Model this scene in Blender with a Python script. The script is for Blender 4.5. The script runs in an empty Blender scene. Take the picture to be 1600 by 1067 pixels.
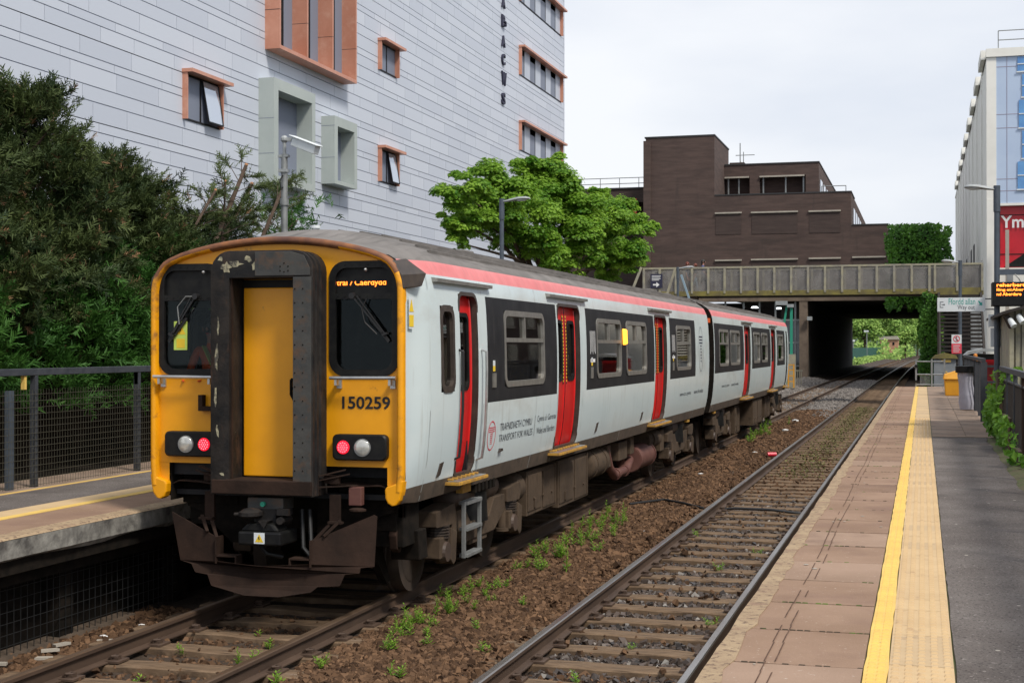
import bpy, bmesh, math, random
import numpy as np
from mathutils import Vector, Matrix
from mathutils.geometry import tessellate_polygon
random.seed(7); RNG = np.random.default_rng(7)
R = math.radians
S = bpy.context.scene
COL = S.collection

# ------------------------------------------------------------------ camera
cam_d = bpy.data.cameras.new('camera'); cam = bpy.data.objects.new('camera', cam_d); COL.objects.link(cam)
cam_d.sensor_width = 36; cam_d.lens = 2230 / 1600 * 36; cam_d.clip_end = 6000; cam_d.clip_start = 0.1
cam.location = (0, 0, 2.55)
cam.rotation_euler = (R(90) + math.atan(8.5 / 2230), 0, R(16.06))
S.camera = cam
# ------------------------------------------------------------------ world
W = bpy.data.worlds.new('World'); S.world = W; W.use_nodes = True
nt = W.node_tree; nt.nodes.clear()
SUN_EL, SUN_AZ = R(52), R(125)       # azimuth measured clockwise from +Y
o_ = nt.nodes.new('ShaderNodeOutputWorld'); bg = nt.nodes.new('ShaderNodeBackground')
sky = nt.nodes.new('ShaderNodeTexSky'); sky.sky_type = 'NISHITA'; sky.sun_disc = False
sky.sun_elevation = SUN_EL; sky.sun_rotation = SUN_AZ; sky.dust_density = 2.0
tc = nt.nodes.new('ShaderNodeTexCoord'); mp = nt.nodes.new('ShaderNodeMapping'); mp.inputs['Scale'].default_value = (1, 1, 3.2)
nz = nt.nodes.new('ShaderNodeTexNoise'); nz.inputs['Scale'].default_value = 1.9; nz.inputs['Detail'].default_value = 6; nz.inputs['Roughness'].default_value = .5
cr = nt.nodes.new('ShaderNodeValToRGB'); cr.color_ramp.elements[0].position = .33; cr.color_ramp.elements[1].position = .66
cr.color_ramp.elements[0].color = (5.7, 6.25, 7.3, 1); cr.color_ramp.elements[1].color = (8.5, 8.65, 8.95, 1)
mx = nt.nodes.new('ShaderNodeMixRGB'); mx.inputs[0].default_value = .9
nt.links.new(tc.outputs['Generated'], mp.inputs[0]); nt.links.new(mp.outputs[0], nz.inputs['Vector']); nt.links.new(nz.outputs[0], cr.inputs[0])
nt.links.new(sky.outputs[0], mx.inputs[1]); nt.links.new(cr.outputs[0], mx.inputs[2]); nt.links.new(mx.outputs[0], bg.inputs[0])
bg.inputs[1].default_value = .1; nt.links.new(bg.outputs[0], o_.inputs[0])
# ------------------------------------------------------------------ sun
sl = bpy.data.lights.new('sun', 'SUN'); sl.energy = 2.9; sl.angle = R(11); sl.color = (1, .935, .83)
so = bpy.data.objects.new('sun', sl); COL.objects.link(so)
sd = Vector((math.sin(SUN_AZ) * math.cos(SUN_EL), math.cos(SUN_AZ) * math.cos(SUN_EL), math.sin(SUN_EL)))
so.rotation_euler = sd.to_track_quat('Z', 'Y').to_euler()
S.view_settings.view_transform = 'Standard'; S.view_settings.look = 'None'; S.view_settings.exposure = 0.25; S.view_settings.gamma = 1

# ------------------------------------------------------------------ materials
def M(name, c1, c2=None, scale=6, rough=.6, metal=0., bump=0., bscale=None, dirt=None, stretch=(1, 1, 1), attr=False, spec=.5, lo=.35, hi=.65, trans=0., streak=None):
    m = bpy.data.materials.new(name); m.use_nodes = True; n = m.node_tree; N = n.nodes; L = n.links
    b = N['Principled BSDF']; b.inputs['Roughness'].default_value = rough; b.inputs['Metallic'].default_value = metal
    b.inputs['Specular IOR Level'].default_value = spec
    tcn = N.new('ShaderNodeTexCoord'); mpn = N.new('ShaderNodeMapping'); mpn.inputs['Scale'].default_value = stretch
    L.new(tcn.outputs['Object'], mpn.inputs[0])
    def noise(s, det=5, vec=None, r=.6):
        q = N.new('ShaderNodeTexNoise'); q.inputs['Scale'].default_value = s; q.inputs['Detail'].default_value = det; q.inputs['Roughness'].default_value = r
        L.new(vec or mpn.outputs[0], q.inputs['Vector']); return q
    def ramp(src, lo_, hi_):
        q = N.new('ShaderNodeMapRange'); q.inputs[1].default_value = lo_; q.inputs[2].default_value = hi_; L.new(src, q.inputs[0]); return q.outputs[0]
    c = (*c1, 1); out = None
    if c2 is not None:
        x = N.new('ShaderNodeMixRGB'); x.inputs[1].default_value = c; x.inputs[2].default_value = (*c2, 1)
        if attr:
            a = N.new('ShaderNodeAttribute'); a.attribute_name = 'rnd'; L.new(a.outputs['Fac'], x.inputs[0])
        else:
            L.new(ramp(noise(scale).outputs[0], lo, hi), x.inputs[0])
        out = x.outputs[0]
    for dd in ([dirt] if isinstance(dirt, tuple) else (dirt or [])):
        dc, ds, dl, dh = dd[:4]; dst = dd[4] if len(dd) > 4 else None
        vec = None
        if dst:
            m2 = N.new('ShaderNodeMapping'); m2.inputs['Scale'].default_value = dst; L.new(tcn.outputs['Object'], m2.inputs[0]); vec = m2.outputs[0]
        x = N.new('ShaderNodeMixRGB'); x.inputs[2].default_value = (*dc, 1)
        if out: L.new(out, x.inputs[1])
        else: x.inputs[1].default_value = c
        L.new(ramp(noise(ds, 7, vec, .65).outputs[0], dl, dh), x.inputs[0]); out = x.outputs[0]
    if out: L.new(out, b.inputs['Base Color'])
    else: b.inputs['Base Color'].default_value = c
    if bump:
        bn = N.new('ShaderNodeBump'); bn.inputs['Strength'].default_value = bump; bn.inputs['Distance'].default_value = .02
        L.new(noise(bscale or scale * 4, 6).outputs[0], bn.inputs['Height']); L.new(bn.outputs[0], b.inputs['Normal'])
    if trans:
        t = N.new('ShaderNodeBsdfTranslucent'); ms = N.new('ShaderNodeMixShader'); ms.inputs[0].default_value = trans
        if out: L.new(out, t.inputs[0])
        else: t.inputs[0].default_value = c
        L.new(b.outputs[0], ms.inputs[1]); L.new(t.outputs[0], ms.inputs[2]); L.new(ms.outputs[0], N['Material Output'].inputs[0])
    return m
def Mglass(name, tint, rough=.02, refl=(.5, .5, .5), alpha=1.):
    m = bpy.data.materials.new(name); m.use_nodes = True; n = m.node_tree; N = n.nodes; L = n.links
    N.remove(N['Principled BSDF'])
    t = N.new('ShaderNodeBsdfTransparent'); t.inputs[0].default_value = (*tint, 1)
    g = N.new('ShaderNodeBsdfGlossy'); g.inputs['Roughness'].default_value = rough; g.inputs[0].default_value = (*refl, 1)
    f = N.new('ShaderNodeFresnel'); f.inputs[0].default_value = alpha if alpha > 1 else 1.55
    ms = N.new('ShaderNodeMixShader'); L.new(f.outputs[0], ms.inputs[0]); L.new(t.outputs[0], ms.inputs[1]); L.new(g.outputs[0], ms.inputs[2])
    L.new(ms.outputs[0], N['Material Output'].inputs[0]); return m
def Memit(name, c, s):
    m = bpy.data.materials.new(name); m.use_nodes = True; b = m.node_tree.nodes['Principled BSDF']
    b.inputs['Base Color'].default_value = (*c, 1); b.inputs['Emission Color'].default_value = (*c, 1); b.inputs['Emission Strength'].default_value = s
    return m
K = {}
K['yellow'] = M('yellow_paint', (.82, .35, .002), (.75, .315, .002), 3, .38, dirt=[((.16, .08, .02), 9, .66, .82), ((.03, .02, .01), 60, .69, .74)], spec=.5)
K['yellow_grimy'] = M('yellow_rim_paint', (.84, .36, .003), (.72, .30, .004), 4, .4, dirt=((.17, .075, .03), 5, .54, .72))
K['rim_top'] = M('grimy_rim_top', (.10, .040, .026), (.26, .10, .035), 4, .65)
K['white'] = M('train_white_paint', (.64, .72, .73), (.58, .67, .69), 1.2, .22, bump=.06, bscale=1.6, dirt=[((.33, .31, .27), 2.4, .58, .95, (1, 5, .3)), ((.42, .40, .36), .9, .5, .9), ((.22, .19, .15), 16, .72, .85)], stretch=(1, .4, 1))
K['seam'] = M('panel_seam', (.30, .32, .31), (.42, .45, .45), 3)
K['pink'] = M('pink_stripe_paint', (.72, .20, .20), (.62, .15, .15), 4, .45, dirt=((.45, .2, .18), 7, .5, .9, (1, 4, .4)))
K['roof'] = M('sooty_roof', (.125, .115, .107), (.19, .175, .165), 2, .75, dirt=((.04, .035, .03), 3, .5, .8, (4, .3, 1)), bump=.15)
K['solebar'] = M('brown_grime', (.07, .052, .038), (.11, .08, .058), 5, .7, dirt=((.03, .025, .02), 8, .5, .8))
K['band'] = M('charcoal_panel', (.013, .013, .015), (.024, .024, .026), 3, .55, spec=.18, dirt=((.08, .072, .065), 5, .56, .9, (1, 5, .4)))
K['red'] = M('red_door_paint', (.62, .012, .012), (.52, .012, .012), 4, .33, dirt=((.10, .02, .015), 5, .64, .9))
K['black'] = M('black_rubber', (.005, .005, .006), (.012, .012, .011), 12, .5, spec=.25)
K['dark'] = M('dark_soot_and_shade', (.008, .007, .006), (.018, .014, .011), 9, .9, spec=.1)  # near-black for sooty parts; also stands in for shade under platform and hedge
K['seal'] = M('bronze_seal', (.035, .026, .022), (.06, .045, .035), 8, .5)
K['alu'] = M('aluminium_frame', (.36, .35, .32), (.26, .25, .23), 8, .38, metal=.6)
K['chrome'] = M('grab_rail_steel', (.55, .55, .54), (.42, .42, .42), 9, .3, metal=.8)
K['gang'] = M('weathered_gangway', (.010, .010, .011), (.030, .025, .022), 5, .6, spec=.2, dirt=[((.085, .045, .028), 6, .55, .75, (1, 1, .35)), ((.33, .31, .22), 4.2, .69, .72)], bump=.3)
K['gangplate'] = M('gangway_plate', (.036, .038, .038), (.065, .063, .058), 4, .55, dirt=((.09, .055, .035), 7, .5, .7), bump=.2, metal=.2)
K['wornpaint'] = M('worn_cream_paint', (.36, .33, .22), (.06, .055, .045), 14, .7, lo=.42, hi=.58)
K['rust'] = M('rusty_plate', (.019, .011, .008), (.036, .020, .014), 3, .85, spec=.2, dirt=((.13, .06, .03), 20, .68, .8), bump=.3)
K['grime'] = M('underframe_dust', (.060, .042, .029), (.100, .070, .047), 3, .9, spec=.2, dirt=((.035, .026, .02), 6, .5, .75), bump=.3)
K['darkwheel'] = M('sooty_wheel', (.030, .022, .017), (.055, .038, .028), 5, .8)
K['tank'] = M('brown_tank', (.055, .038, .030), (.09, .06, .045), 3, .55)
K['exhaust'] = M('rust_red_pipe', (.10, .035, .028), (.14, .06, .045), 5, .7)
K['glass'] = Mglass('carriage_glass', (.42, .40, .35), .02, (1, .97, .92), 1.75)
K['cabglass'] = Mglass('cab_glass', (.78, .80, .80), .03, (.22, .25, .25))
K['darkglass'] = M('dark_window_glass', (.012, .016, .022), None, rough=.04, spec=.9)
K['skyglass'] = M('painted_reflection_glass', (.16, .22, .24), (.03, .05, .06), 1.1, .05, spec=1., metal=.35, stretch=(1, 1.6, .35))  # reflections and curtains are put into the mottled base colour
K['seat'] = M('seat_moquette', (.05, .06, .13), (.12, .10, .10), 20, .9)
K['interior'] = M('carriage_lining', (.20, .18, .15), (.15, .13, .11), 3, .6)
K['step'] = M('yellow_step_edge', (.50, .27, .03), (.30, .16, .04), 9, .7)
K['redlamp'] = Memit('red_tail_lamp', (.85, .008, .03), .8)
K['redled'] = Memit('red_led_dots', (1, .16, .2), 2)
K['lens'] = M('headlamp_lens', (.62, .62, .58), (.4, .4, .38), 20, .12, spec=1., metal=.3)
K['led'] = Memit('orange_led_text', (1, .20, .02), 3.2)
K['amber'] = Memit('amber_door_light', (1, .42, .03), 2.2)
K['blacktxt'] = M('black_lettering', (.01, .01, .012))
K['greytxt'] = M('grey_lettering', (.05, .055, .07))
K['redtxt'] = M('red_emblem', (.6, .03, .05))
K['whitetxt'] = M('white_lettering', (.75, .75, .75))
K['warn'] = M('warning_yellow', (.75, .52, .03))
K['lime'] = M('hi_vis_lime', (.5, .65, .12)); K['orange'] = M('hi_vis_orange', (.75, .12, .02))
K['hose'] = M('hose_black', (.012, .012, .013), rough=.5)
K['steel'] = M('galvanised_steel', (.30, .31, .31), (.22, .23, .23), 8, .5, metal=.5)
K['postblue'] = M('blue_grey_post_paint', (.075, .095, .125), (.055, .07, .09), 6, .5)
K['lampgrey'] = M('lamp_head_grey', (.34, .36, .37), (.25, .27, .28), 6, .5)
K['fence'] = M('dark_fence_paint', (.03, .035, .045), (.05, .055, .065), 8, .6)
K['copper'] = M('copper_sheet', (.60, .29, .20), (.50, .21, .135), 1.1, .45, metal=.2, dirt=((.68, .40, .30), 2.2, .5, .8))
K['clad'] = M('zinc_cladding', (.475, .515, .60), (.555, .595, .675), 1, .5, metal=.0, attr=True)
K['joint'] = M('cladding_joint', (.19, .215, .28))
K['pale'] = M('pale_green_metal', (.43, .475, .455), (.385, .43, .415), 1, .5, metal=.1)
K['brick'] = M('dark_brown_brick', (.062, .040, .035), (.095, .062, .053), 1.1, .9, dirt=[((.04, .028, .025), .35, .5, .8), ((.11, .08, .07), 6, .55, .8, (.5, .5, 9)), ((.038, .030, .028), 1.3, .58, .85, (1.2, 1.2, .12)), ((.15, .11, .05), .9, .74, .84, (1, 1, .5))], stretch=(.6, .6, 4))
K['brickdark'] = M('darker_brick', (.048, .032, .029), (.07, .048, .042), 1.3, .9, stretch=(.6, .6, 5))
K['concrete'] = M('brown_concrete', (.13, .095, .07), (.18, .135, .10), 1.2, .85, dirt=((.07, .05, .04), 2, .5, .8))
K['tunnel'] = M('sooty_tunnel_wall', (.035, .028, .024), (.055, .045, .038), .8, .95)
K['strip'] = M('pale_lintel', (.42, .38, .32), (.34, .31, .27), 2, .7)
K['lichen'] = M('lichened_concrete', (.27, .255, .22), (.36, .335, .23), 3, .9, dirt=((.16, .15, .135), 4, .5, .75))
K['lichen2'] = M('mossy_fascia', (.12, .10, .05), (.22, .19, .05), 3, .9)
K['screen'] = Mglass('grimy_parapet_glass', (.74, .73, .72), .3)
def add_haze_to(m):      # grimy pane: part diffuse
    n = m.node_tree; N = n.nodes; L = n.links
    d = N.new('ShaderNodeBsdfDiffuse'); d.inputs[0].default_value = (.42, .40, .38, 1)
    q = N.new('ShaderNodeTexNoise'); q.inputs['Scale'].default_value = 1.7; q.inputs['Detail'].default_value = 5
    t = N.new('ShaderNodeTexCoord'); L.new(t.outputs['Object'], q.inputs[0])
    r = N.new('ShaderNodeMapRange'); r.inputs[1].default_value = .3; r.inputs[2].default_value = .7; r.inputs[3].default_value = .18; r.inputs[4].default_value = .42
    L.new(q.outputs[0], r.inputs[0])
    ms = N.new('ShaderNodeMixShader'); L.new(r.outputs[0], ms.inputs[0])
    old = N['Material Output'].inputs[0].links[0].from_socket
    L.new(old, ms.inputs[1]); L.new(d.outputs[0], ms.inputs[2]); L.new(ms.outputs[0], N['Material Output'].inputs[0])
add_haze_to(K['screen'])
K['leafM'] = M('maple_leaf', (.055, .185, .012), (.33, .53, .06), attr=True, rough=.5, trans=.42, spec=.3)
K['leafC'] = M('conifer_foliage', (.016, .034, .010), (.085, .115, .034), attr=True, rough=.65, trans=.12, spec=.25)
K['leafB'] = M('fresh_conifer_foliage', (.022, .075, .012), (.07, .18, .03), attr=True, rough=.6, trans=.15, spec=.25)
K['leafI'] = M('ivy_leaf', (.03, .11, .010), (.12, .29, .025), attr=True, rough=.5, trans=.2, spec=.35)
K['leafP'] = M('climber_leaf', (.05, .17, .012), (.20, .38, .03), attr=True, rough=.5, trans=.3, spec=.35)
K['leafF'] = M('far_leaf', (.09, .22, .04), (.40, .56, .15), attr=True, rough=.6, trans=.25, spec=.2)
K['weed'] = M('weed_leaf', (.09, .22, .02), (.26, .42, .05), attr=True, rough=.5, trans=.3, spec=.3)
K['dead'] = M('dead_twigs', (.16, .085, .04), (.28, .16, .08), attr=True, rough=.9)
K['bark'] = M('bark', (.05, .032, .022), (.09, .06, .04), 12, .9, bump=.5)
K['cutwood'] = M('cut_wood', (.45, .22, .10), (.35, .18, .09), 20, .8)
K['ballast'] = M('brown_ballast', (.034, .018, .010), (.205, .118, .066), attr=True, rough=.9, spec=.2)
K['ballastdark'] = M('oily_ballast', (.016, .012, .010), (.12, .085, .065), attr=True, rough=.42, spec=.45)
K['ballastgrey'] = M('clean_grey_ballast', (.10, .088, .08), (.26, .235, .215), attr=True, rough=.9)
K['bed'] = M('ballast_fines', (.026, .016, .010), (.055, .034, .020), 18, .95, bump=.9, bscale=30, dirt=((.095, .065, .045), 3, .55, .75))
K['sleeper'] = M('weathered_sleeper', (.13, .085, .052), (.225, .155, .10), 3, .85, spec=.2, bump=.5, bscale=14, stretch=(1, 8, 1), dirt=[((.05, .034, .024), 2.2, .48, .68), ((.26, .23, .21), 1.4, .63, .8)])
K['railside'] = M('rusty_rail_side', (.045, .026, .017), (.085, .052, .034), 5, .75, stretch=(1, .2, 1))
K['railtop'] = M('polished_rail_head', (.36, .34, .32), (.24, .20, .17), 3, .28, metal=.85, stretch=(1, .15, 1))
K['railrust'] = M('dull_rail_head', (.17, .115, .075), (.11, .07, .045), 4, .45, metal=.5, stretch=(1, .2, 1))
K['slab'] = M('red_brown_paving', (.235, .152, .104), (.30, .20, .142), 1.1, .9, spec=.2, bump=.3, bscale=60, dirt=[((.50, .42, .36), 38, .64, .70), ((.20, .125, .095), 1.3, .5, .8)])
K['slab2'] = M('red_brown_paving_darker', (.205, .130, .088), (.265, .174, .122), 1.4, .9, spec=.2, bump=.3, bscale=60, dirt=[((.50, .42, .36), 38, .62, .68), ((.16, .10, .075), 1.1, .45, .75)])
K['slab3'] = M('red_brown_paving_paler', (.262, .178, .128), (.33, .228, .168), .9, .9, spec=.2, bump=.3, bscale=60, dirt=[((.50, .42, .36), 34, .63, .7), ((.19, .125, .095), 1.7, .55, .8)])
K['tactile2'] = M('buff_tactile_worn', (.50, .365, .215), (.43, .31, .18), 1.7, .85, dirt=((.24, .16, .10), 4, .58, .75), bump=.15, bscale=80)
K['brownslab2'] = M('brown_flags_darker', (.22, .165, .13), (.275, .21, .165), 2, .9, spec=.2, dirt=((.15, .11, .085), 3, .5, .75))
K['coping'] = M('sandy_coping', (.37, .27, .165), (.28, .195, .12), 5, .9, bump=.5, bscale=40, dirt=[((.14, .09, .06), 22, .54, .62), ((.22, .13, .09), 5, .55, .75)])
K['copface'] = M('flaking_white_edge', (.32, .31, .28), (.08, .075, .07), 4, .95, bump=.5, dirt=((.14, .05, .03), 3, .66, .74))
K['tactile'] = M('buff_tactile_paving', (.56, .405, .225), (.49, .345, .19), 2.2, .8, dirt=((.28, .17, .10), 6, .6, .8), bump=.15, bscale=80)
K['yline'] = M('yellow_platform_line', (.72, .49, .12), (.64, .42, .11), 5, .7, dirt=((.40, .25, .10), 12, .62, .75))
K['asphalt'] = M('platform_asphalt', (.125, .108, .100), (.175, .155, .145), 1.4, .95, spec=.15, bump=.8, bscale=45, dirt=[((.34, .31, .29), 42, .60, .68), ((.045, .040, .038), 60, .56, .62), ((.075, .068, .066), 1.2, .55, .8)])
K['brownslab'] = M('brown_flags', (.26, .19, .145), (.32, .24, .185), 2, .9, spec=.2, dirt=((.17, .12, .09), 3, .5, .75))
K['mossjoint'] = M('joint_moss', (.05, .035, .022), (.11, .17, .03), 3, .95, lo=.5, hi=.6)
K['bitumen'] = M('thin_bitumen', (.075, .045, .035), (.13, .08, .06), 9, .9, spec=.1)
K['earth'] = M('mossy_verge', (.13, .10, .06), (.08, .11, .03), 8, .95, bump=.6)
K['ground'] = M('rough_ground', (.07, .06, .045), (.06, .085, .03), .5, .95)
K['brickwhite'] = M('white_render', (.80, .79, .74), (.74, .73, .68), 1, .7)
K['bluepanel'] = M('pale_blue_panel', (.46, .56, .72), (.42, .52, .69), .6, .4)
K['blueglass'] = M('bright_blue_glazing', (.06, .20, .48), (.10, .30, .60), 1, .08, spec=.9)
K['redpanel'] = M('red_shopfront', (.55, .012, .025), (.45, .01, .02), 1, .35)
K['mauve'] = M('lilac_edge', (.30, .27, .34))
K['signwhite'] = M('white_sign', (.66, .70, .72), (.60, .64, .66), 3, .5)
K['teal'] = M('teal_lettering', (.02, .32, .27)); K['navy'] = M('navy_sign', (.02, .02, .05)); K['signred'] = M('red_sign', (.70, .05, .09), (.62, .05, .08), 5)
K['grit'] = M('yellow_plastic', (.68, .32, .015), (.60, .27, .015), 3, .5)
K['bag'] = M('pale_bin_bag', (.52, .52, .60), (.44, .44, .52), 6, .35, trans=.25, bump=.3)
K['greenpole'] = M('green_painted_pole', (.02, .28, .18))
K['mesh'] = M('wire_mesh', (.012, .013, .014)); K['meshpale'] = M('weathered_wire', (.075, .07, .05))
K['darkwood'] = M('dark_stair_steel', (.018, .013, .012), (.03, .024, .02), 4, .8)
K['palisade'] = M('green_palisade', (.008, .085, .065)); K['hotbrick'] = M('orange_brick', (.42, .20, .12), (.50, .30, .20), 2, .8)
K['skin'] = M('skin', (.45, .24, .17)); K['hairA'] = M('auburn_hair', (.14, .03, .015)); K['hairB'] = M('dark_hair', (.015, .012, .010))
K['shirtA'] = M('slate_shirt', (.035, .05, .085)); K['shirtB'] = M('blue_shirt', (.04, .05, .15)); K['jeans'] = M('pale_jeans', (.24, .34, .42)); K['trousers'] = M('dark_trousers', (.03, .03, .032)); K['shoe'] = M('pale_shoe', (.4, .4, .38))
K['litter'] = M('white_litter', (.75, .75, .75)); K['canred'] = M('red_can', (.65, .03, .06), rough=.3)
K['interiorlamp'] = Memit('ceiling_lamp', (.9, .97, 1), 5)
K['grey'] = M('grey_metal_box', (.24, .26, .28), (.19, .21, .23), 3, .6)
K['rooftiles'] = M('roof_edge', (.03, .03, .032))
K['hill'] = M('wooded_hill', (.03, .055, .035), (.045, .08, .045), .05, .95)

# ------------------------------------------------------------------ object helpers
def tag(o, label=None, cat=None, group=None, kind=None):
    if label: o['label'] = label
    if cat: o['category'] = cat
    if group: o['group'] = group
    if kind: o['kind'] = kind
    return o
def thing(name, label, cat, loc=(0, 0, 0), group=None):
    o = bpy.data.objects.new(name, None); COL.objects.link(o); o.location = loc; o.empty_display_size = .2
    return tag(o, label, cat, group)
def org(p):
    v = Vector((0, 0, 0))
    while p is not None:
        v = v + Vector(p.location); p = p.parent
    return v
class MB:
    def __init__(s): s.v = []; s.f = []; s.m = []; s.k = 0
    def mat(s, k): s.k = k; return s
    def add(s, vs, fs):
        b = len(s.v); s.v += [tuple(v) for v in vs]; s.f += [[i + b for i in f] for f in fs]; s.m += [s.k] * len(fs); return s
    def box(s, x0, x1, y0, y1, z0, z1):
        return s.add([(x0, y0, z0), (x1, y0, z0), (x1, y1, z0), (x0, y1, z0), (x0, y0, z1), (x1, y0, z1), (x1, y1, z1), (x0, y1, z1)],
                     [(0, 3, 2, 1), (4, 5, 6, 7), (0, 1, 5, 4), (1, 2, 6, 5), (2, 3, 7, 6), (3, 0, 4, 7)])
    def hull8(s, p):
        return s.add(p, [(0, 3, 2, 1), (4, 5, 6, 7), (0, 1, 5, 4), (1, 2, 6, 5), (2, 3, 7, 6), (3, 0, 4, 7)])
    def cyl(s, a, b, r0, r1=None, n=14, caps=True):
        r1 = r0 if r1 is None else r1
        a = Vector(a); b = Vector(b); d = (b - a).normalized(); u = d.orthogonal().normalized(); w = d.cross(u)
        vs = []
        for p, r in ((a, r0), (b, r1)):
            for i in range(n):
                t = 2 * math.pi * i / n; vs.append(p + u * (r * math.cos(t)) + w * (r * math.sin(t)))
        fs = [(i, (i + 1) % n, n + (i + 1) % n, n + i) for i in range(n)]
        if caps: fs += [tuple(range(n - 1, -1, -1)), tuple(range(n, 2 * n))]
        return s.add(vs, fs)
    def tube(s, pts, r, n=8):
        pts = [Vector(p) for p in pts]; rs = r if isinstance(r, (list, tuple)) else [r] * len(pts)
        vs = []; u = None
        for i, p in enumerate(pts):
            d = (pts[min(i + 1, len(pts) - 1)] - pts[max(i - 1, 0)]).normalized()
            u = d.orthogonal().normalized() if u is None else (u - d * u.dot(d)).normalized()
            w = d.cross(u)
            for j in range(n):
                t = 2 * math.pi * j / n; vs.append(p + u * (rs[i] * math.cos(t)) + w * (rs[i] * math.sin(t)))
        fs = [(i * n + j, i * n + (j + 1) % n, (i + 1) * n + (j + 1) % n, (i + 1) * n + j) for i in range(len(pts) - 1) for j in range(n)]
        fs += [tuple(range(n - 1, -1, -1)), tuple(range((len(pts) - 1) * n, len(pts) * n))]
        return s.add(vs, fs)
    def bar(s, a, b, w, h):      # rectangular bar between two points
        a = Vector(a); b = Vector(b); d = (b - a).normalized(); up = Vector((0, 0, 1)) if abs(d.z) < .95 else Vector((0, 1, 0))
        u = d.cross(up).normalized() * w / 2; q = u.cross(d).normalized() * h / 2
        return s.add([a - u - q, a + u - q, a + u + q, a - u + q, b - u - q, b + u - q, b + u + q, b - u + q],
                     [(0, 1, 2, 3), (7, 6, 5, 4), (0, 4, 5, 1), (1, 5, 6, 2), (2, 6, 7, 3), (3, 7, 4, 0)])
    def prism(s, poly, axis, a, b):
        n = len(poly)
        def P(q, t): return {'x': (t, q[0], q[1]), 'y': (q[0], t, q[1]), 'z': (q[0], q[1], t)}[axis]
        tris = tessellate_polygon([[Vector((q[0], q[1], 0)) for q in poly]])
        vs = [P(q, a) for q in poly] + [P(q, b) for q in poly]
        fs = [tuple(t) for t in tris] + [tuple(i + n for i in t[::-1]) for t in tris] + [(i, (i + 1) % n, n + (i + 1) % n, n + i) for i in range(n)]
        return s.add(vs, fs)
    def strip(s, loops, closed=True):
        n = len(loops[0]); vs = [p for l in loops for p in l]
        fs = [(i * n + j, i * n + (j + 1) % n, (i + 1) * n + (j + 1) % n, (i + 1) * n + j) for i in range(len(loops) - 1) for j in range(n if closed else n - 1)]
        return s.add(vs, fs)
    def sph(s, c, r, n=10, sc=(1, 1, 1)):
        vs = [(c[0], c[1], c[2] + r * sc[2])]; h = n // 2
        for i in range(1, h):
            a = math.pi * i / h
            for j in range(n):
                t = 2 * math.pi * j / n
                vs.append((c[0] + r * sc[0] * math.sin(a) * math.cos(t), c[1] + r * sc[1] * math.sin(a) * math.sin(t), c[2] + r * sc[2] * math.cos(a)))
        vs.append((c[0], c[1], c[2] - r * sc[2])); e = len(vs) - 1
        fs = [(0, 1 + j, 1 + (j + 1) % n) for j in range(n)]
        fs += [(1 + i * n + j, 1 + (i + 1) * n + j, 1 + (i + 1) * n + (j + 1) % n, 1 + i * n + (j + 1) % n) for i in range(h - 2) for j in range(n)]
        fs += [(e, 1 + (h - 2) * n + (j + 1) % n, 1 + (h - 2) * n + j) for j in range(n)]
        return s.add(vs, fs)
    def build(s, name, mats, parent=None, smooth=False, bevel=0, sharp=35):
        mats = [mats] if not isinstance(mats, (list, tuple)) else mats
        mats = [K[m] if isinstance(m, str) else m for m in mats]
        o0 = org(parent); me = bpy.data.meshes.new(name)
        me.from_pydata([(v[0] - o0.x, v[1] - o0.y, v[2] - o0.z) for v in s.v], [], s.f)
        for m in mats: me.materials.append(m)
        me.polygons.foreach_set('material_index', s.m)
        bm = bmesh.new(); bm.from_mesh(me); bmesh.ops.recalc_face_normals(bm, faces=bm.faces); bm.to_mesh(me); bm.free()
        if smooth:
            me.polygons.foreach_set('use_smooth', [True] * len(me.polygons)); me.set_sharp_from_angle(angle=R(sharp))
        me.update()
        o = bpy.data.objects.new(name, me); COL.objects.link(o)
        if parent: o.parent = parent
        if bevel:
            b = o.modifiers.new('bevel', 'BEVEL'); b.width = bevel; b.segments = 2; b.limit_method = 'ANGLE'; b.angle_limit = R(40)
        return o
def npmesh(name, V, F, mat, parent=None, rnd=None, smooth=False):
    V = np.asarray(V, np.float32).copy(); F = np.asarray(F, np.int32)
    o0 = org(parent); V -= np.array(o0, np.float32)
    me = bpy.data.meshes.new(name); me.vertices.add(len(V)); me.vertices.foreach_set('co', V.ravel())
    k = F.shape[1]; me.loops.add(F.size); me.loops.foreach_set('vertex_index', F.ravel())
    me.polygons.add(len(F)); me.polygons.foreach_set('loop_start', np.arange(0, F.size, k, dtype=np.int32))
    me.update(calc_edges=True)
    if rnd is not None:
        a = me.attributes.new('rnd', 'FLOAT', 'POINT'); a.data.foreach_set('value', np.asarray(rnd, np.float32).ravel())
    me.materials.append(K[mat] if isinstance(mat, str) else mat)
    me.polygons.foreach_set('use_smooth', np.full(len(F), bool(smooth)))
    o = bpy.data.objects.new(name, me); COL.objects.link(o)
    if parent: o.parent = parent
    return o
def copy_tree(o, parent=None):
    c = o.copy(); COL.objects.link(c)
    if parent: c.parent = parent
    for ch in list(o.children): copy_tree(ch, c)
    return c
def rr(cx, cz, w, h, r, n=5):     # rounded rectangle outline
    out = []
    for (sx, sz, a0) in ((1, 1, 0), (-1, 1, 90), (-1, -1, 180), (1, -1, 270)):
        for i in range(n + 1):
            a = R(a0 + 90 * i / n); out.append((cx + sx * (w / 2 - r) + r * math.cos(a), cz + sz * (h / 2 - r) + r * math.sin(a)))
    return out
_txt = {}
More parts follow.
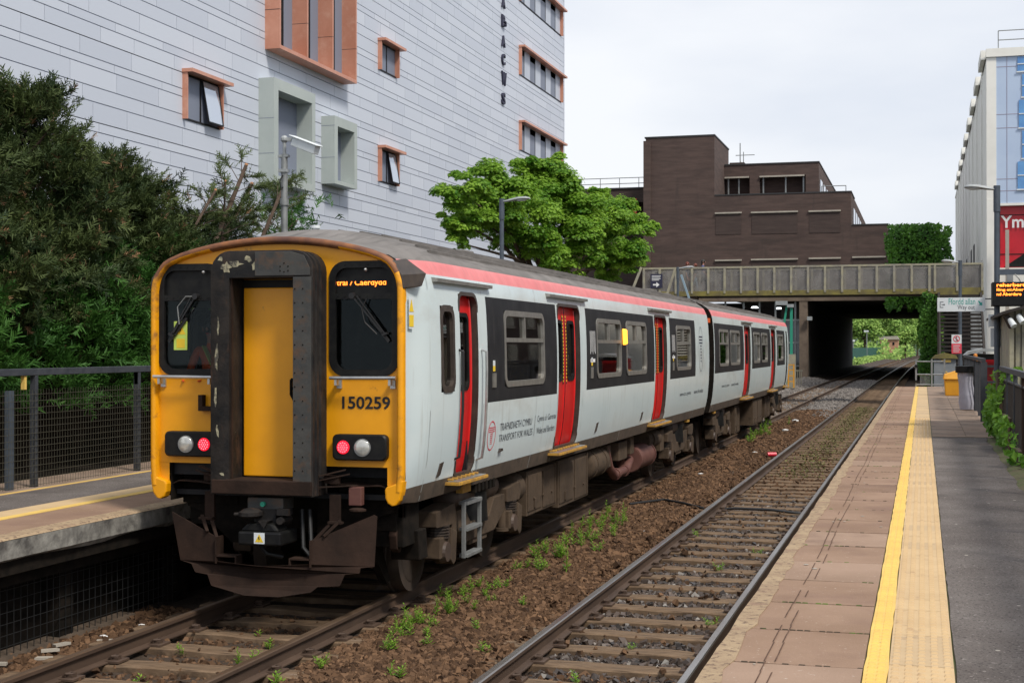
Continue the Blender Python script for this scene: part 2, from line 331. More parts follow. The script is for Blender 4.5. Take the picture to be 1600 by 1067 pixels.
def text_geo(body, bold=0):
    if (body, bold) in _txt: return _txt[(body, bold)]
    c = bpy.data.curves.new('t', 'FONT'); c.body = body; c.size = 1; c.resolution_u = 3; c.offset = bold
    o = bpy.data.objects.new('t', c); COL.objects.link(o)
    dg = bpy.context.evaluated_depsgraph_get(); me = bpy.data.meshes.new_from_object(o.evaluated_get(dg))
    vs = [tuple(v.co) for v in me.vertices]; fs = [tuple(p.vertices) for p in me.polygons]
    bpy.data.objects.remove(o); bpy.data.meshes.remove(me); bpy.data.curves.remove(c)
    x0 = min(v[0] for v in vs); x1 = max(v[0] for v in vs); y0 = min(v[1] for v in vs); y1 = max(v[1] for v in vs)
    vs = [((v[0] - x0) / (x1 - x0), (v[1] - y0) / (y1 - y0)) for v in vs]
    _txt[(body, bold)] = (vs, fs); return vs, fs
def put_text(mb, body, fn, u0, u1, v0, v1, bold=0, clip=None):   # fn maps (u,v) to a point
    vs, fs = text_geo(body, bold)
    q = [(u0 + (u1 - u0) * a, v0 + (v1 - v0) * b) for a, b in vs]
    if clip is not None: q = [(u, min(v, clip)) for u, v in q]
    mb.add([fn(*p) for p in q], fs)

def bend(y): return 4.5e-5 * max(0, y - 90) ** 2
TA, TB = -2.525, -6.03       # track centre lines
# ================================================================== SETTING
g = MB(); g.add([(-900, -60, -.6), (900, -60, -.6), (900, 1500, -.6), (-900, 1500, -.6)], [(0, 1, 2, 3)])
tag(g.build('ground', 'ground'), 'rough ground around the railway', kind='structure')
# track bed with gentle relief
def bedz(x, y):
    a = TA + bend(y); b = TB + bend(y); mid = (a + b) / 2
    z = -.225
    if abs(x - mid) < .95: z = -.225 + .075 * (1 - (abs(x - mid) / .95) ** 2)
    if x < b - 1.2 and y > 53: z = -.225 + min(.28, (b - 1.2 - x) * .22)
    return z
xs = list(np.arange(-11.2, 3.01, .16)); ys = list(np.arange(4, 60, .22)) + list(np.arange(60, 130, 1.)) + list(np.arange(130, 460, 6.))
V = []
for y in ys:
    for x in xs:
        xx = x + bend(y); V.append((xx, y, bedz(xx, y) + random.uniform(-.012, .012)))
nx = len(xs); F = [(j * nx + i, j * nx + i + 1, (j + 1) * nx + i + 1, (j + 1) * nx + i) for j in range(len(ys) - 1) for i in range(nx - 1)]
o = npmesh('trackbed', V, F, 'bed', smooth=True); tag(o, 'brown stony track bed', kind='structure')
# loose stones
def stones(name, label, mat, regions):
    P = []; Sz = []
    for (x0, x1, y0, y1, dens, size, dz) in regions:
        n = int(abs(x1 - x0) * (y1 - y0) * dens); y = RNG.uniform(y0, y1, n); x = RNG.uniform(x0, x1, n) + 4.5e-5 * np.maximum(0, y - 90) ** 2
        z = np.array([bedz(a, b) for a, b in zip(x, y)]) + dz + RNG.uniform(-.012, .012, n)
        P.append(np.stack([x, y, z], 1)); Sz.append(np.full(n, size) * np.clip(np.exp(RNG.normal(0, .32, n)), .45, 1.75))
    P = np.concatenate(P); Sz = np.concatenate(Sz); n = len(P)
    T = np.array([[-1, -1, -1], [1, -1, -1], [1, 1, -1], [-1, 1, -1], [-1, -1, 1], [1, -1, 1], [1, 1, 1], [-1, 1, 1]], float) * .5
    V = T[None] * RNG.uniform(.55, 1.3, (n, 1, 3)) + RNG.uniform(-.2, .2, (n, 8, 3)); V[:, 4:, :2] *= RNG.uniform(.4, .9, (n, 1, 1))
    V[:, :, 2] *= .8
    a, b, c = RNG.uniform(0, 6.28, n), RNG.uniform(-.7, .7, n), RNG.uniform(-.7, .7, n)
    ca, sa, cb, sb, cc, sc = np.cos(a), np.sin(a), np.cos(b), np.sin(b), np.cos(c), np.sin(c); Z = np.zeros(n); O = np.ones(n)
    Rz = np.stack([ca, -sa, Z, sa, ca, Z, Z, Z, O], 1).reshape(n, 3, 3); Rx = np.stack([O, Z, Z, Z, cb, -sb, Z, sb, cb], 1).reshape(n, 3, 3); Ry = np.stack([cc, Z, sc, Z, O, Z, -sc, Z, cc], 1).reshape(n, 3, 3)
    V = np.einsum('nij,nkj->nki', Rz @ Rx @ Ry, V) * Sz[:, None, None] + P[:, None, :]
    Q = np.array([[0, 3, 2, 1], [4, 5, 6, 7], [0, 1, 5, 4], [1, 2, 6, 5], [2, 3, 7, 6], [3, 0, 4, 7]])
    F = (Q[None] + (np.arange(n) * 8)[:, None, None]).reshape(-1, 4)
    r = np.clip(RNG.beta(1.6, 2.6, n), 0, 1)
    o = npmesh(name, V.reshape(-1, 3), F, mat, rnd=np.repeat(r, 8)); return tag(o, label, 'ballast', kind='stuff')
stones('ballast', 'brown crushed stone between the two tracks and beside the rails', 'ballast', [
    (-5.16, -3.38, 8.5, 17, 1700, .042, .0), (-5.16, -3.38, 17, 30, 800, .050, 0), (-5.16, -3.38, 30, 62, 200, .07, 0),
    (-7.9, -6.88, 8.5, 13.5, 700, .05, 0), (-6.68, -5.36, 8.5, 13.5, 380, .036, -.005), (-3.38, -3.3, 8.5, 40, 600, .045, 0),
    (-3.18, -1.86, 8.5, 40, 8, .035, .075), (-3.7, -3.35, 8.5, 40, 40, .04, .07), (-7.3, -5.2, 8.5, 13, 12, .03, .07), (-3.18, -1.86, 26, 60, 170, .055, 0), (-1.75, -1.1, 9, 30, 300, .05, 0), (-3.2, -1.86, 9, 11.7, 330, .045, 0)])
stones('ballast', 'dark oily stones between the sleepers of the empty track', 'ballastdark', [(-3.18, -1.86, 11.2, 27, 640, .046, .0)])
stones('ballast', 'clean grey ballast on the far track near the tunnel', 'ballastgrey', [
    (-9.4, -3.3, 62, 118, 60, .09, 0), (-9.4, -6.9, 44, 62, 130, .08, 0), (-6.65, -5.4, 44, 62, 120, .07, 0), (-4.2, -3.3, 56, 62, 60, .08, 0)])
# rails
def rail(x, head, label):
    prof = [(-.035, 0), (.035, 0), (.036, -.035), (.009, -.05), (.009, -.135), (.07, -.148), (.07, -.16), (-.07, -.16), (-.07, -.148), (-.009, -.135), (-.009, -.05), (-.036, -.035)]
    prof = [(-.026, .001)] + [(-.036, -.008)] + prof[11:1:-1][:0] + []   # placeholder replaced below
    prof = [(-.026, 0), (.026, 0), (.036, -.009), (.036, -.037), (.009, -.05), (.009, -.135), (.07, -.149), (.07, -.16), (-.07, -.16), (-.07, -.149), (-.009, -.135), (-.009, -.05), (-.036, -.037), (-.036, -.009)]
    mb = MB(); yy = [-2, 20, 40, 60, 90] + list(range(96, 460, 8))
    loops = [[(x + bend(y) + p[0], y, p[1]) for p in prof] for y in yy]; n = len(prof)
    mb.strip(loops)
    for i in range(len(mb.f)): mb.m[i] = 1 if i % n in (0, 1, 13) else 0
    o = mb.build('rail', ['railside', head]); return tag(o, label, 'rail', 'running rails')
rail(TA + .7525, 'railtop', 'shiny rail closest to the near platform edge'); rail(TA - .7525, 'railtop', 'left rail of the empty track, polished head')
rail(TB + .7525, 'railrust', 'rail under the near side of the train, beside the weedy ballast'); rail(TB - .7525, 'railrust', 'outermost rail beside the far left platform')
# sleepers
def sleeper(cx, y, parts, label, grp, z=-.165):
    t = thing('sleeper', label, 'sleeper', (cx, y, z), grp)
    return t
def sleeper_mesh(seed):
    rs = random.Random(seed); mb = MB(); n = 8; loops = []
    for i in range(n + 1):
        x = -1.3 + 2.6 * i / n; w = .125 + rs.uniform(-.012, .008); h = rs.uniform(-.012, .004); dy = rs.uniform(-.006, .006)
        loops.append([(x, dy - w, -.13), (x, dy + w, -.13), (x, dy + w, h - .012), (x, dy + w - .014, h), (x, dy - w + .014, h), (x, dy - w, h - .012)])
    mb.strip(loops); mb.add(loops[0], [(0, 1, 2, 3, 4, 5)]); mb.add(loops[-1], [(5, 4, 3, 2, 1, 0)])
    return mb
base_sl = []
for i in range(5):
    o = sleeper_mesh(i).build('sleeper', 'sleeper'); base_sl.append(o)
ch = MB(); ch.box(-.17, .17, -.09, .09, .004, .022)
for s_ in (-1, 1):
    ch.tube([(s_ * .045, -.035, .03), (s_ * .075, -.04, .055), (s_ * .12, -.01, .05), (s_ * .12, .03, .048), (s_ * .07, .045, .05), (s_ * .05, .01, .035)], .011, 6)
    ch.box(s_ * .10 - .03, s_ * .10 + .03, -.03, .03, .022, .045)
base_ch = ch.build('rail_chair', 'railside'); ch_used = [False]
used_sl = set(); first_sl = True; ysl_n = 0
def put_sleeper(cx, y, chairs, label, grp):
    k = random.randrange(5)
    if k in used_sl: o = base_sl[k].copy(); COL.objects.link(o)
    else: o = base_sl[k]; used_sl.add(k)
    o.location = (cx + bend(y) + random.uniform(-.03, .03), y, -.163 + random.uniform(-.012, .004)); o.rotation_euler = (0, 0, random.uniform(-.012, .012))
    o.scale = (1, random.uniform(.9, 1.05), 1); tag(o, label, 'sleeper', grp)
    if chairs:
        for sx in (-.7525, .7525):
            c = base_ch if not ch_used[0] else base_ch.copy()
            if ch_used[0]: COL.objects.link(c)
            ch_used[0] = True
            c.parent = o; c.location = (sx, 0, 0)
y = 7.0
while y < 104:
    put_sleeper(TA, y, y < 26, 'weathered timber sleeper under the empty track', 'sleepers of the empty track'); y += .7 if y < 60 else 1.0
y = 7.4
while y < 14.5:
    put_sleeper(TB, y, True, 'brown timber sleeper in front of the train', 'sleepers of the train track'); y += .7
y = 51
while y < 104:
    put_sleeper(TB, y, False, 'sleeper beyond the far end of the train', 'sleepers beyond the train'); y += 1.
rest = MB()
for y in np.arange(104, 300, 1.2):
    for c in (TA, TB): rest.box(c + bend(y) - 1.25, c + bend(y) + 1.25, y - .13, y + .13, -.26, -.172)
for y in np.arange(14.7, 51, .7): rest.box(TB - 1.25, TB + 1.25, y - .13, y + .13, -.26, -.172)
tag(rest.build('sleepers', 'sleeper'), 'remaining sleepers far down the line and under the train', 'sleepers', 'sleepers beyond the train', 'stuff')
# --- near platform
PZ = .915
pm_ = MB(); pm_.prism([(-1.05, -.6), (3.2, -.6), (3.2, PZ - .006), (-1.05, PZ - .006)], 'y', 2, 61)
plat = pm_.build('platform', 'earth'); tag(plat, 'near platform on the right with yellow line', kind='structure')
pb = MB()
yy = list(np.arange(2, 61.01, .25)); rs = random.Random(3)
e_in = [-.955 + rs.uniform(-.022, .022) for _ in yy]; e_out = [-1.085 + rs.uniform(-.008, .008) for _ in yy]
pb.strip([[(e_out[i] + .01, y, PZ - .16), (e_out[i], y, PZ - .02), (e_out[i] + .015, y, PZ + .004), (e_in[i], y, PZ + .006), (e_in[i], y, PZ - .02)] for i, y in enumerate(yy)], False)
pb.build('coping', 'coping', plat)
sb = MB(); y = 2.0; rs = random.Random(5)
while y < 61:
    h = rs.uniform(-.003, .003); sb.mat(rs.choice((0, 0, 1, 2))).hull8([(-.975, y + .009, PZ - .03), (-.295, y + .009, PZ - .03), (-.295, min(y + .905, 61) - .006, PZ - .03), (-.975, min(y + .905, 61) - .006, PZ - .03), (-.975, y + .009, PZ + .001 + h), (-.295, y + .009, PZ + .002 - h), (-.295, min(y + .905, 61) - .006, PZ + .003 + h), (-.975, min(y + .905, 61) - .006, PZ + .001)])
    y += .91
sb.build('paving_slabs', ['slab', 'slab2', 'slab3'], plat)
yb = MB(); xl = [-.287 + rs.uniform(-.004, .004) for _ in yy]; xr = [-.172 + rs.uniform(-.005, .005) for _ in yy]
yb.strip([[(xl[i], y, PZ - .02), (xl[i], y, PZ + .006), (xr[i], y, PZ + .006), (xr[i], y, PZ - .02)] for i, y in enumerate(yy)], False)
tb = MB(); y = 2.0
while y < 61: tb.mat(rs.choice((0, 0, 1))).box(-.168, .150, y + .003, min(y + .40, 61) - .003, PZ - .02, PZ + .004 + rs.uniform(-.001, .001)); y += .40
for y in np.arange(6.4, 34, .09):
    for x in ((-.262, -.225, -.195)[:2] if False else (-.253, -.205)): yb.hull8([(x - .020, y - .016, PZ + .005), (x + .020, y - .016, PZ + .005), (x + .020, y + .016, PZ + .005), (x - .020, y + .016, PZ + .005), (x - .013, y - .007, PZ + .0165), (x + .013, y - .007, PZ + .0165), (x + .013, y + .007, PZ + .0165), (x - .013, y + .007, PZ + .0165)])
    for i in range(5):
        x = -.136 + i * .064; tb.hull8([(x - .020, y - .016, PZ + .003), (x + .020, y - .016, PZ + .003), (x + .020, y + .016, PZ + .003), (x - .020, y + .016, PZ + .003), (x - .013, y - .007, PZ + .0150), (x + .013, y - .007, PZ + .0150), (x + .013, y + .007, PZ + .0150), (x - .013, y + .007, PZ + .0150)])
yb.build('yellow_line', 'yline', plat); tb.build('tactile_strip', ['tactile', 'tactile2'], plat)
ab = MB(); xr = [.158 + rs.uniform(-.006, .006) for _ in yy]
ka = [i for i, y in enumerate(yy) if y <= 27.2]
ab.strip([[(xr[i], yy[i], PZ - .02), (xr[i], yy[i], PZ + .006), (1.08 + .03 * math.sin(yy[i] * 3.1) + rs.uniform(-.02, .02), yy[i], PZ + .006), (1.1, yy[i], PZ - .02)] for i in ka], False)
ab.build('asphalt_surface', 'asphalt', plat)
fb_ = MB(); y = 27.22
while y < 61:
    x = .16
    while x < 1.5: fb_.mat(rs.choice((0, 1))).box(x + .004, min(x + .6, 1.5) - .004, y, y + .595, PZ - .03, PZ + .003 + rs.uniform(-.002, .002)); x += .6
    y += .6
fb_.build('flagstones', ['brownslab', 'brownslab2'], plat)
vb = MB(); vb.strip([[(1.06, y, PZ - .01), (1.14, y, PZ + .02 + rs.uniform(-.01, .012)), (1.28, y, PZ + .04 + rs.uniform(-.015, .02)), (1.6, y, PZ + .0)] for y in yy if y < 27], False)
vb.build('verge', 'earth', plat, smooth=True)
gs = MB(); rs2 = random.Random(31)
for i in range(70):
    y = rs2.uniform(7, 40); x = rs2.choice((rs2.uniform(-.9, -.32), rs2.uniform(.2, 1.0))); r = rs2.uniform(.006, .02); gs.cyl((x, y, PZ + .0065), (x, y, PZ + .0078), r, n=7)
gs.build('gum_spots', 'strip', plat)
mj = MB(); y = 2.0
while y < 40:
    for k in range(16):
        if rs2.random() < .35: x = -.96 + k * .042; mj.hull8([(x, y - .008, PZ - .01), (x + .05, y - .008, PZ - .01), (x + .05, y + .012, PZ - .01), (x, y + .012, PZ - .01), (x + .01, y - .004, PZ + .006), (x + .04, y - .004, PZ + .006), (x + .04, y + .007, PZ + .006), (x + .01, y + .007, PZ + .006)])
    y += .91
mj.build('moss_in_joints', 'mossjoint', plat)
# dark bitumen lines on the slabs
ln = MB()
for x0 in (-.79, -.735):
    for k in range(len(yy) - 1):
        y = yy[k]
        if rs.random() < .12: continue
        if rs.random() < .25 * (x0 > -.76): continue
        a = x0 + .008 * math.sin(y * 1.3) + rs.uniform(-.003, .003); ln.add([(a - .004, y, PZ + .0065), (a + .003, y, PZ + .0065), (a + .004, y + .25, PZ + .0065), (a - .003, y + .24, PZ + .0065)], [(0, 1, 2, 3)])
ln.build('bitumen_lines', 'bitumen', plat)
# --- far platform (left)
lp = MB(); lp.box(-14, -8.0, -2, 62, -.6, PZ - .05); lp.box(-14, -7.56, -2, 62, PZ - .33, PZ - .006)
platL = lp.build('platform', 'dark'); tag(platL, 'far platform on the left behind the train', kind='structure')  # near-black base: the shade under the platform edge is in its colour
cb = MB(); yl = list(np.arange(-2, 62, .3)); rs = random.Random(11)
cb.strip([[(-7.55, y, PZ - .21 + rs.uniform(-.02, .02)), (-7.50 + rs.uniform(-.008, .008), y, PZ - .18), (-7.495 + rs.uniform(-.006, .006), y, PZ - .015)] for y in yl], False)
cb.build('coping_face', 'copface', platL)
cb = MB(); cb.strip([[(-7.495, y, PZ - .012), (-7.52, y, PZ + .004), (-7.72 + rs.uniform(-.01, .01), y, PZ + .004), (-7.73, y, PZ - .02)] for y in yl], False); cb.build('coping', 'coping', platL)
q = MB(); q.box(-8.36, -7.72, -2, 62, PZ - .02, PZ + .001); q.build('paving_slabs', 'slab', platL)
q = MB(); q.box(-8.49, -8.365, -2, 62, PZ - .02, PZ + .005); q.build('yellow_line', 'yline', platL)
q = MB(); q.box(-8.80, -8.495, -2, 62, PZ - .02, PZ + .003); q.build('tactile_strip', 'tactile', platL)
q = MB(); q.box(-9.72, -8.805, -2, 62, PZ - .02, PZ + .001); q.build('asphalt_surface', 'asphalt', platL)
q = MB(); q.box(-10.6, -9.725, -2, 62, PZ - .02, PZ + .006); q.build('verge', 'brownslab', platL)
q = MB(); q.box(-9.80, -9.74, -2, 62, PZ - .01, PZ + .009); q.build('edge_line', 'yline', platL)
q = MB(); q.box(-7.93, -7.70, -2, 62, PZ - .46, PZ - .36); q.build('support_beam', 'dark', platL)
for y in (2.5, 5.5, 8.4, 11.7, 13.9, 17, 20): MB().box(-7.99, -7.80, y, y + .25, -.5, PZ - .465).build('support_pillar', 'dark', platL)
q = MB()
for y in np.arange(4, 13.4, .11): q.box(-8.13, -8.126, y, y + .006, -.2, .45)
for z in np.arange(-.15, .45, .11): q.box(-8.131, -8.127, 4, 13.4, z, z + .006)
q = MB(); q.prism([(-7.95, -.24), (-7.74, -.24), (-7.76, -.175), (-7.93, -.165)], 'y', 4, 13.0); q.build('concrete_kerb', 'solebar', platL)
mw = MB()
for y in np.arange(4, 13.9, .1): mw.box(-7.79, -7.784, y, y + .006, -.22, .44)
for z in np.arange(-.2, .44, .1): mw.box(-7.789, -7.785, 4, 13.9, z, z + .006)
mw.build('wire_screen', 'mesh', platL)

# ================================================================== TRAIN
CX = -5.96
SZ = [1.05, 1.12, 1.22, 1.32, 1.45, 1.6, 1.78, 1.94, 2.10, 2.3, 2.5, 2.66, 2.82, 2.96, 3.10, 3.18, 3.26]     # side rows
_sx = [1.255, 1.275, 1.298, 1.322, 1.345, 1.36, 1.374, 1.381, 1.385, 1.386, 1.384, 1.38, 1.373, 1.365, 1.352, 1.342, 1.325]
ROOF = [(1.288, 3.345), (1.255, 3.40), (1.20, 3.452), (1.08, 3.53), (.93, 3.592), (.76, 3.648), (.58, 3.692), (.39, 3.726), (.2, 3.745), (0, 3.752)]
FR_S = [(1.272, 1.085), (1.29, 1.12), (1.305, 1.22)] + [(1.32, z) for z in SZ[3:14]] + [(1.318, 3.10), (1.305, 3.18), (1.28, 3.255)]
FR_R = [(1.235, 3.325), (1.185, 3.38), (1.12, 3.418), (.99, 3.468), (.84, 3.508), (.68, 3.542), (.51, 3.570), (.34, 3.590), (.17, 3.602), (0, 3.606)]
FULL = list(zip(_sx, SZ)) + ROOF; FRONT = FR_S + FR_R
def hx(z): return float(np.interp(z, SZ, _sx))
def sm(t): t = max(0, min(1, t)); return t * t * (3 - 2 * t)
def sect(y, y0, k, direction=1):       # k-th profile point of the cross-section at y
    d = (y - y0) * direction; a = sm(d / .55) if k < len(SZ) else sm(d / 1.0)
    if len(SZ) - 3 <= k < len(SZ): a = sm(d / .75)
    f, g_ = FRONT[k], FULL[k]
    return (f[0] + (g_[0] - f[0]) * a, f[1] + (g_[1] - f[1]) * a)
def carriage(name, label, ya, yb, nose, holes, bands, doors, rail_ys):
    t = thing(name, label, 'train carriage', (CX, (ya + yb) / 2, 0), 'carriages of the two-car train')
    # ---- body sides
    ybk = {ya, yb}
    for h in holes: ybk |= {h[0], h[1]}
    for b in bands: ybk |= {b[0], b[1]}
    if nose: ybk |= {ya + d for d in (.08, .16, .25, .35, .45, .55, .75, 1.0)}
    yy = sorted(ybk); out = []
    for i in range(len(yy) - 1):
        n = max(1, int((yy[i + 1] - yy[i]) / 1.5)); out += [yy[i] + (yy[i + 1] - yy[i]) * j / n for j in range(n)]
    yy = out + [yb]
    yy = [y for i, y in enumerate(yy) if i == 0 or y - yy[i - 1] > 1e-4]
    body = MB(); roof = MB()
    def P(y, k, s):
        x, z = sect(y, ya if nose else ya - 5, k); return (CX + s * x, y, z)
    ns = len(SZ)
    for s in (1, -1):
        for i in range(len(yy) - 1):
            ym = (yy[i] + yy[i + 1]) / 2
            for k in range(ns - 1):
                zm = (SZ[k] + SZ[k + 1]) / 2
                if any(h[0] < ym < h[1] and h[2] < zm < h[3] for h in holes): continue
                mt = 0
                if any(b[0] < ym < b[1] and 1.94 < zm < 3.10 for b in bands): mt = 1
                if zm < 1.22: mt = 2
                body.mat(mt).add([P(yy[i], k, s), P(yy[i + 1], k, s), P(yy[i + 1], k + 1, s), P(yy[i], k + 1, s)], [(0, 1, 2, 3)])
            # cantrail + roof
            for k in range(ns - 1, len(FULL) - 1):
                j = k - (ns - 1); mt = 1 if j < 2 else 0
                if nose and ym < ya + .12: mt = 2 if j < 3 else 0
                roof.mat(mt).add([P(yy[i], k, s), P(yy[i + 1], k, s), P(yy[i + 1], k + 1, s), P(yy[i], k + 1, s)], [(0, 1, 2, 3)])
    # merge coincident points so the side shades smoothly
    def weld(mb):
        d = {}; nv = []; mp_ = []
        for v in mb.v:
            q = (round(v[0], 4), round(v[1], 4), round(v[2], 4))
            if q not in d: d[q] = len(nv); nv.append(v)
            mp_.append(d[q])
        mb.v = nv; nf = []; nm = []
        for f, m_ in zip(mb.f, mb.m):
            f2 = []
            for i in f:
                j = mp_[i]
                if j not in f2: f2.append(j)
            if len(f2) > 2: nf.append(f2); nm.append(m_)
        mb.f = nf; mb.m = nm
    weld(body); weld(roof)
    # bottom skirts turned under
    body.mat(2)
    for s in (1, -1):
        body.add([(CX + s * 1.25, ya + (.5 if nose else 0), 1.052), (CX + s * 1.25, yb, 1.052), (CX + s * 1.0, yb, 1.02), (CX + s * 1.0, ya + (.5 if nose else 0), 1.02)], [(0, 1, 2, 3)])
    body.build('body', ['white', 'band', 'solebar'], t, smooth=True, sharp=25)
    # roof ribs
    ry0 = ya + (1.25 if nose else .1)
    roof.mat(0)
    for (x, z) in ((1.10, 3.522), (.97, 3.580), (.80, 3.638), (.6, 3.690), (.36, 3.732), (.12, 3.752)):
        for s in (1, -1): roof.box(CX + s * x - .014, CX + s * x + .014, ry0, yb - .15, z - .02, z + .018)
    roof.build('roof', ['roof', 'pink', 'dark'], t, smooth=True, sharp=40)
    # end caps
    ends = ([] if nose else [(ya, 1)]) + [(yb, -1)]
    for (ye, d_) in ends:
        cap = MB()
        pts = [(CX + x, z) for x, z in FULL] + [(CX - x, z) for x, z in FULL[-2::-1]]
        cap.prism(pts, 'y', ye - .004 if d_ < 0 else ye + .004, ye - .03 if d_ < 0 else ye + .03)
        cap.build('end_wall', 'dark', t)
    # rails above doors
    for (a, b) in rail_ys:
        q = MB()
        for s in (1,): q.prism([(CX + s * 1.325, 3.185), (CX + s * 1.395, 3.19), (CX + s * 1.395, 3.225), (CX + s * 1.325, 3.235)], 'y', a, b)
        q.build('door_track_cover', 'alu', t)
    # interior
    q = MB(); q.mat(0); a = ya + (2.0 if nose else .2)
    q.box(CX - 1.25, CX + 1.25, a, yb - .1, 1.12, 1.17); q.box(CX - 1.2, CX + 1.2, a, yb - .1, 3.16, 3.2)
    q.box(CX - 1.3, CX + 1.3, yb - .15, yb - .1, 1.17, 3.16)
    for yw in ([ya + 2.1] if nose else [ya + .2]) + [d[0] - .08 for d in doors[1:]]:
        q.box(CX - 1.3, CX - .45, yw, yw + .04, 1.17, 3.16); q.box(CX + .45, CX + 1.3, yw, yw + .04, 1.17, 3.16)
    q.build('interior_lining', 'interior', t)
    yv = ya + (3.0 if nose else 1.0); q0 = None
    while yv < yb - 1.2:
        if not any(d[0] - .3 < yv < d[1] + .3 for d in doors):
            for xc in (-.85, .8):
                q = MB(); q.box(CX + xc - .42, CX + xc + .42, yv, yv + .1, 1.25, 2.32); q.box(CX + xc - .42, CX + xc + .42, yv - .42, yv, 1.5, 1.62); q.box(CX + xc - .38, CX + xc + .38, yv - .02, yv + .12, 2.32, 2.42)
                q.build('seat', 'seat', t, bevel=.03)
        yv += .85
    return t
def on_side(s=1, off=0.):
    def fn(y, z): return (CX + s * (hx(z) + off), y, z)
    return fn
def ring_on_side(mb, s, outer, inner, off0, off1):
    """frame between two (y,z) loops, raised from the side"""
    a = [on_side(s, off0)(*p) for p in outer]; b = [on_side(s, off1)(*p) for p in outer]; c = [on_side(s, off1)(*p) for p in inner]; d = [on_side(s, off0 - .05)(*p) for p in inner]
    mb.strip([a, b, c, d])
def window(t, y0, y1, z0, z1, vent=True, name='window', frame='alu', only=(1, -1)):
    for s in only:
        cy, cz, w, h = (y0 + y1) / 2, (z0 + z1) / 2, y1 - y0, z1 - z0
        f = MB(); ring_on_side(f, s, rr(cy, cz, w + .02, h + .02, .13), rr(cy, cz, w - .11, h - .11, .085), -.004, .010)
        if vent:
            zb = z1 - .33
            for (a, b, c, d) in ((y0 + .05, y1 - .05, zb - .025, zb + .025), (cy - .02, cy + .02, zb, z1 - .04)):
                f.hull8([on_side(s, -.035)(a, c), on_side(s, -.035)(b, c), on_side(s, -.035)(b, d), on_side(s, -.035)(a, d), on_side(s, .006)(a, c), on_side(s, .006)(b, c), on_side(s, .006)(b, d), on_side(s, .006)(a, d)])
        fo = f.build(name, frame, t)
        g_ = MB(); n = 5; zz = [z0 + .02 + (z1 - z0 - .04) * i / n for i in range(n + 1)]
        g_.strip([[on_side(s, -.028)(y0 + .02, z), on_side(s, -.028)(y1 - .02, z)] for z in zz], False)
        g_.build('pane', 'glass', fo, smooth=True)
def door(t, y0, y1, leaves=2, dots=True, only=(1, -1)):
    z0, z1 = 1.22, 3.10
    for s in only:
        # seal round the opening
        f = MB(); f.mat(0)
        ring_on_side(f, s, rr((y0 + y1) / 2, (z0 + z1) / 2, y1 - y0 + .05, z1 - z0 + .05, .14), rr((y0 + y1) / 2, (z0 + z1) / 2, y1 - y0 - .03, z1 - z0 - .03, .11), -.004, .006)
        for yy_ in (y0 + .004, y1 - .004):
            zz = [z0 + (z1 - z0) * i / 10 for i in range(11)]
            f.strip([[on_side(s, .0)(yy_, z), on_side(s, -.085)(yy_, z)] for z in zz], False)
        f.add([on_side(s, 0)(y0, z1 - .004), on_side(s, 0)(y1, z1 - .004), on_side(s, -.09)(y1, z1 - .004), on_side(s, -.09)(y0, z1 - .004)], [(0, 1, 2, 3)])
        d = MB(); zz = [z0, 1.3, 1.4, 1.55, 1.75, 1.95, 2.12, 2.3, 2.5, 2.7, 2.88, 3.0, z1]
        lw = (y1 - y0) / leaves; off = -.075
        wins = []
        for l in range(leaves):
            a = y0 + l * lw; b = a + lw
            if leaves == 2: w0, w1 = (a + .10, b - .16) if l == 0 else (a + .16, b - .10)
            else: w0, w1 = a + .12, b - .14
            wins.append((w0, w1))
            ya_ = [a + .008, w0, w1, b - .008]
            for i in range(3):
                for k in range(len(zz) - 1):
                    if i == 1 and 2.12 <= zz[k] and zz[k + 1] <= 2.88: continue
                    d.add([on_side(s, off)(ya_[i], zz[k]), on_side(s, off)(ya_[i + 1], zz[k]), on_side(s, off)(ya_[i + 1], zz[k + 1]), on_side(s, off)(ya_[i], zz[k + 1])], [(0, 1, 2, 3)])
            # raised ribs on the leaf
            for yr in (a + .035, b - .035):
                d.strip([[on_side(s, off)(yr - .012, z), on_side(s, off + .012)(yr, z), on_side(s, off)(yr + .012, z)] for z in zz], False)
        do = d.build('door', 'red', t, smooth=True)
        f.build('door_seal', 'seal', do)
        for (w0, w1) in wins:
            f2 = MB(); ring_on_side(f2, s, rr((w0 + w1) / 2, 2.5, w1 - w0 + .05, .82, .09), rr((w0 + w1) / 2, 2.5, w1 - w0 - .03, .73, .07), off, off + .012)
            f2.build('window_seal', 'black', do)
            g_ = MB(); g_.strip([[on_side(s, off - .01)(w0 - .01, z), on_side(s, off - .01)(w1 + .01, z)] for z in (2.1, 2.3, 2.5, 2.7, 2.9)], False); g_.build('pane', 'glass', do, smooth=True)
        if leaves == 2:
            c = (y0 + y1) / 2; f3 = MB(); f3.strip([[on_side(s, off + .002)(c - .022, z), on_side(s, off + .014)(c, z), on_side(s, off + .002)(c + .022, z)] for z in zz], False); f3.build('centre_seal', 'black', do)
            if dots and s == 1:
                f4 = MB(); f5 = MB()
                for yd in (c - .085, c + .085):
                    f5.strip([[on_side(s, off + .003)(yd - .035, z), on_side(s, off + .003)(yd + .035, z)] for z in (2.05, 2.3, 2.6, 2.97)], False)
                    for i in range(19):
                        z = 2.08 + i * .048; f4.add([on_side(s, off + .006)(yd - .02, z), on_side(s, off + .006)(yd + .02, z), on_side(s, off + .006)(yd + .02, z + .026), on_side(s, off + .006)(yd - .02, z + .026)], [(0, 1, 2, 3)])
                f5.build('warning_strip', 'band', do); f4.build('yellow_marking', 'warn', do)
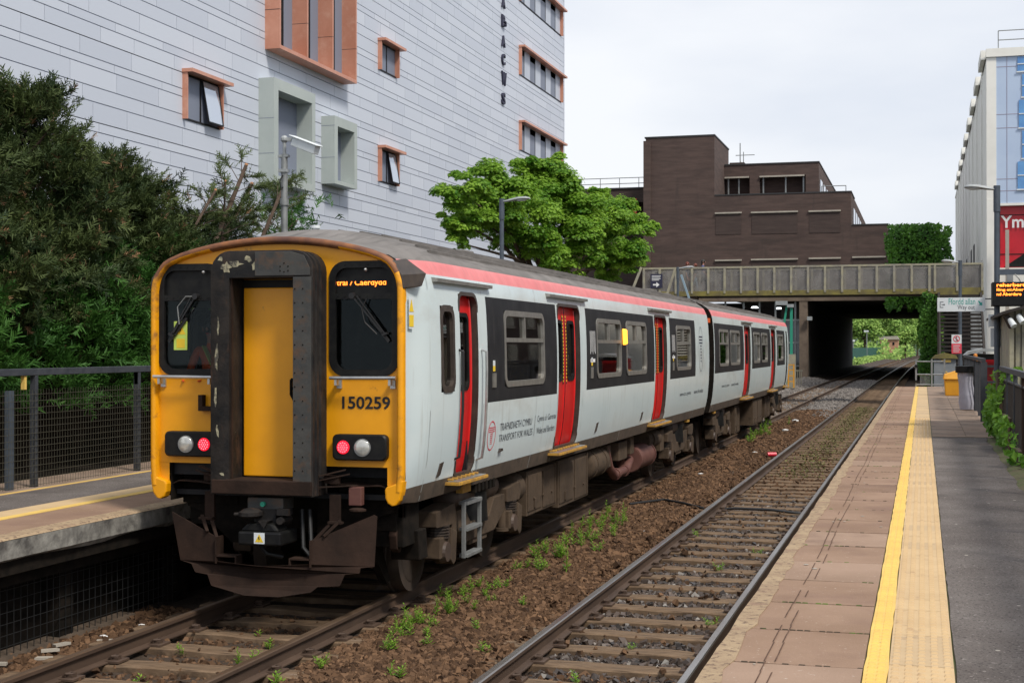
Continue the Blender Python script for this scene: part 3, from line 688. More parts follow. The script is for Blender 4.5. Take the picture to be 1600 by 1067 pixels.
def step(t, y0, y1, s=1, z=1.185):
    x = CX + s * 1.25
    q = MB(); q.mat(0).box(x, x + s * .19 if s > 0 else x, y0, y1, z - .045, z - .012)
    q.mat(1).box(x + .05, x + .17, y0 + .02, y1 - .02, z - .0115, z - .002)
    n = int((y1 - y0) / .14)
    for i in range(n): q.mat(0).box(x + .03, x + .10, y0 + .05 + i * .14, y0 + .09 + i * .14, z - .002, z + .02)
    q.build('door_step', ['step', 'alu'], t, bevel=.004)

YF = 12.45
A = (YF + .08, 31.80)
winA = [(15.60, 17.37), (20.38, 22.14), (22.55, 24.28), (27.40, 29.18)]
doorsA = [(13.98, 14.60, 1), (18.10, 19.34, 2), (25.12, 26.34, 2)]
bandsA = [(14.93, 18.02), (19.72, 25.04), (26.68, 29.80)]
ZW0, ZW1 = 2.10, 2.96
holesA = [(a, b, ZW0, ZW1) for a, b in winA] + [(a, b, 1.22, 3.10) for a, b, n in doorsA] + [(13.37, 13.79, 2.10, 2.96)]
carA = carriage('train_carriage', 'nearer carriage with the flat yellow front and gangway door', A[0], A[1], True, holesA, bandsA, doorsA, [(13.22, 15.08), (17.6, 19.75), (24.6, 26.8)])
for a, b in winA: window(carA, a, b, ZW0, ZW1)
window(carA, 13.37, 13.79, 2.10, 2.96, vent=False, name='cab_side_window', frame='seal')
for a, b, n in doorsA: door(carA, a, b, n)
for a, b in ((13.78, 14.78), (17.92, 19.5), (24.85, 26.5)): step(carA, a, b)
Bc = (32.55, 51.35)
winB = [(33.45, 35.1), (35.45, 37.35), (40.5, 42.1), (42.55, 44.2), (47.5, 49.3)]
doorsB = [(38.40, 39.75, 2), (45.38, 46.7, 2)]
bandsB = [(32.68, 38.2), (40.1, 45.15), (47.2, 49.95)]
holesB = [(a, b, ZW0, ZW1) for a, b in winB] + [(a, b, 1.22, 3.10) for a, b, n in doorsB] + [(50.45, 50.85, 1.22, 3.10)]
carB = carriage('train_carriage', 'farther carriage, coupled behind the yellow-fronted one', Bc[0], Bc[1], False, holesB, bandsB, doorsB, [(37.9, 40.2), (44.9, 47.1)])
for a, b in winB: window(carB, a, b, ZW0, ZW1)
for a, b, n in doorsB: door(carB, a, b, n, dots=False)
q = MB()
for s in (1, -1): q.strip([[on_side(s, -.06)(50.45, z), on_side(s, -.06)(50.85, z)] for z in (1.22, 1.5, 2, 2.6, 3.10)], False)
q.build('cab_door', 'solebar', carB)
for a, b in ((38.1, 40.0), (45.1, 46.9), (50.2, 51.1)): step(carB, a, b)
# gutter joint between the carriages
q = MB(); q.box(CX - 1.16, CX + 1.16, 31.82, 32.52, 1.15, 3.38)
for i in range(5): q.box(CX - 1.2, CX + 1.2, 31.86 + i * .13, 31.92 + i * .13, 1.1, 3.45)
q.build('gangway_bellows', 'black', carA)
q = MB(); q.box(CX + 1.2, CX + 1.30, 31.83, 32.52, 3.10, 3.2); q.build('orange_bracket', 'orange', carA)
for s in (-1, 1): q = MB(); q.tube([(CX + s * .9, 31.5, 1.5), (CX + s * .95, 32.05, 1.3), (CX + s * .9, 32.6, 1.5)], .025); q.build('jumper_cable', 'hose', carA)

# ---------------- front face
FX = lambda x: CX + x
def fp(y):
    return lambda x, z: (CX + x, y, z)
outl = [(1.19, 1.09), (1.235, 1.085), (1.272, 1.11), (1.305, 1.20)] + [(1.32, z) for z in (1.4, 1.8, 2.2, 2.6, 3.0)] + [(1.318, 3.10), (1.305, 3.18), (1.28, 3.255)] + FR_R
full_out = outl + [(-x, z) for x, z in outl[-2::-1]]
def inset(pl, d):
    out = []
    for i, p in enumerate(pl):
        a = Vector(pl[max(i - 1, 0)]); b = Vector(pl[min(i + 1, len(pl) - 1)]); t_ = (b - a).normalized(); n_ = Vector((-t_.y, t_.x)); out.append((p[0] + n_.x * d, p[1] + n_.y * d))
    return out
loops = []
for d, yy_ in ((0, .10), (.0, .04), (.006, .018), (.020, .006), (.046, .004), (.060, .016), (.070, .045), (.073, .085)):
    loops.append([(CX + x, YF + yy_, z) for x, z in inset(full_out[3:-3], d)])
rim = MB(); rim.strip(loops, False); nl = len(loops[0])
for i in range(len(rim.f)):
    zc = sum(rim.v[j][2] for j in rim.f[i]) / 4; row = i // (nl - 1)
    xc = abs(sum(rim.v[j][0] for j in rim.f[i]) / 4 - CX)
    if zc > 3.26 and row <= 3: rim.m[i] = 1
    if xc < .62 and zc > 3.4: rim.m[i] = 1
face = MB()
fo = [(1.262, 1.42), (1.262, 3.14), (1.228, 3.25), (1.13, 3.36), (.97, 3.415), (.7, 3.475), (.45, 3.51), (.2, 3.532), (0, 3.538)]
fo = fo + [(-x, z) for x, z in fo[-2::-1]]
wr = rr(.905, 2.815, .69, 1.08, .16, 7); wl = [(-x, z) for x, z in wr]
gd = [(-.36, 1.2), (.36, 1.2), (.36, 3.2), (-.36, 3.2)]
fo2 = fo[:] 
def holed(mb, loops_, fn):      # flat sheet with holes
    bm = bmesh.new(); ed = []
    for l in loops_:
        vv = [bm.verts.new((x, 0, z)) for x, z in l]
        ed += [bm.edges.new((vv[i], vv[(i + 1) % len(vv)])) for i in range(len(vv))]
    bmesh.ops.triangle_fill(bm, use_beauty=True, use_dissolve=False, edges=ed, normal=(0, -1, 0))
    bm.verts.index_update(); mb.add([fn(v.co.x, v.co.z) for v in bm.verts], [tuple(v.index for v in f.verts) for f in bm.faces]); bm.free()
def clean(l):
    out = []
    for p in l:
        if not out or (abs(p[0] - out[-1][0]) + abs(p[1] - out[-1][1])) > 1e-5: out.append(p)
    if abs(out[0][0] - out[-1][0]) + abs(out[0][1] - out[-1][1]) < 1e-5: out.pop()
    return out
holed(face, [clean(fo2), clean(wr), clean(wl)], lambda x, z: (CX + x, YF + .075, z))
# outer legs either side of the buffer recess
for s in (1, -1):
    leg = [(1.14, 1.25), (1.14, 1.422), (1.262, 1.422), (1.262, 1.2)]
    face.add([(CX + s * x, YF + .075, z) for x, z in leg], [(0, 1, 2, 3)])
fc = face.build('front_panel', 'yellow', carA)
rim.build('front_rim', ['yellow_grimy', 'rim_top'], carA, smooth=True, sharp=60)
for s in (1, -1):        # bulging lower corners
    q = MB()
    pl = [(1.205, 1.262), (1.15, 1.245), (1.135, 1.215), (1.14, 1.14), (1.165, 1.09), (1.205, 1.067), (1.25, 1.075), (1.285, 1.12), (1.306, 1.2), (1.318, 1.31), (1.262, 1.31), (1.25, 1.28)]
    q.prism([(CX + s * x, z) for x, z in pl], 'y', YF + .012, YF + .13)
    q.build('front_corner', 'yellow', carA, bevel=.015)
for s in (1, -1):        # dark cantrail corner covers
    q = MB()
    q.hull8([(CX + s * 1.30, YF + .02, 3.09), (CX + s * 1.325, YF + .02, 3.09), (CX + s * 1.31, YF + .02, 3.22), (CX + s * 1.2, YF + .02, 3.36),
             (CX + s * 1.31, YF + .17, 3.10), (CX + s * 1.405, YF + .30, 3.12), (CX + s * 1.415, YF + .40, 3.25), (CX + s * 1.24, YF + .30, 3.395)])
    q.build('roof_corner_cover', 'seal', carA, bevel=.012)
# cab windows
def fring(mb, outer, inner, y0, y1, y2):
    mb.strip([[(CX + x, y0, z) for x, z in outer], [(CX + x, y1, z) for x, z in outer], [(CX + x, y1, z) for x, z in inner], [(CX + x, y2, z) for x, z in inner]])
def xz(mb, x0, x1, z0, z1, y0, y1): mb.box(CX + x0, CX + x1, y0, y1, z0, z1)
for s in (1, -1):
    f = MB(); fring(f, rr(s * .905, 2.815, .70, 1.09, .165, 7), rr(s * .905, 2.815, .57, .96, .11, 7), YF + .078, YF + .058, YF + .10)
    xz(f, s * .905 - .30, s * .905 + .30, 3.0, 3.055, YF + .06, YF + .095)
    for i in range(8):
        f.cyl((CX + s * .905 - .26 + i * .075, YF + .062, 3.325), (CX + s * .905 - .26 + i * .075, YF + .052, 3.325), .006, n=6)
        f.cyl((CX + s * .905 - .26 + i * .075, YF + .062, 3.028), (CX + s * .905 - .26 + i * .075, YF + .052, 3.028), .006, n=6)
    fo_ = f.build('cab_window', 'black', carA, smooth=True, sharp=50)
    g_ = MB(); xz(g_, s * .905 - .30, s * .905 + .30, 2.31, 3.01, YF + .092, YF + .098); g_.build('pane', 'cabglass', fo_)
    g_ = MB(); xz(g_, s * .905 - .30, s * .905 + .30, 3.04, 3.31, YF + .095, YF + .14); g_.build('blind_box', 'black', fo_)
    q = MB(); q.sph((CX + s * .93 if s > 0 else CX - .76, YF + .05, 3.275), .017, 8); q.build('washer_jet', 'chrome', fo_)
    w = MB(); pv = Vector((CX + (.80 if s > 0 else -.87 + .09), YF + .04, 3.03)); tp = Vector((CX + (1.12 if s > 0 else -1.10), YF + .045, 2.66))
    if s < 0: pv = Vector((CX - .84, YF + .04, 3.04))
    w.cyl((pv.x, YF + .09, pv.z), (pv.x, YF + .02, pv.z), .03, n=10); w.bar(pv, pv + (tp - pv) * .93, .018, .014); w.bar(pv + Vector((s * .045, 0, 0)), tp + Vector((s * .0, .0, .02)), .012, .012)
    w.bar(tp + Vector((s * -.15, .02, .17)), tp + Vector((s * .04, .02, -.06)), .014, .03)
    w.bar(tp + Vector((s * -.02, .01, .0)), tp + Vector((s * .03, .01, .02)), .05, .02)
    w.build('wiper', 'hose', fo_)
    w = MB(); w.tube([(pv.x, YF + .04, pv.z - .0), (pv.x + s * .10, YF + .03, pv.z + .0), (pv.x + s * .19, YF + .03, pv.z - .10), (pv.x + s * .17, YF + .03, pv.z - .27)] if s < 0 else
           [(pv.x + .14, YF + .04, 3.0), (pv.x + .10, YF + .03, 2.9), (pv.x + .13, YF + .03, 2.78), (pv.x + .25, YF + .03, 2.67)], .006, 6)
    w.build('washer_hose', 'steel' if s < 0 else 'hose', fo_)
    # grab rail
    q = MB(); q.tube([(CX + s * .60, YF - .03, 2.258), (CX + s * 1.26, YF - .03, 2.262)], .017)
    for x in (.66, 1.2): q.box(CX + s * x - .012, CX + s * x + .012, YF - .035, YF + .08, 2.19, 2.25); q.box(CX + s * x - .025, CX + s * x + .025, YF + .055, YF + .08, 2.16, 2.24)
    q.build('grab_rail', 'chrome', carA)
    # lamp cluster
    q = MB(); cxx = s * .885; q_ = rr(cxx, 1.608, .545, .245, .05, 5)
    q.strip([[(CX + x, YF + .08, z) for x, z in q_], [(CX + x, YF + .012, z) for x, z in q_], [(CX + x, YF - .002, z) for x, z in rr(cxx, 1.608, .52, .22, .045, 5)]])
    q.add([(CX + x, YF - .002, z) for x, z in rr(cxx, 1.608, .52, .22, .045, 5)], [tuple(range(24))])
    lc = q.build('lamp_cluster', 'black', carA, smooth=True)
    q = MB(); q.cyl((CX + s * .725, YF, 1.608), (CX + s * .725, YF - .012, 1.608), .065, .06, 20); q.build('tail_lamp', 'redlamp', lc)
    q = MB()
    for r_, n in ((.0, 1), (.022, 6), (.044, 12)):
        for i in range(n):
            a = 2 * math.pi * i / n; c_ = (CX + s * .725 + r_ * math.cos(a), YF - .0125, 1.608 + r_ * math.sin(a)); q.cyl(c_, (c_[0], c_[1] - .003, c_[2]), .0065, n=6)
    q.build('led_dots', 'redled', lc)
    q = MB(); q.cyl((CX + s * .92, YF + .002, 1.608), (CX + s * .92, YF - .012, 1.608), .085, .082, 24); q.build('headlamp_bezel', 'steel', lc)
    q = MB(); q.sph((CX + s * .92, YF - .008, 1.608), .077, 20, (1, .22, 1)); q.build('headlamp', 'lens', lc, smooth=True)
q = MB(); put_text(q, 'tral / Caerdydd', lambda u, v: (CX + u, YF + .09, v), .62, 1.12, 3.115, 3.185, .012, clip=3.168); q.build('destination_text', 'led', carA)
q = MB(); put_text(q, '150259', lambda u, v: (CX + u, YF + .070, v), .685, 1.17, 1.965, 2.085, .02); q.build('number', 'blacktxt', carA)
q = MB(); xz(q, -.79, -.745, 1.93, 2.085, YF - .0, YF + .07); xz(q, -.745, -.5, 1.93, 1.975, YF - .0, YF + .07); q.build('lamp_bracket', 'rust', carA)
# warning labels
def warn_tri(mb1, mb2, fn, u, v, s):
    put = lambda pl, mb, k: mb.add([fn(u + a * s, v + b * s) for a, b in pl], [tuple(range(len(pl)))])
    put([(-.5, -.42), (.5, -.42), (0, .46)], mb1, 0)
q = MB(); q.mat(0); fnw = lambda y_: (lambda u, v: (CX + u, y_, v))
xz(q, -1.10, -.955, 2.52, 2.80, YF + .0855, YF + .089); q.mat(1)
for (c_, sz) in (((-1.03, 2.72), .12),):
    q.add([(CX + c_[0] - sz / 2, YF + .084, c_[1] - sz * .4), (CX + c_[0] + sz / 2, YF + .084, c_[1] - sz * .4), (CX + c_[0], YF + .084, c_[1] + sz * .5)], [(0, 1, 2)])
q.mat(2); q.add([(CX - 1.03 + a, YF + .0825, 2.715 + b) for a, b in ((-.012, .035), (.006, .035), (-.002, .008), (.014, .008), (-.008, -.035), (-.002, -.003), (-.016, -.003))], [(0, 1, 2, 3, 4, 5, 6)])
q.mat(1); xz(q, -1.07, -.98, 2.54, 2.63, YF + .084, YF + .0855)
q.build('warning_label', ['lime', 'warn', 'blacktxt'], carA)
q = MB(); fs_ = lambda u, v: (CX + 1.327 + (u - 12.5) * .13 + .004, u, v)
q.mat(0).add([fs_(*p) for p in ((12.56, 2.72), (12.66, 2.72), (12.66, 3.02), (12.56, 3.02))], [(0, 1, 2, 3)])
fs2 = lambda u, v: (CX + 1.327 + (u - 12.5) * .13 + .007, u, v)
q.mat(1).add([fs2(*p) for p in ((12.565, 2.88), (12.655, 2.88), (12.61, 3.0))], [(0, 1, 2)]).add([fs2(*p) for p in ((12.565, 2.74), (12.655, 2.74), (12.655, 2.85), (12.565, 2.85))], [(0, 1, 2, 3)])
q.build('warning_label', ['signwhite', 'warn'], carA)

# ---------------- gangway
GY = 12.20
def gpoly(hw, z0, z1, r, n=6):
    pts = [(-hw, z0), (hw, z0)]
    for i in range(n + 1): a = R(90 * i / n); pts.append((hw - r + r * math.cos(a), z1 - r + r * math.sin(a)))
    for i in range(n + 1): a = R(90 + 90 * i / n); pts.append((-hw + r + r * math.cos(a), z1 - r + r * math.sin(a)))
    return pts
q = MB(); out = gpoly(.525, 1.16, 3.455, .2); inn = [(-.33, 1.30), (.33, 1.30)] + [(.33, 3.20)] * 7 + [(-.33, 3.20)] * 7
q.mat(0)
L_ = lambda pl, y_: [(CX + x, y_, z) for x, z in pl]
sc = lambda pl, k: [(x * k, 1.16 + (z - 1.16) * (1 - (1 - k) * .5)) for x, z in pl]
q.strip([L_(out, YF + .09), L_(out, GY + .20), L_(sc(out, .955), GY + .19), L_(sc(out, .955), GY + .15), L_(out, GY + .14), L_(out, GY + .10), L_(sc(out, .955), GY + .09), L_(sc(out, .955), GY + .05), L_(out, GY + .045), L_(out, GY + .006), L_(sc(out, .985), GY), L_(inn, GY), L_(inn, YF + .06)])
gw = q.build('gangway', 'gang', carA, smooth=True, sharp=40)
q = MB(); q.mat(0); xz(q, .33, .515, 1.30, 3.2, GY - .012, GY - .001); gp = q.build('gangway_side_plate', 'gangplate', gw, bevel=.003)
q = MB(); q.prism([(CX - .06, 3.215), (CX + .50, 3.215), (CX + .50, 3.28), (CX + .44, 3.40), (CX + .3, 3.44), (CX - .06, 3.44)], 'y', GY - .010, GY - .001); q.build('gangway_top_plate', 'gangplate', gw, bevel=.003)
q = MB(); rs = random.Random(77)
for (cx_, cz_, a_, b_, n_) in ((-.36, 3.30, .07, .06, 13), (-.27, 3.33, .09, .035, 11), (-.13, 3.38, .05, .04, 9), (-.07, 3.31, .035, .05, 9), (-.42, 3.38, .03, .03, 7), (-.46, 2.45, .022, .14, 11), (-.44, 2.75, .014, .10, 9), (-.47, 2.1, .016, .12, 9), (-.45, 1.75, .018, .08, 9), (-.4, 1.35, .035, .02, 7)):
    q.add([(CX + cx_ + a_ * math.cos(2 * math.pi * i / n_) * (k_ := rs.uniform(.45, 1.1)), GY - .0035, cz_ + b_ * math.sin(2 * math.pi * i / n_) * k_) for i in range(n_)], [tuple(range(n_))])
q.build('worn_paint', 'wornpaint', gw)
q = MB()
for z in np.arange(1.4, 3.2, .13):
    for x in (.35, .43): q.sph((CX + x, GY - .012, z), .008, 6)
for x, z in ((.2, 3.30), (.24, 3.33), (.28, 3.30), (.2, 3.26), (.28, 3.26), (.24, 3.25)): q.sph((CX + x, GY - .011, z), .008, 6)
q.build('rivets', 'dark', gw)
q = MB()
for i, x in enumerate((.345, .37, .40)):   # inner curtain folds
    for s in (-1, 1): q.box(CX + s * (x - .03), CX + s * (x - .012), GY + .03 + i * .07, GY + .06 + i * .07, 1.3, 3.2) if s > 0 else q.box(CX - (x - .012), CX - (x - .03), GY + .03 + i * .07, GY + .06 + i * .07, 1.3, 3.2)
q.build('inner_folds', 'rust', gw)
q = MB(); xz(q, -.50, .52, 1.17, 1.30, GY - .03, GY + .04); xz(q, -.36, .36, 1.28, 1.305, GY - .02, YF + .05); q.build('gangway_sill', 'rust', gw, bevel=.006)
q = MB(); xz(q, -.305, .305, 1.315, 3.115, YF + .0, YF + .03); gd = q.build('gangway_door', 'yellow', carA, bevel=.01)
q = MB(); q.cyl((CX + .28, YF - .004, 3.07), (CX + .28, YF + .002, 3.07), .014, n=8); q.tube([(CX + .2, YF - .02, 2.24), (CX + .20, YF - .02, 2.10), (CX + .24, YF - .02, 2.03), (CX + .30, YF - .02, 2.02)], .014); q.tube([(CX + .2, YF - .02, 2.24), (CX + .31, YF - .02, 2.24)], .014); q.box(CX + .2, CX + .30, YF - .01, YF + .0, 2.14, 2.17)
q.build('door_handle', 'dark', gd)
q = MB(); xz(q, -.33, .33, 1.29, 3.19, YF + .031, YF + .06); q.build('door_surround', 'black', gd)
# ---------------- buffer area, coupler, plough
q = MB()
for s in (1, -1):
    q.box(*(sorted((CX + s * .54, CX + s * 1.14)) + [YF + .34, YF + .40, 1.0, 1.42]))
    q.box(*(sorted((CX + s * 1.13, CX + s * 1.138)) + [YF + .09, YF + .36, 1.05, 1.42]))
    q.box(*(sorted((CX + s * .5, CX + s * 1.14)) + [YF + .09, YF + .36, 1.421, 1.43]))
q.box(CX - 1.1, CX + 1.1, YF + .42, YF + .52, .78, 1.10)
for s in (1, -1): q.prism([(CX + s * 1.1, 1.05), (CX + s * .3, 1.1), (CX + s * .3, .62), (CX + s * .62, .62), (CX + s * .95, .92), (CX + s * 1.1, .97)], 'y', YF + .36, YF + .40)
q.build('buffer_beam', 'dark', carA, bevel=.004)
for s in (1, -1):
    q = MB(); pl = []
    n = 8
    for i in range(n + 1): pl.append((CX + s * (.54 + .60 * i / n), 1.245 - .004 * math.sin(i * 1.7) + (.01 if i < 3 else 0) - (.03 if i == n else 0)))
    for i in range(n): q.hull8([(pl[i][0], YF + .12, pl[i][1] - .012), (pl[i + 1][0], YF + .12, pl[i + 1][1] - .012), (pl[i + 1][0], YF + .35, pl[i + 1][1] - .012), (pl[i][0], YF + .35, pl[i][1] - .012), (pl[i][0], YF + .12, pl[i][1]), (pl[i + 1][0], YF + .12, pl[i + 1][1]), (pl[i + 1][0], YF + .35, pl[i + 1][1]), (pl[i][0], YF + .35, pl[i][1])])
    # hinged brackets beside the gangway
    q.box(*(sorted((CX + s * .55, CX + s * .70)) + [YF - .05, YF + .0, 1.27, 1.345])); q.bar((CX + s * .52, YF - .1, 1.30), (CX + s * .80, YF - .02, 1.36), .02, .012); q.bar((CX + s * .52, YF - .1, 1.34), (CX + s * .76, YF - .02, 1.40), .05, .01)
    q.bar((CX + s * .5, YF - .1, 1.235), (CX + s * .85, YF + .05, 1.25), .03, .012)
    q.build('buffer_bracket', 'rust', carA)
q = MB(); xz(q, .77, .90, 1.06, 1.235, YF + .02, YF + .1); q.build('air_valve', 'exhaust', carA, bevel=.008)
q = MB(); q.sph((CX + .86, YF + .03, 1.02), .06, 10, (1.5, 1, .4)); q.build('hose_cover', 'rust', carA)
cp = MB(); xz(cp, -.17, .20, 1.02, 1.135, GY + .06, GY + .30)
coup = cp.build('coupler', 'gangplate', carA, bevel=.01)
q = MB(); xz(q, -.20, .24, .70, .83, GY - .08, GY + .3); q.prism([(CX - .2, .83), (CX + .2, .83), (CX + .14, .90), (CX - .12, .90)], 'y', GY - .04, GY + .2); q.build('coupler_lower_box', 'black', coup, bevel=.02)
q = MB(); q.cyl((CX + .0, GY + .03, 1.075), (CX, GY + .06, 1.075), .024, n=10); q.build('coupler_plug', 'greenpole', coup)
q = MB(); q.sph((CX - .10, GY + .0, .99), .09, 10, (1.3, 1.6, .6)); q.cyl((CX - .27, GY, .975), (CX - .1, GY, .985), .018); xz(q, -.08, .13, .86, 1.03, GY + .05, GY + .4); q.cyl((CX + .2, GY - .02, .93), (CX + .2, GY + .2, .93), .035)
q.prism([(CX + .0, .93), (CX + .1, .93), (CX + .06, .86)], 'y', GY - .06, GY + .1); q.box(CX + .16, CX + .28, GY + .0, GY + .1, .98, 1.04)
q.build('coupler_head', 'gang', coup, smooth=True)
q = MB(); q.mat(0); xz(q, -.03, .078, .72, .822, GY - .084, GY - .081); q.mat(1)
q.add([(CX + .024 - .042, GY - .0855, .735), (CX + .024 + .042, GY - .0855, .735), (CX + .024, GY - .0855, .812)], [(0, 1, 2)])
q.mat(2); q.add([(CX + .024 + a, GY - .087, .765 + b) for a, b in ((-.008, .022), (.004, .022), (0, .006), (.009, .006), (-.006, -.024), (-.001, -.002), (-.010, -.002))], [(0, 1, 2, 3, 4, 5, 6)])
q.build('warning_label', ['signwhite', 'warn', 'blacktxt'], coup)
for a in ((.26, .70), (.34, .76), (-.22, .74)): q = MB(); q.tube([(CX + a[0], YF + .1, 1.0), (CX + a[0] + .06, YF - .0, a[1] - .05), (CX + a[0] + .16, YF + .0, a[1] - .16), (CX + a[0] + .28, YF + .1, a[1] - .2)], .022); q.build('brake_hose', 'hose', coup)
PLW = [(-1.06, .95), (-.92, .50), (-.78, .475), (-.73, .40), (-.58, .39), (-.53, .29), (-.40, .27), (-.15, .225), (.2, .225), (.50, .275), (.56, .325), (.76, .335), (.80, .44), (.93, .45), (.94, .50), (1.06, .51), (1.07, .97), (1.04, .985), (.49, .745), (.48, .53), (.0, .50), (-.47, .52), (-.50, .745)]
def plw(x): return GY - .02 + .22 * (abs(x) / 1.1) ** 1.5
q = MB(); tr = tessellate_polygon([[Vector((x, z, 0)) for x, z in PLW]]); n = len(PLW)
vs = [(CX + x, plw(x) + (.55 - z) * -.10, z) for x, z in PLW] + [(CX + x, plw(x) + .018 + (.55 - z) * -.10, z) for x, z in PLW]
q.add(vs, [tuple(t) for t in tr] + [tuple(i + n for i in t[::-1]) for t in tr] + [(i, (i + 1) % n, n + (i + 1) % n, n + i) for i in range(n)])
plough = q.build('snow_plough', 'rust', carA)
for s in (1, -1):
    q = MB(); q.box(*(sorted((CX + s * .27, CX + s * .485)) + [GY + .03, GY + .16, .565, .58])); q.box(*(sorted((CX + s * .27, CX + s * .285)) + [GY + .03, GY + .16, .50, .565])); q.box(*(sorted((CX + s * .478, CX + s * .492)) + [GY + .03, GY + .18, .50, .75]))
    q.bar((CX + s * .50, GY + .08, .74), (CX + s * .62, GY + .2, .90), .03, .02); q.bar((CX + s * .60, GY + .08, .79), (CX + s * .72, GY + .2, .93), .03, .02); q.bar((CX + s * .60, GY + .2, .905), (CX + s * .74, GY + .2, .905), .06, .02)
    q.box(*(sorted((CX + s * .60, CX + s * .70)) + [GY + .22, GY + .26, .88, 1.16]))
    q.build('plough_bracket', 'rust', plough)

# ---------------- logos and lettering on the side
q = MB(); f_ = on_side(1, .003)
def ell(cy, cz, a, b, w, mb, n=36, off=.003):
    f = on_side(1, off)
    mb.strip([[f(cy + a * math.cos(2 * math.pi * i / n), cz + b * math.sin(2 * math.pi * i / n)) for i in range(n)], [f(cy + (a - w) * math.cos(2 * math.pi * i / n), cz + (b - w) * math.sin(2 * math.pi * i / n)) for i in range(n)]])
def emblem(mb, cy, cz, a, b):
    ell(cy, cz, a, b, .014, mb)
    for i, wdt in enumerate((.11, .11, .11, .05, .05, .045, .045, .04, .035)):
        z = cz + b * .55 - i * b * .135; w_ = wdt * a / .16
        mb.add([f_(cy - w_, z - b * .03), f_(cy + w_, z - b * .03), f_(cy + w_, z + b * .03), f_(cy - w_, z + b * .03)], [(0, 1, 2, 3)])
emblem(q, 15.16, 1.565, .155, .165); q.build('emblem', 'redtxt', carA)
q = MB(); put_text(q, 'TRAFNIDIAETH CYMRU', f_, 15.48, 16.84, 1.60, 1.685); put_text(q, "Cymru a'r Gororau", f_, 17.10, 18.02, 1.60, 1.70); q.build('lettering', 'greytxt', carA)
q = MB(); put_text(q, 'TRANSPORT FOR WALES', f_, 15.46, 16.90, 1.475, 1.555, -.004); put_text(q, 'Wales and Borders', f_, 17.10, 18.0, 1.47, 1.55, -.004)
q.add([f_(16.98, 1.46), f_(16.99, 1.46), f_(16.99, 1.71), f_(16.98, 1.71)], [(0, 1, 2, 3)]); q.build('lettering', 'greytxt', carA)
q = MB(); emblem(q, 30.55, 2.50, .30, .48); q.build('emblem', 'navy', carA)
q = MB(); put_text(q, 'www.trc.cymru', f_, 27.9, 29.3, 1.55, 1.64); put_text(q, 'www.tfw.wales', f_, 29.7, 31.0, 1.57, 1.66); q.build('lettering', 'greytxt', carA)
f_ = on_side(1, .003); q = MB(); put_text(q, 'www.trc.cymru', f_, 34.0, 35.4, 1.56, 1.64); put_text(q, 'www.tfw.wales', f_, 35.8, 37.2, 1.57, 1.65); q.build('lettering', 'greytxt', carB)
q = MB()
for y_ in (19.95, 26.9):
    for i in range(5): q.add([f_(y_ + i * .075, 2.45 + .03 * (i % 2)), f_(y_ + i * .075 + .025, 2.45 + .03 * (i % 2)), f_(y_ + i * .075 + .025, 2.78), f_(y_ + i * .075, 2.78)], [(0, 1, 2, 3)])
    q.add([f_(y_, 2.33), f_(y_ + .3, 2.33), f_(y_ + .3, 2.38), f_(y_, 2.38)], [(0, 1, 2, 3)])
q.build('white_pictogram', 'whitetxt', carA)
for y_ in (15.10, 19.98, 26.95):
    q = MB(); q.mat(0); f3 = on_side(1, .012); f2_ = on_side(1, .0)
    q.hull8([f2_(y_, 2.10), f2_(y_ + .13, 2.10), f2_(y_ + .13, 2.26), f2_(y_, 2.26), f3(y_, 2.10), f3(y_ + .13, 2.10), f3(y_ + .13, 2.26), f3(y_, 2.26)])
    q.mat(1).add([f_(y_ + .02, 2.28), f_(y_ + .11, 2.28), f_(y_ + .11, 2.34), f_(y_ + .02, 2.34)], [(0, 1, 2, 3)]).mat(2).add([f_(y_ + .02, 2.34), f_(y_ + .11, 2.34), f_(y_ + .11, 2.40), f_(y_ + .02, 2.40)], [(0, 1, 2, 3)])
    q.build('door_button', ['alu', 'warn', 'signwhite'], carA)
q = MB(); f4 = on_side(1, .05); f0 = on_side(1, 0)
q.hull8([f0(22.27, 2.58), f0(22.45, 2.58), f0(22.45, 2.84), f0(22.27, 2.84), f4(22.30, 2.60), f4(22.42, 2.60), f4(22.42, 2.82), f4(22.30, 2.82)]); q.build('door_indicator', 'amber', carA, bevel=.01)
for y_ in (14.70,):    # white grab rails beside the crew door
    q = MB(); f5 = on_side(1, .06); q.tube([on_side(1, 0)(y_, 2.52)] + [f5(y_, z) for z in (2.5, 2.3, 2.0, 1.7, 1.5, 1.36)] + [on_side(1, 0)(y_, 1.34)], .016); q.build('grab_rail', 'chrome', carA)
q = MB(); q.tube([on_side(1, .0)(13.93, 2.52)] + [on_side(1, .045)(13.93, z) for z in (2.5, 2.2, 1.9, 1.6, 1.42)] + [on_side(1, 0)(13.93, 1.40)], .014); q.build('grab_rail', 'hose', carA)
q = MB()
for (y_, z_) in ((13.42, 1.32), (20.5, 1.36), (24.0, 1.36)):
    q.hull8([on_side(1, -.01)(y_, z_ - .07), on_side(1, -.01)(y_ + .10, z_ - .05), on_side(1, -.01)(y_ + .14, z_ + .08), on_side(1, -.01)(y_ + .04, z_ + .07), on_side(1, .012)(y_, z_ - .07), on_side(1, .012)(y_ + .10, z_ - .05), on_side(1, .012)(y_ + .14, z_ + .08), on_side(1, .012)(y_ + .04, z_ + .07)])
q.hull8([on_side(1, -.01)(15.5, 1.36), on_side(1, -.01)(15.62, 1.37), on_side(1, -.01)(15.58, 1.40), on_side(1, -.01)(15.52, 1.40), on_side(1, .03)(15.5, 1.36), on_side(1, .03)(15.62, 1.37), on_side(1, .03)(15.58, 1.40), on_side(1, .03)(15.52, 1.40)])
q.build('filler_cap', 'seal', carA)

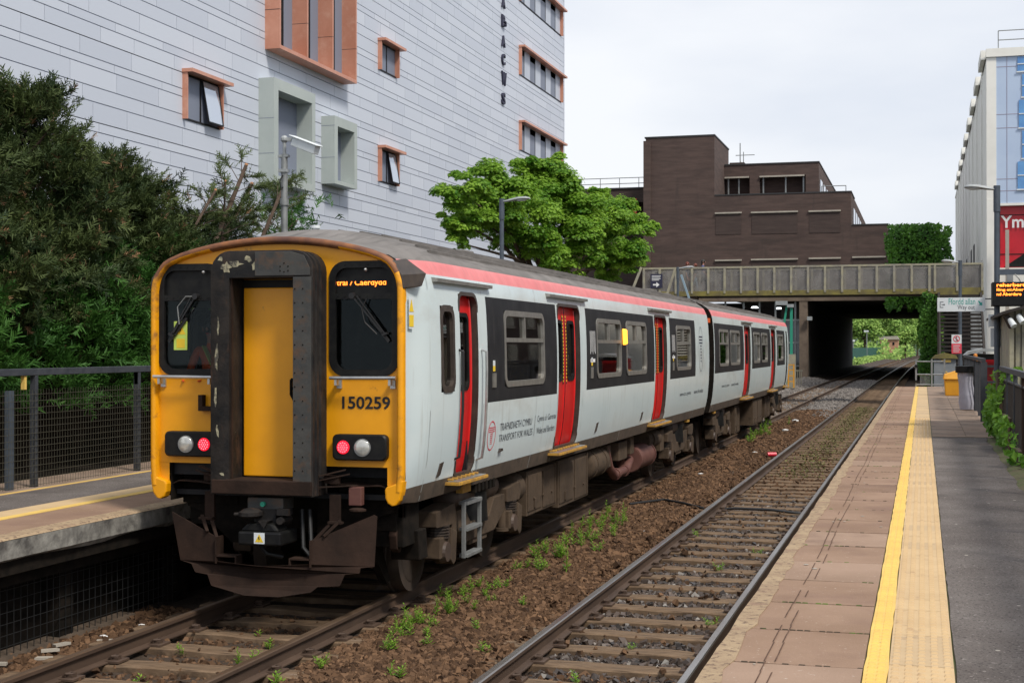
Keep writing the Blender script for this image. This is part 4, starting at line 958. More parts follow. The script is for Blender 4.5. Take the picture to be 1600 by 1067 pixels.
# ---------------- underframe
def bogie(t, yc, front=False):
    XR = CX + 1.0
    q = MB(); q.box(CX - .97, CX + .97, yc - .3, yc + .3, .42, .60); b = q.build('bogie', 'grime', t, bevel=.012)
    for s in (1, -1):
        q = MB(); xa = CX + s * .98; xb = CX + s * 1.16; x0, x1 = min(xa, xb), max(xa, xb)
        q.prism([(yc - 1.0, .80), (yc - .55, .80), (yc - .35, .62), (yc + .35, .62), (yc + .55, .80), (yc + 1.0, .80), (yc + 1.0, .62), (yc + .55, .42), (yc - .55, .42), (yc - 1.0, .62)], 'x', x0, x1)
        for e in (-1, 1):
            y_ = yc + e * 1.28
            q.prism([(y_ - .30, .86), (y_ + .28, .90), (y_ + .34, .80), (y_ + .25, .68), (y_ - .30, .70)], 'x', x0 - .02, x1 + .03)
            q.box(x0, x1 + .02, y_ - .17, y_ + .17, .36, .58)
            q.prism([(y_ + .12, .66), (y_ + .30, .60), (y_ + .26, .30), (y_ + .18, .26), (y_ + .10, .32)], 'x', x0 + .03, x1 + .05)
        q.box(x0 - .0, x1 - .02, yc - .32, yc + .32, .36, .5)
        q.build('side_frame', 'grime', b, bevel=.012)
    for s in (1, -1):
        xa = CX + s * 1.08
        for e in (-1, 1):
            y_ = yc + e * 1.28
            m = MB(); m.cyl((xa, y_ - .17 * e, .36), (xa, y_ - .17 * e, .84), .055, n=12); m.cyl((xa, y_ - .17 * e, .34), (xa, y_ - .17 * e, .38), .09, n=12); m.build('damper', 'grime', b, smooth=True, sharp=60)
            m = MB()
            for k in range(5): m.cyl((xa, y_ + .03, .56 + k * .03), (xa, y_ + .03, .575 + k * .03), .13, n=14)
            m.cyl((xa, y_ + .03, .56), (xa, y_ + .03, .70), .10, n=14)
            m.build('spring', 'seal', b)
            m = MB(); m.cyl((CX + s * 1.14, y_, .42), (CX + s * 1.21, y_, .42), .12, .10, 16); m.build('axle_box', 'tank', b)
            wx = CX + s * .7475
            m = MB(); m.cyl((wx - .065, y_, .42), (wx + .065, y_, .42), .42, n=36); m.cyl((wx - s * .065, y_, .42), (wx - s * .095, y_, .42), .45, n=36); m.cyl((wx + s * .066, y_, .42), (wx + s * .08, y_, .42), .33, .3, 30)
            m.build('wheel', 'darkwheel', b, smooth=True, sharp=40)
        m = MB(); m.cyl((xa - .1 * s, yc, .60), (xa - .1 * s, yc, .98), .26, .24, 20); m.build('air_spring', 'black', b, smooth=True)
    for e in (-1, 1): m = MB(); m.cyl((CX - .74, yc + e * 1.28, .42), (CX + .74, yc + e * 1.28, .42), .08, n=12); m.build('axle', 'dark', b)
    # yaw damper / air reservoir lying across above the frame
    m = MB(); m.cyl((CX + 1.0, yc - .75, .93), (CX + 1.0, yc + .75, .93), .155, n=22); m.sph((CX + 1.0, yc + .75, .93), .155, 16, (1, .5, 1)); m.sph((CX + 1.0, yc - .75, .93), .155, 16, (1, .5, 1)); m.build('air_reservoir', 'tank', b, smooth=True, sharp=50)
    return b
def ubox(t, name, y0, y1, z0, z1, mat='grime', x0=.55, x1=1.17):
    q = MB(); q.box(CX - x1, CX - x0, y0, y1, z0, z1); q.build(name, mat, t, bevel=.01)
    q = MB(); q.box(CX + x0, CX + x1, y0, y1, z0, z1)
    x = CX + x1; q.box(x, x + .012, y0 + .04, y0 + (y1 - y0) * .46, z0 + .05, z1 - .05); q.box(x, x + .012, y0 + (y1 - y0) * .52, y1 - .06, z0 + .03, z1 - .05)
    for k in range(3): q.cyl((x + .01, y0 + (y1 - y0) * (.2 + .3 * k), z0 + .2), (x + .03, y0 + (y1 - y0) * (.2 + .3 * k), z0 + .2), .018, n=8)
    q.box(x, x + .03, y0 + .3, y0 + .38, z0 + .08, z0 + .2)
    q.box(x, x + .025, y1 - .13, y1 - .09, z0 + .04, z1)
    return q.build(name, mat, t, bevel=.01)
def ucyl(t, name, y0, y1, z, r, mat, x=1.0, bands=True):
    q = MB()
    q.cyl((CX + x, y0, z), (CX + x, y1, z), r, n=24); q.sph((CX + x, y1, z), r, 18, (1, .35, 1)); q.sph((CX + x, y0, z), r, 18, (1, .35, 1))
    if bands:
        for f in (.2, .8): q.cyl((CX + x, y0 + (y1 - y0) * f - .02, z), (CX + x, y0 + (y1 - y0) * f + .02, z), r + .012, n=24)
    return q.build(name, mat, t, smooth=True, sharp=50)
bogie(carA, 15.38, True); bogie(carA, 29.1); bogie(carB, 35.3); bogie(carB, 49.2)
q = MB(); q.prism([(13.0, .95), (13.25, .95), (13.3, .5), (13.5, .2), (13.4, .18), (13.15, .42)], 'x', CX + .72, CX + .80); q.build('lifeguard', 'dark', carA)
q = MB(); q.box(CX + .55, CX + 1.16, 12.9, 13.35, .62, 1.04); q.prism([(13.2, .75), (13.45, .75), (13.5, .45), (13.25, .45)], 'x', CX + .9, CX + 1.2); q.build('sand_box', 'dark', carA, bevel=.01)
# driver's steps, the ladder below the crew door
q = MB(); XL = CX + 1.24
for y_ in (14.50, 15.06): q.box(XL - .01, XL + .03, y_ - .02, y_ + .02, .30, .90)
for z in (.32, .60, .88): q.box(XL - .05, XL + .05, 14.52, 15.04, z - .018, z + .018)
q.build('ladder', 'steel', carA, bevel=.003)
q = MB(); q.box(CX + 1.2, CX + 1.28, 14.38, 14.66, 1.0, 1.09); q.build('yellow_block', 'step', carA, bevel=.005)
q = MB(); q.box(CX + 1.05, CX + 1.24, 14.95, 15.7, .95, 1.05)
for k in range(5): q.box(CX + 1.24, CX + 1.262, 15.0 + k * .14, 15.06 + k * .14, .96, 1.06)
q.build('battery_box', 'dark', carA, bevel=.005)
q = MB(); q.box(CX - .95, CX + .95, 13.0, 31.4, .98, 1.045); q.box(CX - .5, CX + .5, 17, 28, .55, .98); q.build('underframe', 'dark', carA)
q = MB(); q.box(CX - .95, CX + .95, 32.7, 51.2, .98, 1.045); q.box(CX - .5, CX + .5, 37, 47.5, .5, .98); q.build('underframe', 'dark', carB)
ucyl(carA, 'end_reservoir', 16.95, 17.2, .80, .19, 'grime', 1.0, False)
ubox(carA, 'equipment_box', 17.30, 18.80, .42, .98); ubox(carA, 'equipment_box', 18.84, 20.62, .36, 1.0, x1=1.19)
ucyl(carA, 'engine_tank', 20.95, 22.0, .76, .23, 'grime', 1.0)
q = MB(); q.tube([(CX + 1.05, 22.4, .95), (CX + 1.06, 22.7, .6), (CX + 1.08, 23.0, .45), (CX + 1.08, 24.0, .46), (CX + 1.02, 24.6, .58)], .075, 12); q.cyl((CX + 1.07, 23.1, .45), (CX + 1.07, 23.2, .45), .10, n=16); q.cyl((CX + 1.07, 23.8, .45), (CX + 1.07, 23.9, .45), .10, n=16); q.build('exhaust_pipe', 'exhaust', carA, smooth=True, sharp=50)
q = MB(); q.cyl((CX + .98, 24.7, .57), (CX + .98, 26.2, .57), .22, n=24); q.cyl((CX + .98, 24.72, .57), (CX + .98, 24.78, .57), .235, n=24); q.cyl((CX + .98, 26.1, .57), (CX + .98, 26.16, .57), .235, n=24); q.build('silencer_drum', 'exhaust', carA, smooth=True, sharp=50)
q = MB(); q.cyl((CX + 1.0, 26.3, .82), (CX + 1.0, 27.0, .82), .17, n=20); q.cyl((CX + .95, 25.9, .82), (CX + .95, 26.3, .82), .19, n=20); q.build('air_filter', 'grime', carA, smooth=True, sharp=50)
for (a, b, c, d) in ((22.3, 22.6, .62, .98), (23.2, 23.9, .66, .96), (24.2, 24.5, .7, 1.0), (27.1, 27.5, .55, .95)): q = MB(); q.box(CX + .7, CX + 1.12, a, b, c, d); q.build('engine_bay', 'grime', carA, bevel=.01)
q = MB(); q.prism([(12.86, .74), (12.98, .96), (13.02, .60), (12.98, .56), (12.90, .6)], 'x', CX + 1.02, CX + 1.10); q.box(CX + 1.1, CX + 1.16, 12.9, 12.96, .9, 1.1); q.build('lifting_bracket', 'rust', carA, bevel=.01)
ubox(carB, 'equipment_box', 37.9, 38.9, .25, .98); ubox(carB, 'equipment_box', 42.1, 44.5, .25, 1.0); ubox(carB, 'equipment_box', 45.3, 46.9, .32, 1.0)
q = MB(); q.box(CX + 1.18, CX + 1.24, 33.6, 33.85, .98, 1.1); q.build('yellow_block', 'step', carB)
q = MB(); q.box(CX + 1.18, CX + 1.24, 29.6, 29.9, .98, 1.1); q.build('yellow_block', 'step', carA)
for (t_, ys_) in ((carA, (13.05, 14.78, 17.0, 18.06, 19.5, 22.4, 26.55, 30.0)), (carB, (33.1, 38.28, 40.0, 42.8, 45.25, 46.95, 50.1))):
    q = MB(); f_ = on_side(1, .002)
    for y_ in ys_: q.strip([[f_(y_, z), f_(y_ + .012, z)] for z in (1.06, 1.22, 1.45, 1.78, 1.935)], False); q.strip([[f_(y_, z), f_(y_ + .012, z)] for z in (3.11, 3.25)], False)
    q.build('panel_seam', 'seam', t_)
# roof details
for b_ in ((.2, .45, 17, 17.4, 3.70, 3.77), (-.1, .3, 30.5, 31.3, 3.72, 3.81)): q = MB(); q.box(CX + b_[0], CX + b_[1], *b_[2:]); q.build('roof_vent', 'roof', carA, bevel=.02)
q = MB(); q.box(CX - .3, CX + .2, 33, 33.8, 3.72, 3.81); q.build('roof_vent', 'roof', carB, bevel=.02)
q = MB(); q.cyl((CX - .2, 13.9, 3.72), (CX - .2, 13.9, 3.80), .03); q.cyl((CX - .2, 13.9, 3.80), (CX - .2, 13.9, 3.83), .05); q.build('aerial', 'signwhite', carA)
# cab desk behind the windscreens
q = MB(); q.box(CX - 1.2, CX - .45, YF + .15, YF + .3, 1.3, 2.05); q.box(CX + .45, CX + 1.2, YF + .3, YF + .7, 1.3, 2.2); q.box(CX - 1.28, CX + 1.28, YF + 2.05, YF + 2.09, 1.15, 3.3); q.box(CX - 1.25, CX + 1.25, YF + .2, YF + 2.1, 1.1, 1.15)
q.build('cab_fittings', 'band', carA)

# driver in the left-hand cab window
def person(label, loc, height, heading, joints, mats, hair, cat='person', group=None, seg=None):
    """joints: dict name->(x forward?, y, z) in body units of metres for a 1.75 m person; facing -Y at heading 0"""
    t = thing('person', label, cat, loc, group); t.rotation_euler = (0, 0, heading); k = height / 1.75
    J = dict(pelvis=(0, 0, .95), waist=(0, 0, 1.10), chest=(0, 0, 1.30), neck=(0, 0, 1.48), neck2=(0, -.01, 1.55), head=(0, -.02, 1.63), crown=(0, -.01, 1.72),
             shL=(.17, 0, 1.42), shR=(-.17, 0, 1.42), elL=(.22, .03, 1.14), elR=(-.22, .03, 1.14), wrL=(.23, -.04, .90), wrR=(-.23, -.04, .90), haL=(.23, -.07, .80), haR=(-.23, -.07, .80),
             hipL=(.09, 0, .90), hipR=(-.09, 0, .90), knL=(.10, -.01, .50), knR=(-.10, -.01, .50), anL=(.10, .02, .09), anR=(-.10, .02, .09), toL=(.11, -.14, .03), toR=(-.11, -.14, .03)); J.update(joints)
    Rr = dict(pelvis=.13, waist=.115, chest=.135, neck=.06, neck2=.055, head=.092, crown=.07, shL=.062, shR=.062, elL=.042, elR=.042, wrL=.028, wrR=.028, haL=.034, haR=.034, hipL=.09, hipR=.09, knL=.058, knR=.058, anL=.038, anR=.038, toL=.034, toR=.034)
    E_ = [('pelvis', 'waist'), ('waist', 'chest'), ('chest', 'neck'), ('neck', 'neck2'), ('neck2', 'head'), ('head', 'crown'), ('chest', 'shL'), ('chest', 'shR'), ('shL', 'elL'), ('shR', 'elR'), ('elL', 'wrL'), ('elR', 'wrR'), ('wrL', 'haL'), ('wrR', 'haR'), ('pelvis', 'hipL'), ('pelvis', 'hipR'), ('hipL', 'knL'), ('hipR', 'knR'), ('knL', 'anL'), ('knR', 'anR'), ('anL', 'toL'), ('anR', 'toR')]
    for s_, h in ((1, 'L'), (-1, 'R')):      # fingers and thumb
        w = Vector(J['wr' + h]); p = Vector(J['ha' + h]); d = (p - w).normalized()
        for i in range(4):
            a = 'f%d%s' % (i, h); ln_ = (.065, .075, .07, .055)[i]
            J[a] = tuple(p + d * .03 + Vector((0, (i - 1.5) * .022, 0))); J[a + 't'] = tuple(p + d * (.03 + ln_) + Vector((-s_ * .02, (i - 1.5) * .024, 0))); Rr[a] = .012; Rr[a + 't'] = .009; E_ += [('ha' + h, a), (a, a + 't')]
        J['th' + h] = tuple(p + Vector((-s_ * .01, -.04, .0)) + d * .02); Rr['th' + h] = .011; E_.append(('ha' + h, 'th' + h))
    names = list(J); idx = {n: i for i, n in enumerate(names)}
    me = bpy.data.meshes.new('body'); me.from_pydata([tuple(c * k for c in J[n]) for n in names], [(idx[a], idx[b]) for a, b in E_], [])
    o = bpy.data.objects.new('body', me); COL.objects.link(o)
    sk = o.modifiers.new('s', 'SKIN'); sk.use_smooth_shade = True
    sv = me.skin_vertices[0].data
    for n in names: sv[idx[n]].radius = (Rr[n] * k, Rr[n] * k * (.72 if n in ('chest', 'waist', 'pelvis') else 1))
    sv[idx['pelvis']].use_root = True
    ss = o.modifiers.new('u', 'SUBSURF'); ss.levels = 1; ss.render_levels = 1
    dg = bpy.context.evaluated_depsgraph_get(); m2 = bpy.data.meshes.new_from_object(o.evaluated_get(dg))
    bpy.data.objects.remove(o); o = bpy.data.objects.new('body', m2); COL.objects.link(o); o.parent = t
    m2.materials.clear()
    for m_ in ('skin', mats[0], mats[1], 'shoe'): m2.materials.append(K[m_])
    for p in m2.polygons:
        c = p.center / k; z = c.z; arm = abs(c.x) > .19 or (Vector(J['elL']) - c).length < .1
        mi = 0
        if z < .06 or (z < .12 and c.y < -.03): mi = 3
        elif z < .98 and abs(c.x) < .18: mi = 2
        elif z < 1.47 and (abs(c.x) < .19 or z > 1.18): mi = 1
        p.material_index = mi; p.use_smooth = True
    h = MB(); hc = Vector(J['head']) * k
    h.sph((hc.x, hc.y + .018, hc.z + .028), .108 * k, 14, (.92, 1.02, 1.0))
    if hair[1]: h.sph((hc.x, hc.y + .06, hc.z - .06), .08 * k, 12, (1, .7, 1.5))
    ho = bpy.data.objects.new('hair', h.build('hair_tmp', hair[0], None, smooth=True).data); bpy.data.objects.remove(bpy.data.objects['hair_tmp']); COL.objects.link(ho); ho.parent = t
    f = MB(); f.sph((hc.x, hc.y - .098, hc.z - .0), .018 * k, 8, (.8, 1, 1.3)); f.mat(1)
    for s_ in (-1, 1): f.sph((hc.x + s_ * .034, hc.y - .084, hc.z + .022), .011 * k, 8)
    f.mat(2).sph((hc.x, hc.y - .088, hc.z - .045), .018, 8, (1.2, .4, .35)); f.mat(0)
    for s_ in (-1, 1): f.sph((hc.x + s_ * .092, hc.y, hc.z), .022, 8, (.4, .8, 1.2))
    fo_ = bpy.data.objects.new('face', f.build('face_tmp', ['skin', 'hairB', 'redtxt'], None, smooth=True).data); bpy.data.objects.remove(bpy.data.objects['face_tmp']); COL.objects.link(fo_); fo_.parent = t
    return t
drv = person('person in an orange hi-vis vest inside the left cab window', (CX - .90, YF + .50, 1.22), 1.62, 0, dict(knL=(.12, -.4, .80), knR=(-.12, -.4, .80), anL=(.12, -.38, .42), anR=(-.12, -.38, .42), toL=(.12, -.5, .38), toR=(-.12, -.5, .38), elL=(.22, -.1, 1.18), elR=(-.22, -.1, 1.18), wrL=(.15, -.3, 1.12), wrR=(-.15, -.3, 1.12), haL=(.13, -.37, 1.10), haR=(-.13, -.37, 1.10)), ('orange', 'trousers'), ('hairB', False))
q = MB(); q.bar((CX - .80, YF + .34, 2.34), (CX - .92, YF + .36, 2.56), .06, .01)
v_ = q.build('hi_vis_strap', 'lime', None); bpy.context.view_layer.update(); v_.parent = drv; v_.matrix_parent_inverse = Matrix.Translation(-Vector(drv.location))

# ================================================================== FOLIAGE HELPERS
def rotmats(d):      # frames whose z axis is d
    d = d / (np.linalg.norm(d, axis=1, keepdims=True) + 1e-9); a = RNG.normal(size=d.shape); u = np.cross(d, a); u /= np.linalg.norm(u, axis=1, keepdims=True) + 1e-9; w = np.cross(d, u)
    return np.stack([u, w, d], 2)
def scatter(template, P, D, scale):   # template (k,4,3) quads, P positions, D normals
    n = len(P); k = len(template); Rm = rotmats(D)
    V = np.einsum('nij,qkj->nqki', Rm, template) * np.asarray(scale).reshape(-1, 1, 1, 1) + P[:, None, None, :]
    V = V.reshape(-1, 3); F = np.arange(len(V)).reshape(-1, 4); return V, F
LEAF = np.array([[[0, -.5, 0], [.30, -.05, .10], [0, .55, -.03], [-.30, -.05, .10]]])
MAPLE = np.array([[[0, -.42, 0], [.40, -.12, .10], [0, .12, .0], [-.40, -.12, .10]], [[0, .1, 0], [.42, .06, .08], [.30, .40, .02], [.1, .25, 0]], [[0, .1, 0], [-.1, .25, 0], [-.30, .40, .02], [-.42, .06, .08]], [[0, 0, 0], [.13, .25, .02], [0, .62, -.05], [-.13, .25, .02]]])
def spray(n=10, L=1., w=.042):     # flat feathery conifer spray lying along +z
    out = []
    for i in range(n):
        t = i / n; s = 1 if i % 2 else -1; ln_ = (.34 + .12 * ((i * 7) % 3)) * (1 - t * .6) * L
        a = np.array([0, 0, t * L]); d = np.array([s * (.45 + .15 * (i % 3)), .35 * ((i % 3) - 1), .75]) * ln_; sd_ = np.array([.3, .0, -.5 * s]) * 0; wv = np.array([-.66 * s, .35, .75]) * w * 1.1
        out.append([a - wv, a + wv, a + d + wv * .3, a + d - wv * .3])
    out.append([[-w * .5, 0, 0], [w * .5, 0, 0], [w * .2, 0, L * 1.05], [-w * .2, 0, L * 1.05]])
    return np.array(out)
SPR = spray()
def conifer(x, y, h, w, label, nb=110, dens=30, open_=0., zlo=.9, lean=(0, 0), mat='leafC', bare=0):
    t = thing('conifer_tree', label, 'conifer', (x, y, .6), 'overgrown conifers behind the left platform fence'); rs = random.Random(int(x * 7 + y * 13))
    tr = MB(); tr.tube([(x, y, .5), (x + .05, y, h * .35), (x - .06 + lean[0] * .5, y + lean[1] * .5, h * .7), (x + lean[0], y + lean[1], h * .97)], [.17, .13, .07, .015], 9); tr.build('trunk', 'bark', t, smooth=True)
    br = MB(); P = []; D = []; S_ = []; RN = []
    dead = []
    for i in range(nb):
        f = (i + rs.random()) / nb; z = zlo + (h - zlo - .2) * f; a = rs.uniform(0, 2 * math.pi)
        ln_ = w * (1 - f ** 1.7) * rs.uniform(.65, 1.1) + .35; rise = rs.uniform(.1, .75) * ln_ * (.45 + f)
        base = np.array([x + lean[0] * f, y + lean[1] * f, z]); tip = base + np.array([math.cos(a) * ln_, math.sin(a) * ln_, rise])
        mid = (base + tip) / 2 + np.array([0, 0, -.06 * ln_])
        br.tube([tuple(base), tuple(mid), tuple(base * .12 + tip * .88)], [.028, .018, .006], 5)
        n = int(2.3 * dens * (ln_ / w + .25)); tt = np.array([rs.uniform(.22, 1) ** .65 for _ in range(n)])
        pts = base[None] * ((1 - tt) ** 2)[:, None] + 2 * mid[None] * ((1 - tt) * tt)[:, None] + tip[None] * (tt ** 2)[:, None]
        pts += RNG.normal(0, .10, pts.shape) * np.array([1, 1, .7])
        dirs = (tip - base)[None] / ln_ * .9 + RNG.normal(0, .55, pts.shape) + np.array([0, 0, .12])
        P.append(pts); D.append(dirs); tone = rs.betavariate(1.6, 2.2); S_.append(RNG.uniform(.13, .27, n)); RN.append(np.clip(tone + RNG.normal(0, .16, n) + .1 * (tt - .5), 0, 1))
    P = np.concatenate(P); D = np.concatenate(D); S_ = np.concatenate(S_); RN = np.concatenate(RN)
    V, F = scatter(SPR, P, D, S_); npmesh('crown', V, F, mat, t, np.repeat(RN, len(SPR) * 4))
    dd = RNG.random(len(P)) < .045; V, F = scatter(SPR, P[dd] + .03, D[dd], S_[dd] * .8); npmesh('dead_sprays', V, F, 'dead', t, np.repeat(RN[dd], len(SPR) * 4))
    br.build('limbs', 'bark', t)
    return t
conifer(-12.5, 15.4, 5.75, 1.9, 'dark conifer at the very left edge of the picture, behind the mesh fence', 175, 34, zlo=2.4)
conifer(-12.4, 17.6, 6.25, 1.5, 'tallest dark conifer with a spiky top, left of the pale building wall', 175, 34, zlo=2.4)
conifer(-12.5, 20.1, 5.45, 1.55, 'middle-height dark conifer between the tallest one and the train roof', 175, 32, zlo=2.4)
conifer(-12.5, 22.8, 4.95, 1.6, 'scruffy conifer with broken bare branches beside the train front', 90, 22, zlo=2.4)
# broken, sawn branches of the scruffy conifer
sawn = thing('broken_branches', 'bare sawn-off conifer branches sticking up above the train roof, with pale cut ends', 'branches', (-12.0, 24.2, .6))
q = MB(); c_ = MB(); rs = random.Random(2); P = []; D = []; S_ = []
q.tube([(-12.2, 24.0, .5), (-12.1, 24.1, 3.2), (-12.0, 24.2, 4.2)], [.16, .11, .06])
for (y0, z0, y1, z1, r) in ((22.0, 4.3, 22.9, 5.75, .045), (22.9, 4.2, 24.0, 5.55, .05), (23.4, 4.1, 24.35, 5.5, .04), (24.2, 4.4, 24.9, 5.75, .022), (21.2, 4.3, 21.9, 5.2, .03), (24.0, 4.2, 25.3, 5.0, .02), (22.4, 4.2, 22.3, 5.4, .02)):
    x0 = -11.9 + rs.uniform(-.3, .3); q.tube([(-12.05, 24.15 + rs.uniform(-.1, .1), 3.4), (x0, y0, z0), (x0 + .1, (y0 + y1) / 2, (z0 + z1) / 2 + .05), (x0 + .15, y1, z1)], [r * 1.2, r, r * .9, r * .7], 7)
    c_.cyl((x0 + .15, y1, z1), (x0 + .152, y1 + .012, z1 + .03), r * .72, n=7)
    for k in range(9):
        f = rs.uniform(.1, .95); b = Vector((x0 + .1, y0 + (y1 - y0) * f, z0 + (z1 - z0) * f)); e = b + Vector((rs.uniform(-.5, .5), rs.uniform(-.1, .7), rs.uniform(-.05, .45)))
        q.tube([b, (b + e) / 2 + Vector((0, 0, .04)), e], [.009, .006, .003], 4)
        for j in range(12):
            P.append(b + (e - b) * rs.uniform(.4, 1.1)); D.append((e - b).normalized() + Vector((rs.gauss(0, .5), rs.gauss(0, .5), rs.gauss(0, .4)))); S_.append(rs.uniform(.12, .26))
q.build('branches', 'bark', sawn); c_.build('cut_ends', 'cutwood', sawn)
V, F = scatter(SPR, np.array([tuple(p) for p in P]), np.array([tuple(p) for p in D]), S_); npmesh('foliage', V, F, 'leafC', sawn, np.repeat(RNG.uniform(.3, 1, len(P)), len(SPR) * 4))
# wisp at the CCTV mast
cf = thing('conifer_sapling', 'small bright conifer tip beside the camera mast', 'conifer', (-11.8, 25.6, .6))
q = MB(); q.tube([(-11.8, 25.6, .5), (-11.8, 25.5, 3.5), (-11.75, 25.4, 5.2)], [.07, .05, .01]); q.build('trunk', 'bark', cf)
n = 420; zz = RNG.uniform(3.2, 5.4, n); V, F = scatter(SPR, np.stack([-11.8 + RNG.normal(0, .28, n), 25.4 + RNG.normal(0, .42, n), zz], 1), RNG.normal(0, .7, (n, 3)) + np.array([0, 0, .3]), RNG.uniform(.16, .3, n)); npmesh('crown', V, F, 'leafB', cf, np.repeat(RNG.uniform(.2, .8, n), len(SPR) * 4))
# fresh green hedge at the foot
hd = thing('hedge', 'bright green bushy hedge right behind the mesh fence', 'hedge', (-11.0, 20, .7))
n = 17000; u = RNG.uniform(9, 34, n); hh = RNG.uniform(0, 1, n) ** .8
xx_ = -10.75 + .35 * np.sin(u * 1.9) * hh + .22 * np.sin(u * 5.1 + hh * 6) - .8 * hh ** 2 + RNG.normal(0, .10, n); zz = 1.75 + hh * (2.1 + .35 * np.sin(u * 1.3 + 1))
V, F = scatter(SPR, np.stack([xx_, u, zz], 1), RNG.normal(0, .5, (n, 3)) + np.array([.8, -.35, .35]), RNG.uniform(.16, .3, n))
tone = .35 + .25 * np.sin(u * 3.3) * np.sin(zz * 4.1) + RNG.normal(0, .15, n)
npmesh('foliage', V, F, 'leafB', hd, np.repeat(np.clip(tone, 0, 1), len(SPR) * 4))
q = MB()
for i in range(26): yy_ = 9 + i; q.tube([(-11.9, yy_, .6), (-11.8, yy_ + .1, 2.0), (-11.7, yy_ + .3, 3.2)], [.06, .045, .01], 6)
q.build('stems', 'bark', hd); q = MB(); q.box(-12.6, -12.2, 8, 34, .6, 3.2); q.box(-11.6, -11.5, 8, 34, .6, 2.1); q.build('hedge_shade_block', 'dark', hd)  # near-black boxes stand in for the shade beneath the hedge

def broadleaf(t, blobs, trunk, leaf=.2, per=1400, mat='leafM', tmpl=MAPLE, seed=3, limbs=True):
    rs = random.Random(seed); Ps = []; Ds = []; Rn = []
    lm = MB(); tx, ty, tz0, tz1, tr_ = trunk
    lm.tube([(tx, ty, tz0), (tx + .1, ty, (tz0 + tz1) / 2), (tx, ty + .1, tz1)], [tr_, tr_ * .8, tr_ * .55], 10)
    tk = lm.build('trunk', 'bark', t, smooth=True); lm = MB()
    for (bx, by, bz, br) in blobs:
        n = int(per * br ** 2); sub = max(5, int(9 * br))
        lm.tube([(tx, ty, tz0 + (tz1 - tz0) * rs.uniform(.5, 1)), ((tx + bx) / 2 + rs.uniform(-.3, .3), (ty + by) / 2, (tz1 + bz) / 2 - .2), (bx, by, bz)], [tr_ * .35, tr_ * .22, .02], 6)
        cl = []
        for _ in range(sub * 3):
            d = np.array([rs.gauss(0, 1), rs.gauss(0, 1), rs.gauss(.25, .8)]); d /= np.linalg.norm(d); cl.append((np.array([bx, by, bz]) + d * br * rs.uniform(.55, 1.0) * np.array([1, 1, .8]), br * rs.uniform(.26, .52), rs.betavariate(1.5, 1.5)))
        m = n // len(cl)
        for c0, cr_, tone in cl:
            d = RNG.normal(0, 1, (m, 3)); d /= np.linalg.norm(d, axis=1, keepdims=True); d[:, 2] = np.abs(d[:, 2]) * .9 - .25
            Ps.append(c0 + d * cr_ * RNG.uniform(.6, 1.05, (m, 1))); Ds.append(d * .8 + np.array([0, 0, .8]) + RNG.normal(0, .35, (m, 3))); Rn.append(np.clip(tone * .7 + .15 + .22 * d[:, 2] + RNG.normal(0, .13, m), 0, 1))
    P = np.concatenate(Ps); D = np.concatenate(Ds); Rn = np.concatenate(Rn)
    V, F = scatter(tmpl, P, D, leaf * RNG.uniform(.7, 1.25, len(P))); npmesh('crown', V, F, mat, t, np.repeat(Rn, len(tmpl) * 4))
    if limbs: lm.build('limbs', 'bark', t)
mp_t = thing('maple_tree', 'bushy bright green maple between the pale building and the brown brick one', 'tree', (-13.2, 50, 0))
def px2w(px, py, d):      # author-time survey of the photo: world point at forward distance d
    a = (px - 800) / 2230; b = -(py - 542) / 2230; st, ct = math.sin(R(16.06)), math.cos(R(16.06))
    return (d * (a * ct - st), d * (a * st + ct), 2.55 + d * b)
bl = []
for (px, py, d, r) in ((725, 300, 44, .85), (765, 285, 46, .8), (720, 345, 44, .7), (712, 378, 44, .45), (790, 320, 46, 1.1), (820, 275, 49, .8), (855, 265, 50, .75), (850, 300, 50, 1.2), (880, 320, 51, 1.0), (760, 350, 46, 1.1), (820, 360, 48, 1.3), (890, 370, 50, 1.3), (940, 310, 55, .55),
                       (930, 350, 53, 1.2), (970, 330, 56, .7), (960, 385, 54, 1.1), (990, 360, 57, .8), (1020, 355, 59, .35), (985, 410, 57, .6), (900, 410, 50, .9), (850, 390, 48, .9), (840, 262, 50, .45), (755, 330, 47, 1.0), (945, 420, 54, .7), (905, 335, 50, .9), (870, 285, 50, .7)):
    bl.append((*px2w(px, py, d), r))
cxm, cym = px2w(860, 400, 51)[:2]
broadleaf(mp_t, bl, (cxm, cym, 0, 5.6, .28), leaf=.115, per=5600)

# ================================================================== BUILDINGS
# ---- pale clad building, left
bld = thing('clad_building', 'tall pale zinc-clad building with copper windows and a vertical name in dark letters', 'building', (-25, 50, 0))
XW = -20.0; BY0, BY1, BZ = 16.0, 80.35, 27.0
WIN = [(35.97, 38.15, 8.96, 10.27, 'a'), (50.95, 52.9, 13.15, 14.25, 'b'), (50.95, 52.9, 8.88, 10.15, 'a')]
for z in (13.0, 16.88, 20.7, 24.6): WIN.append((70.75, 79.6, z - .3, z + 1.1 + .02, 's'))
WIN = [w for w in WIN]
BAYS = [(41.21, 47.6, 11.97, 24, .51), (40.76, 43.92, 7.70, 10.97, .53), (45.61, 47.66, 8.19, 10.53, .50)]
q = MB(); q.box(-42, XW - .03, BY0, BY1, 0, BZ); q.build('structure', 'joint', bld)
V = []; F = []; Rn = []; z = .1; rs = random.Random(9); hs = [.50, .38, .50, .22, .46, .40, .24]; ri = 0
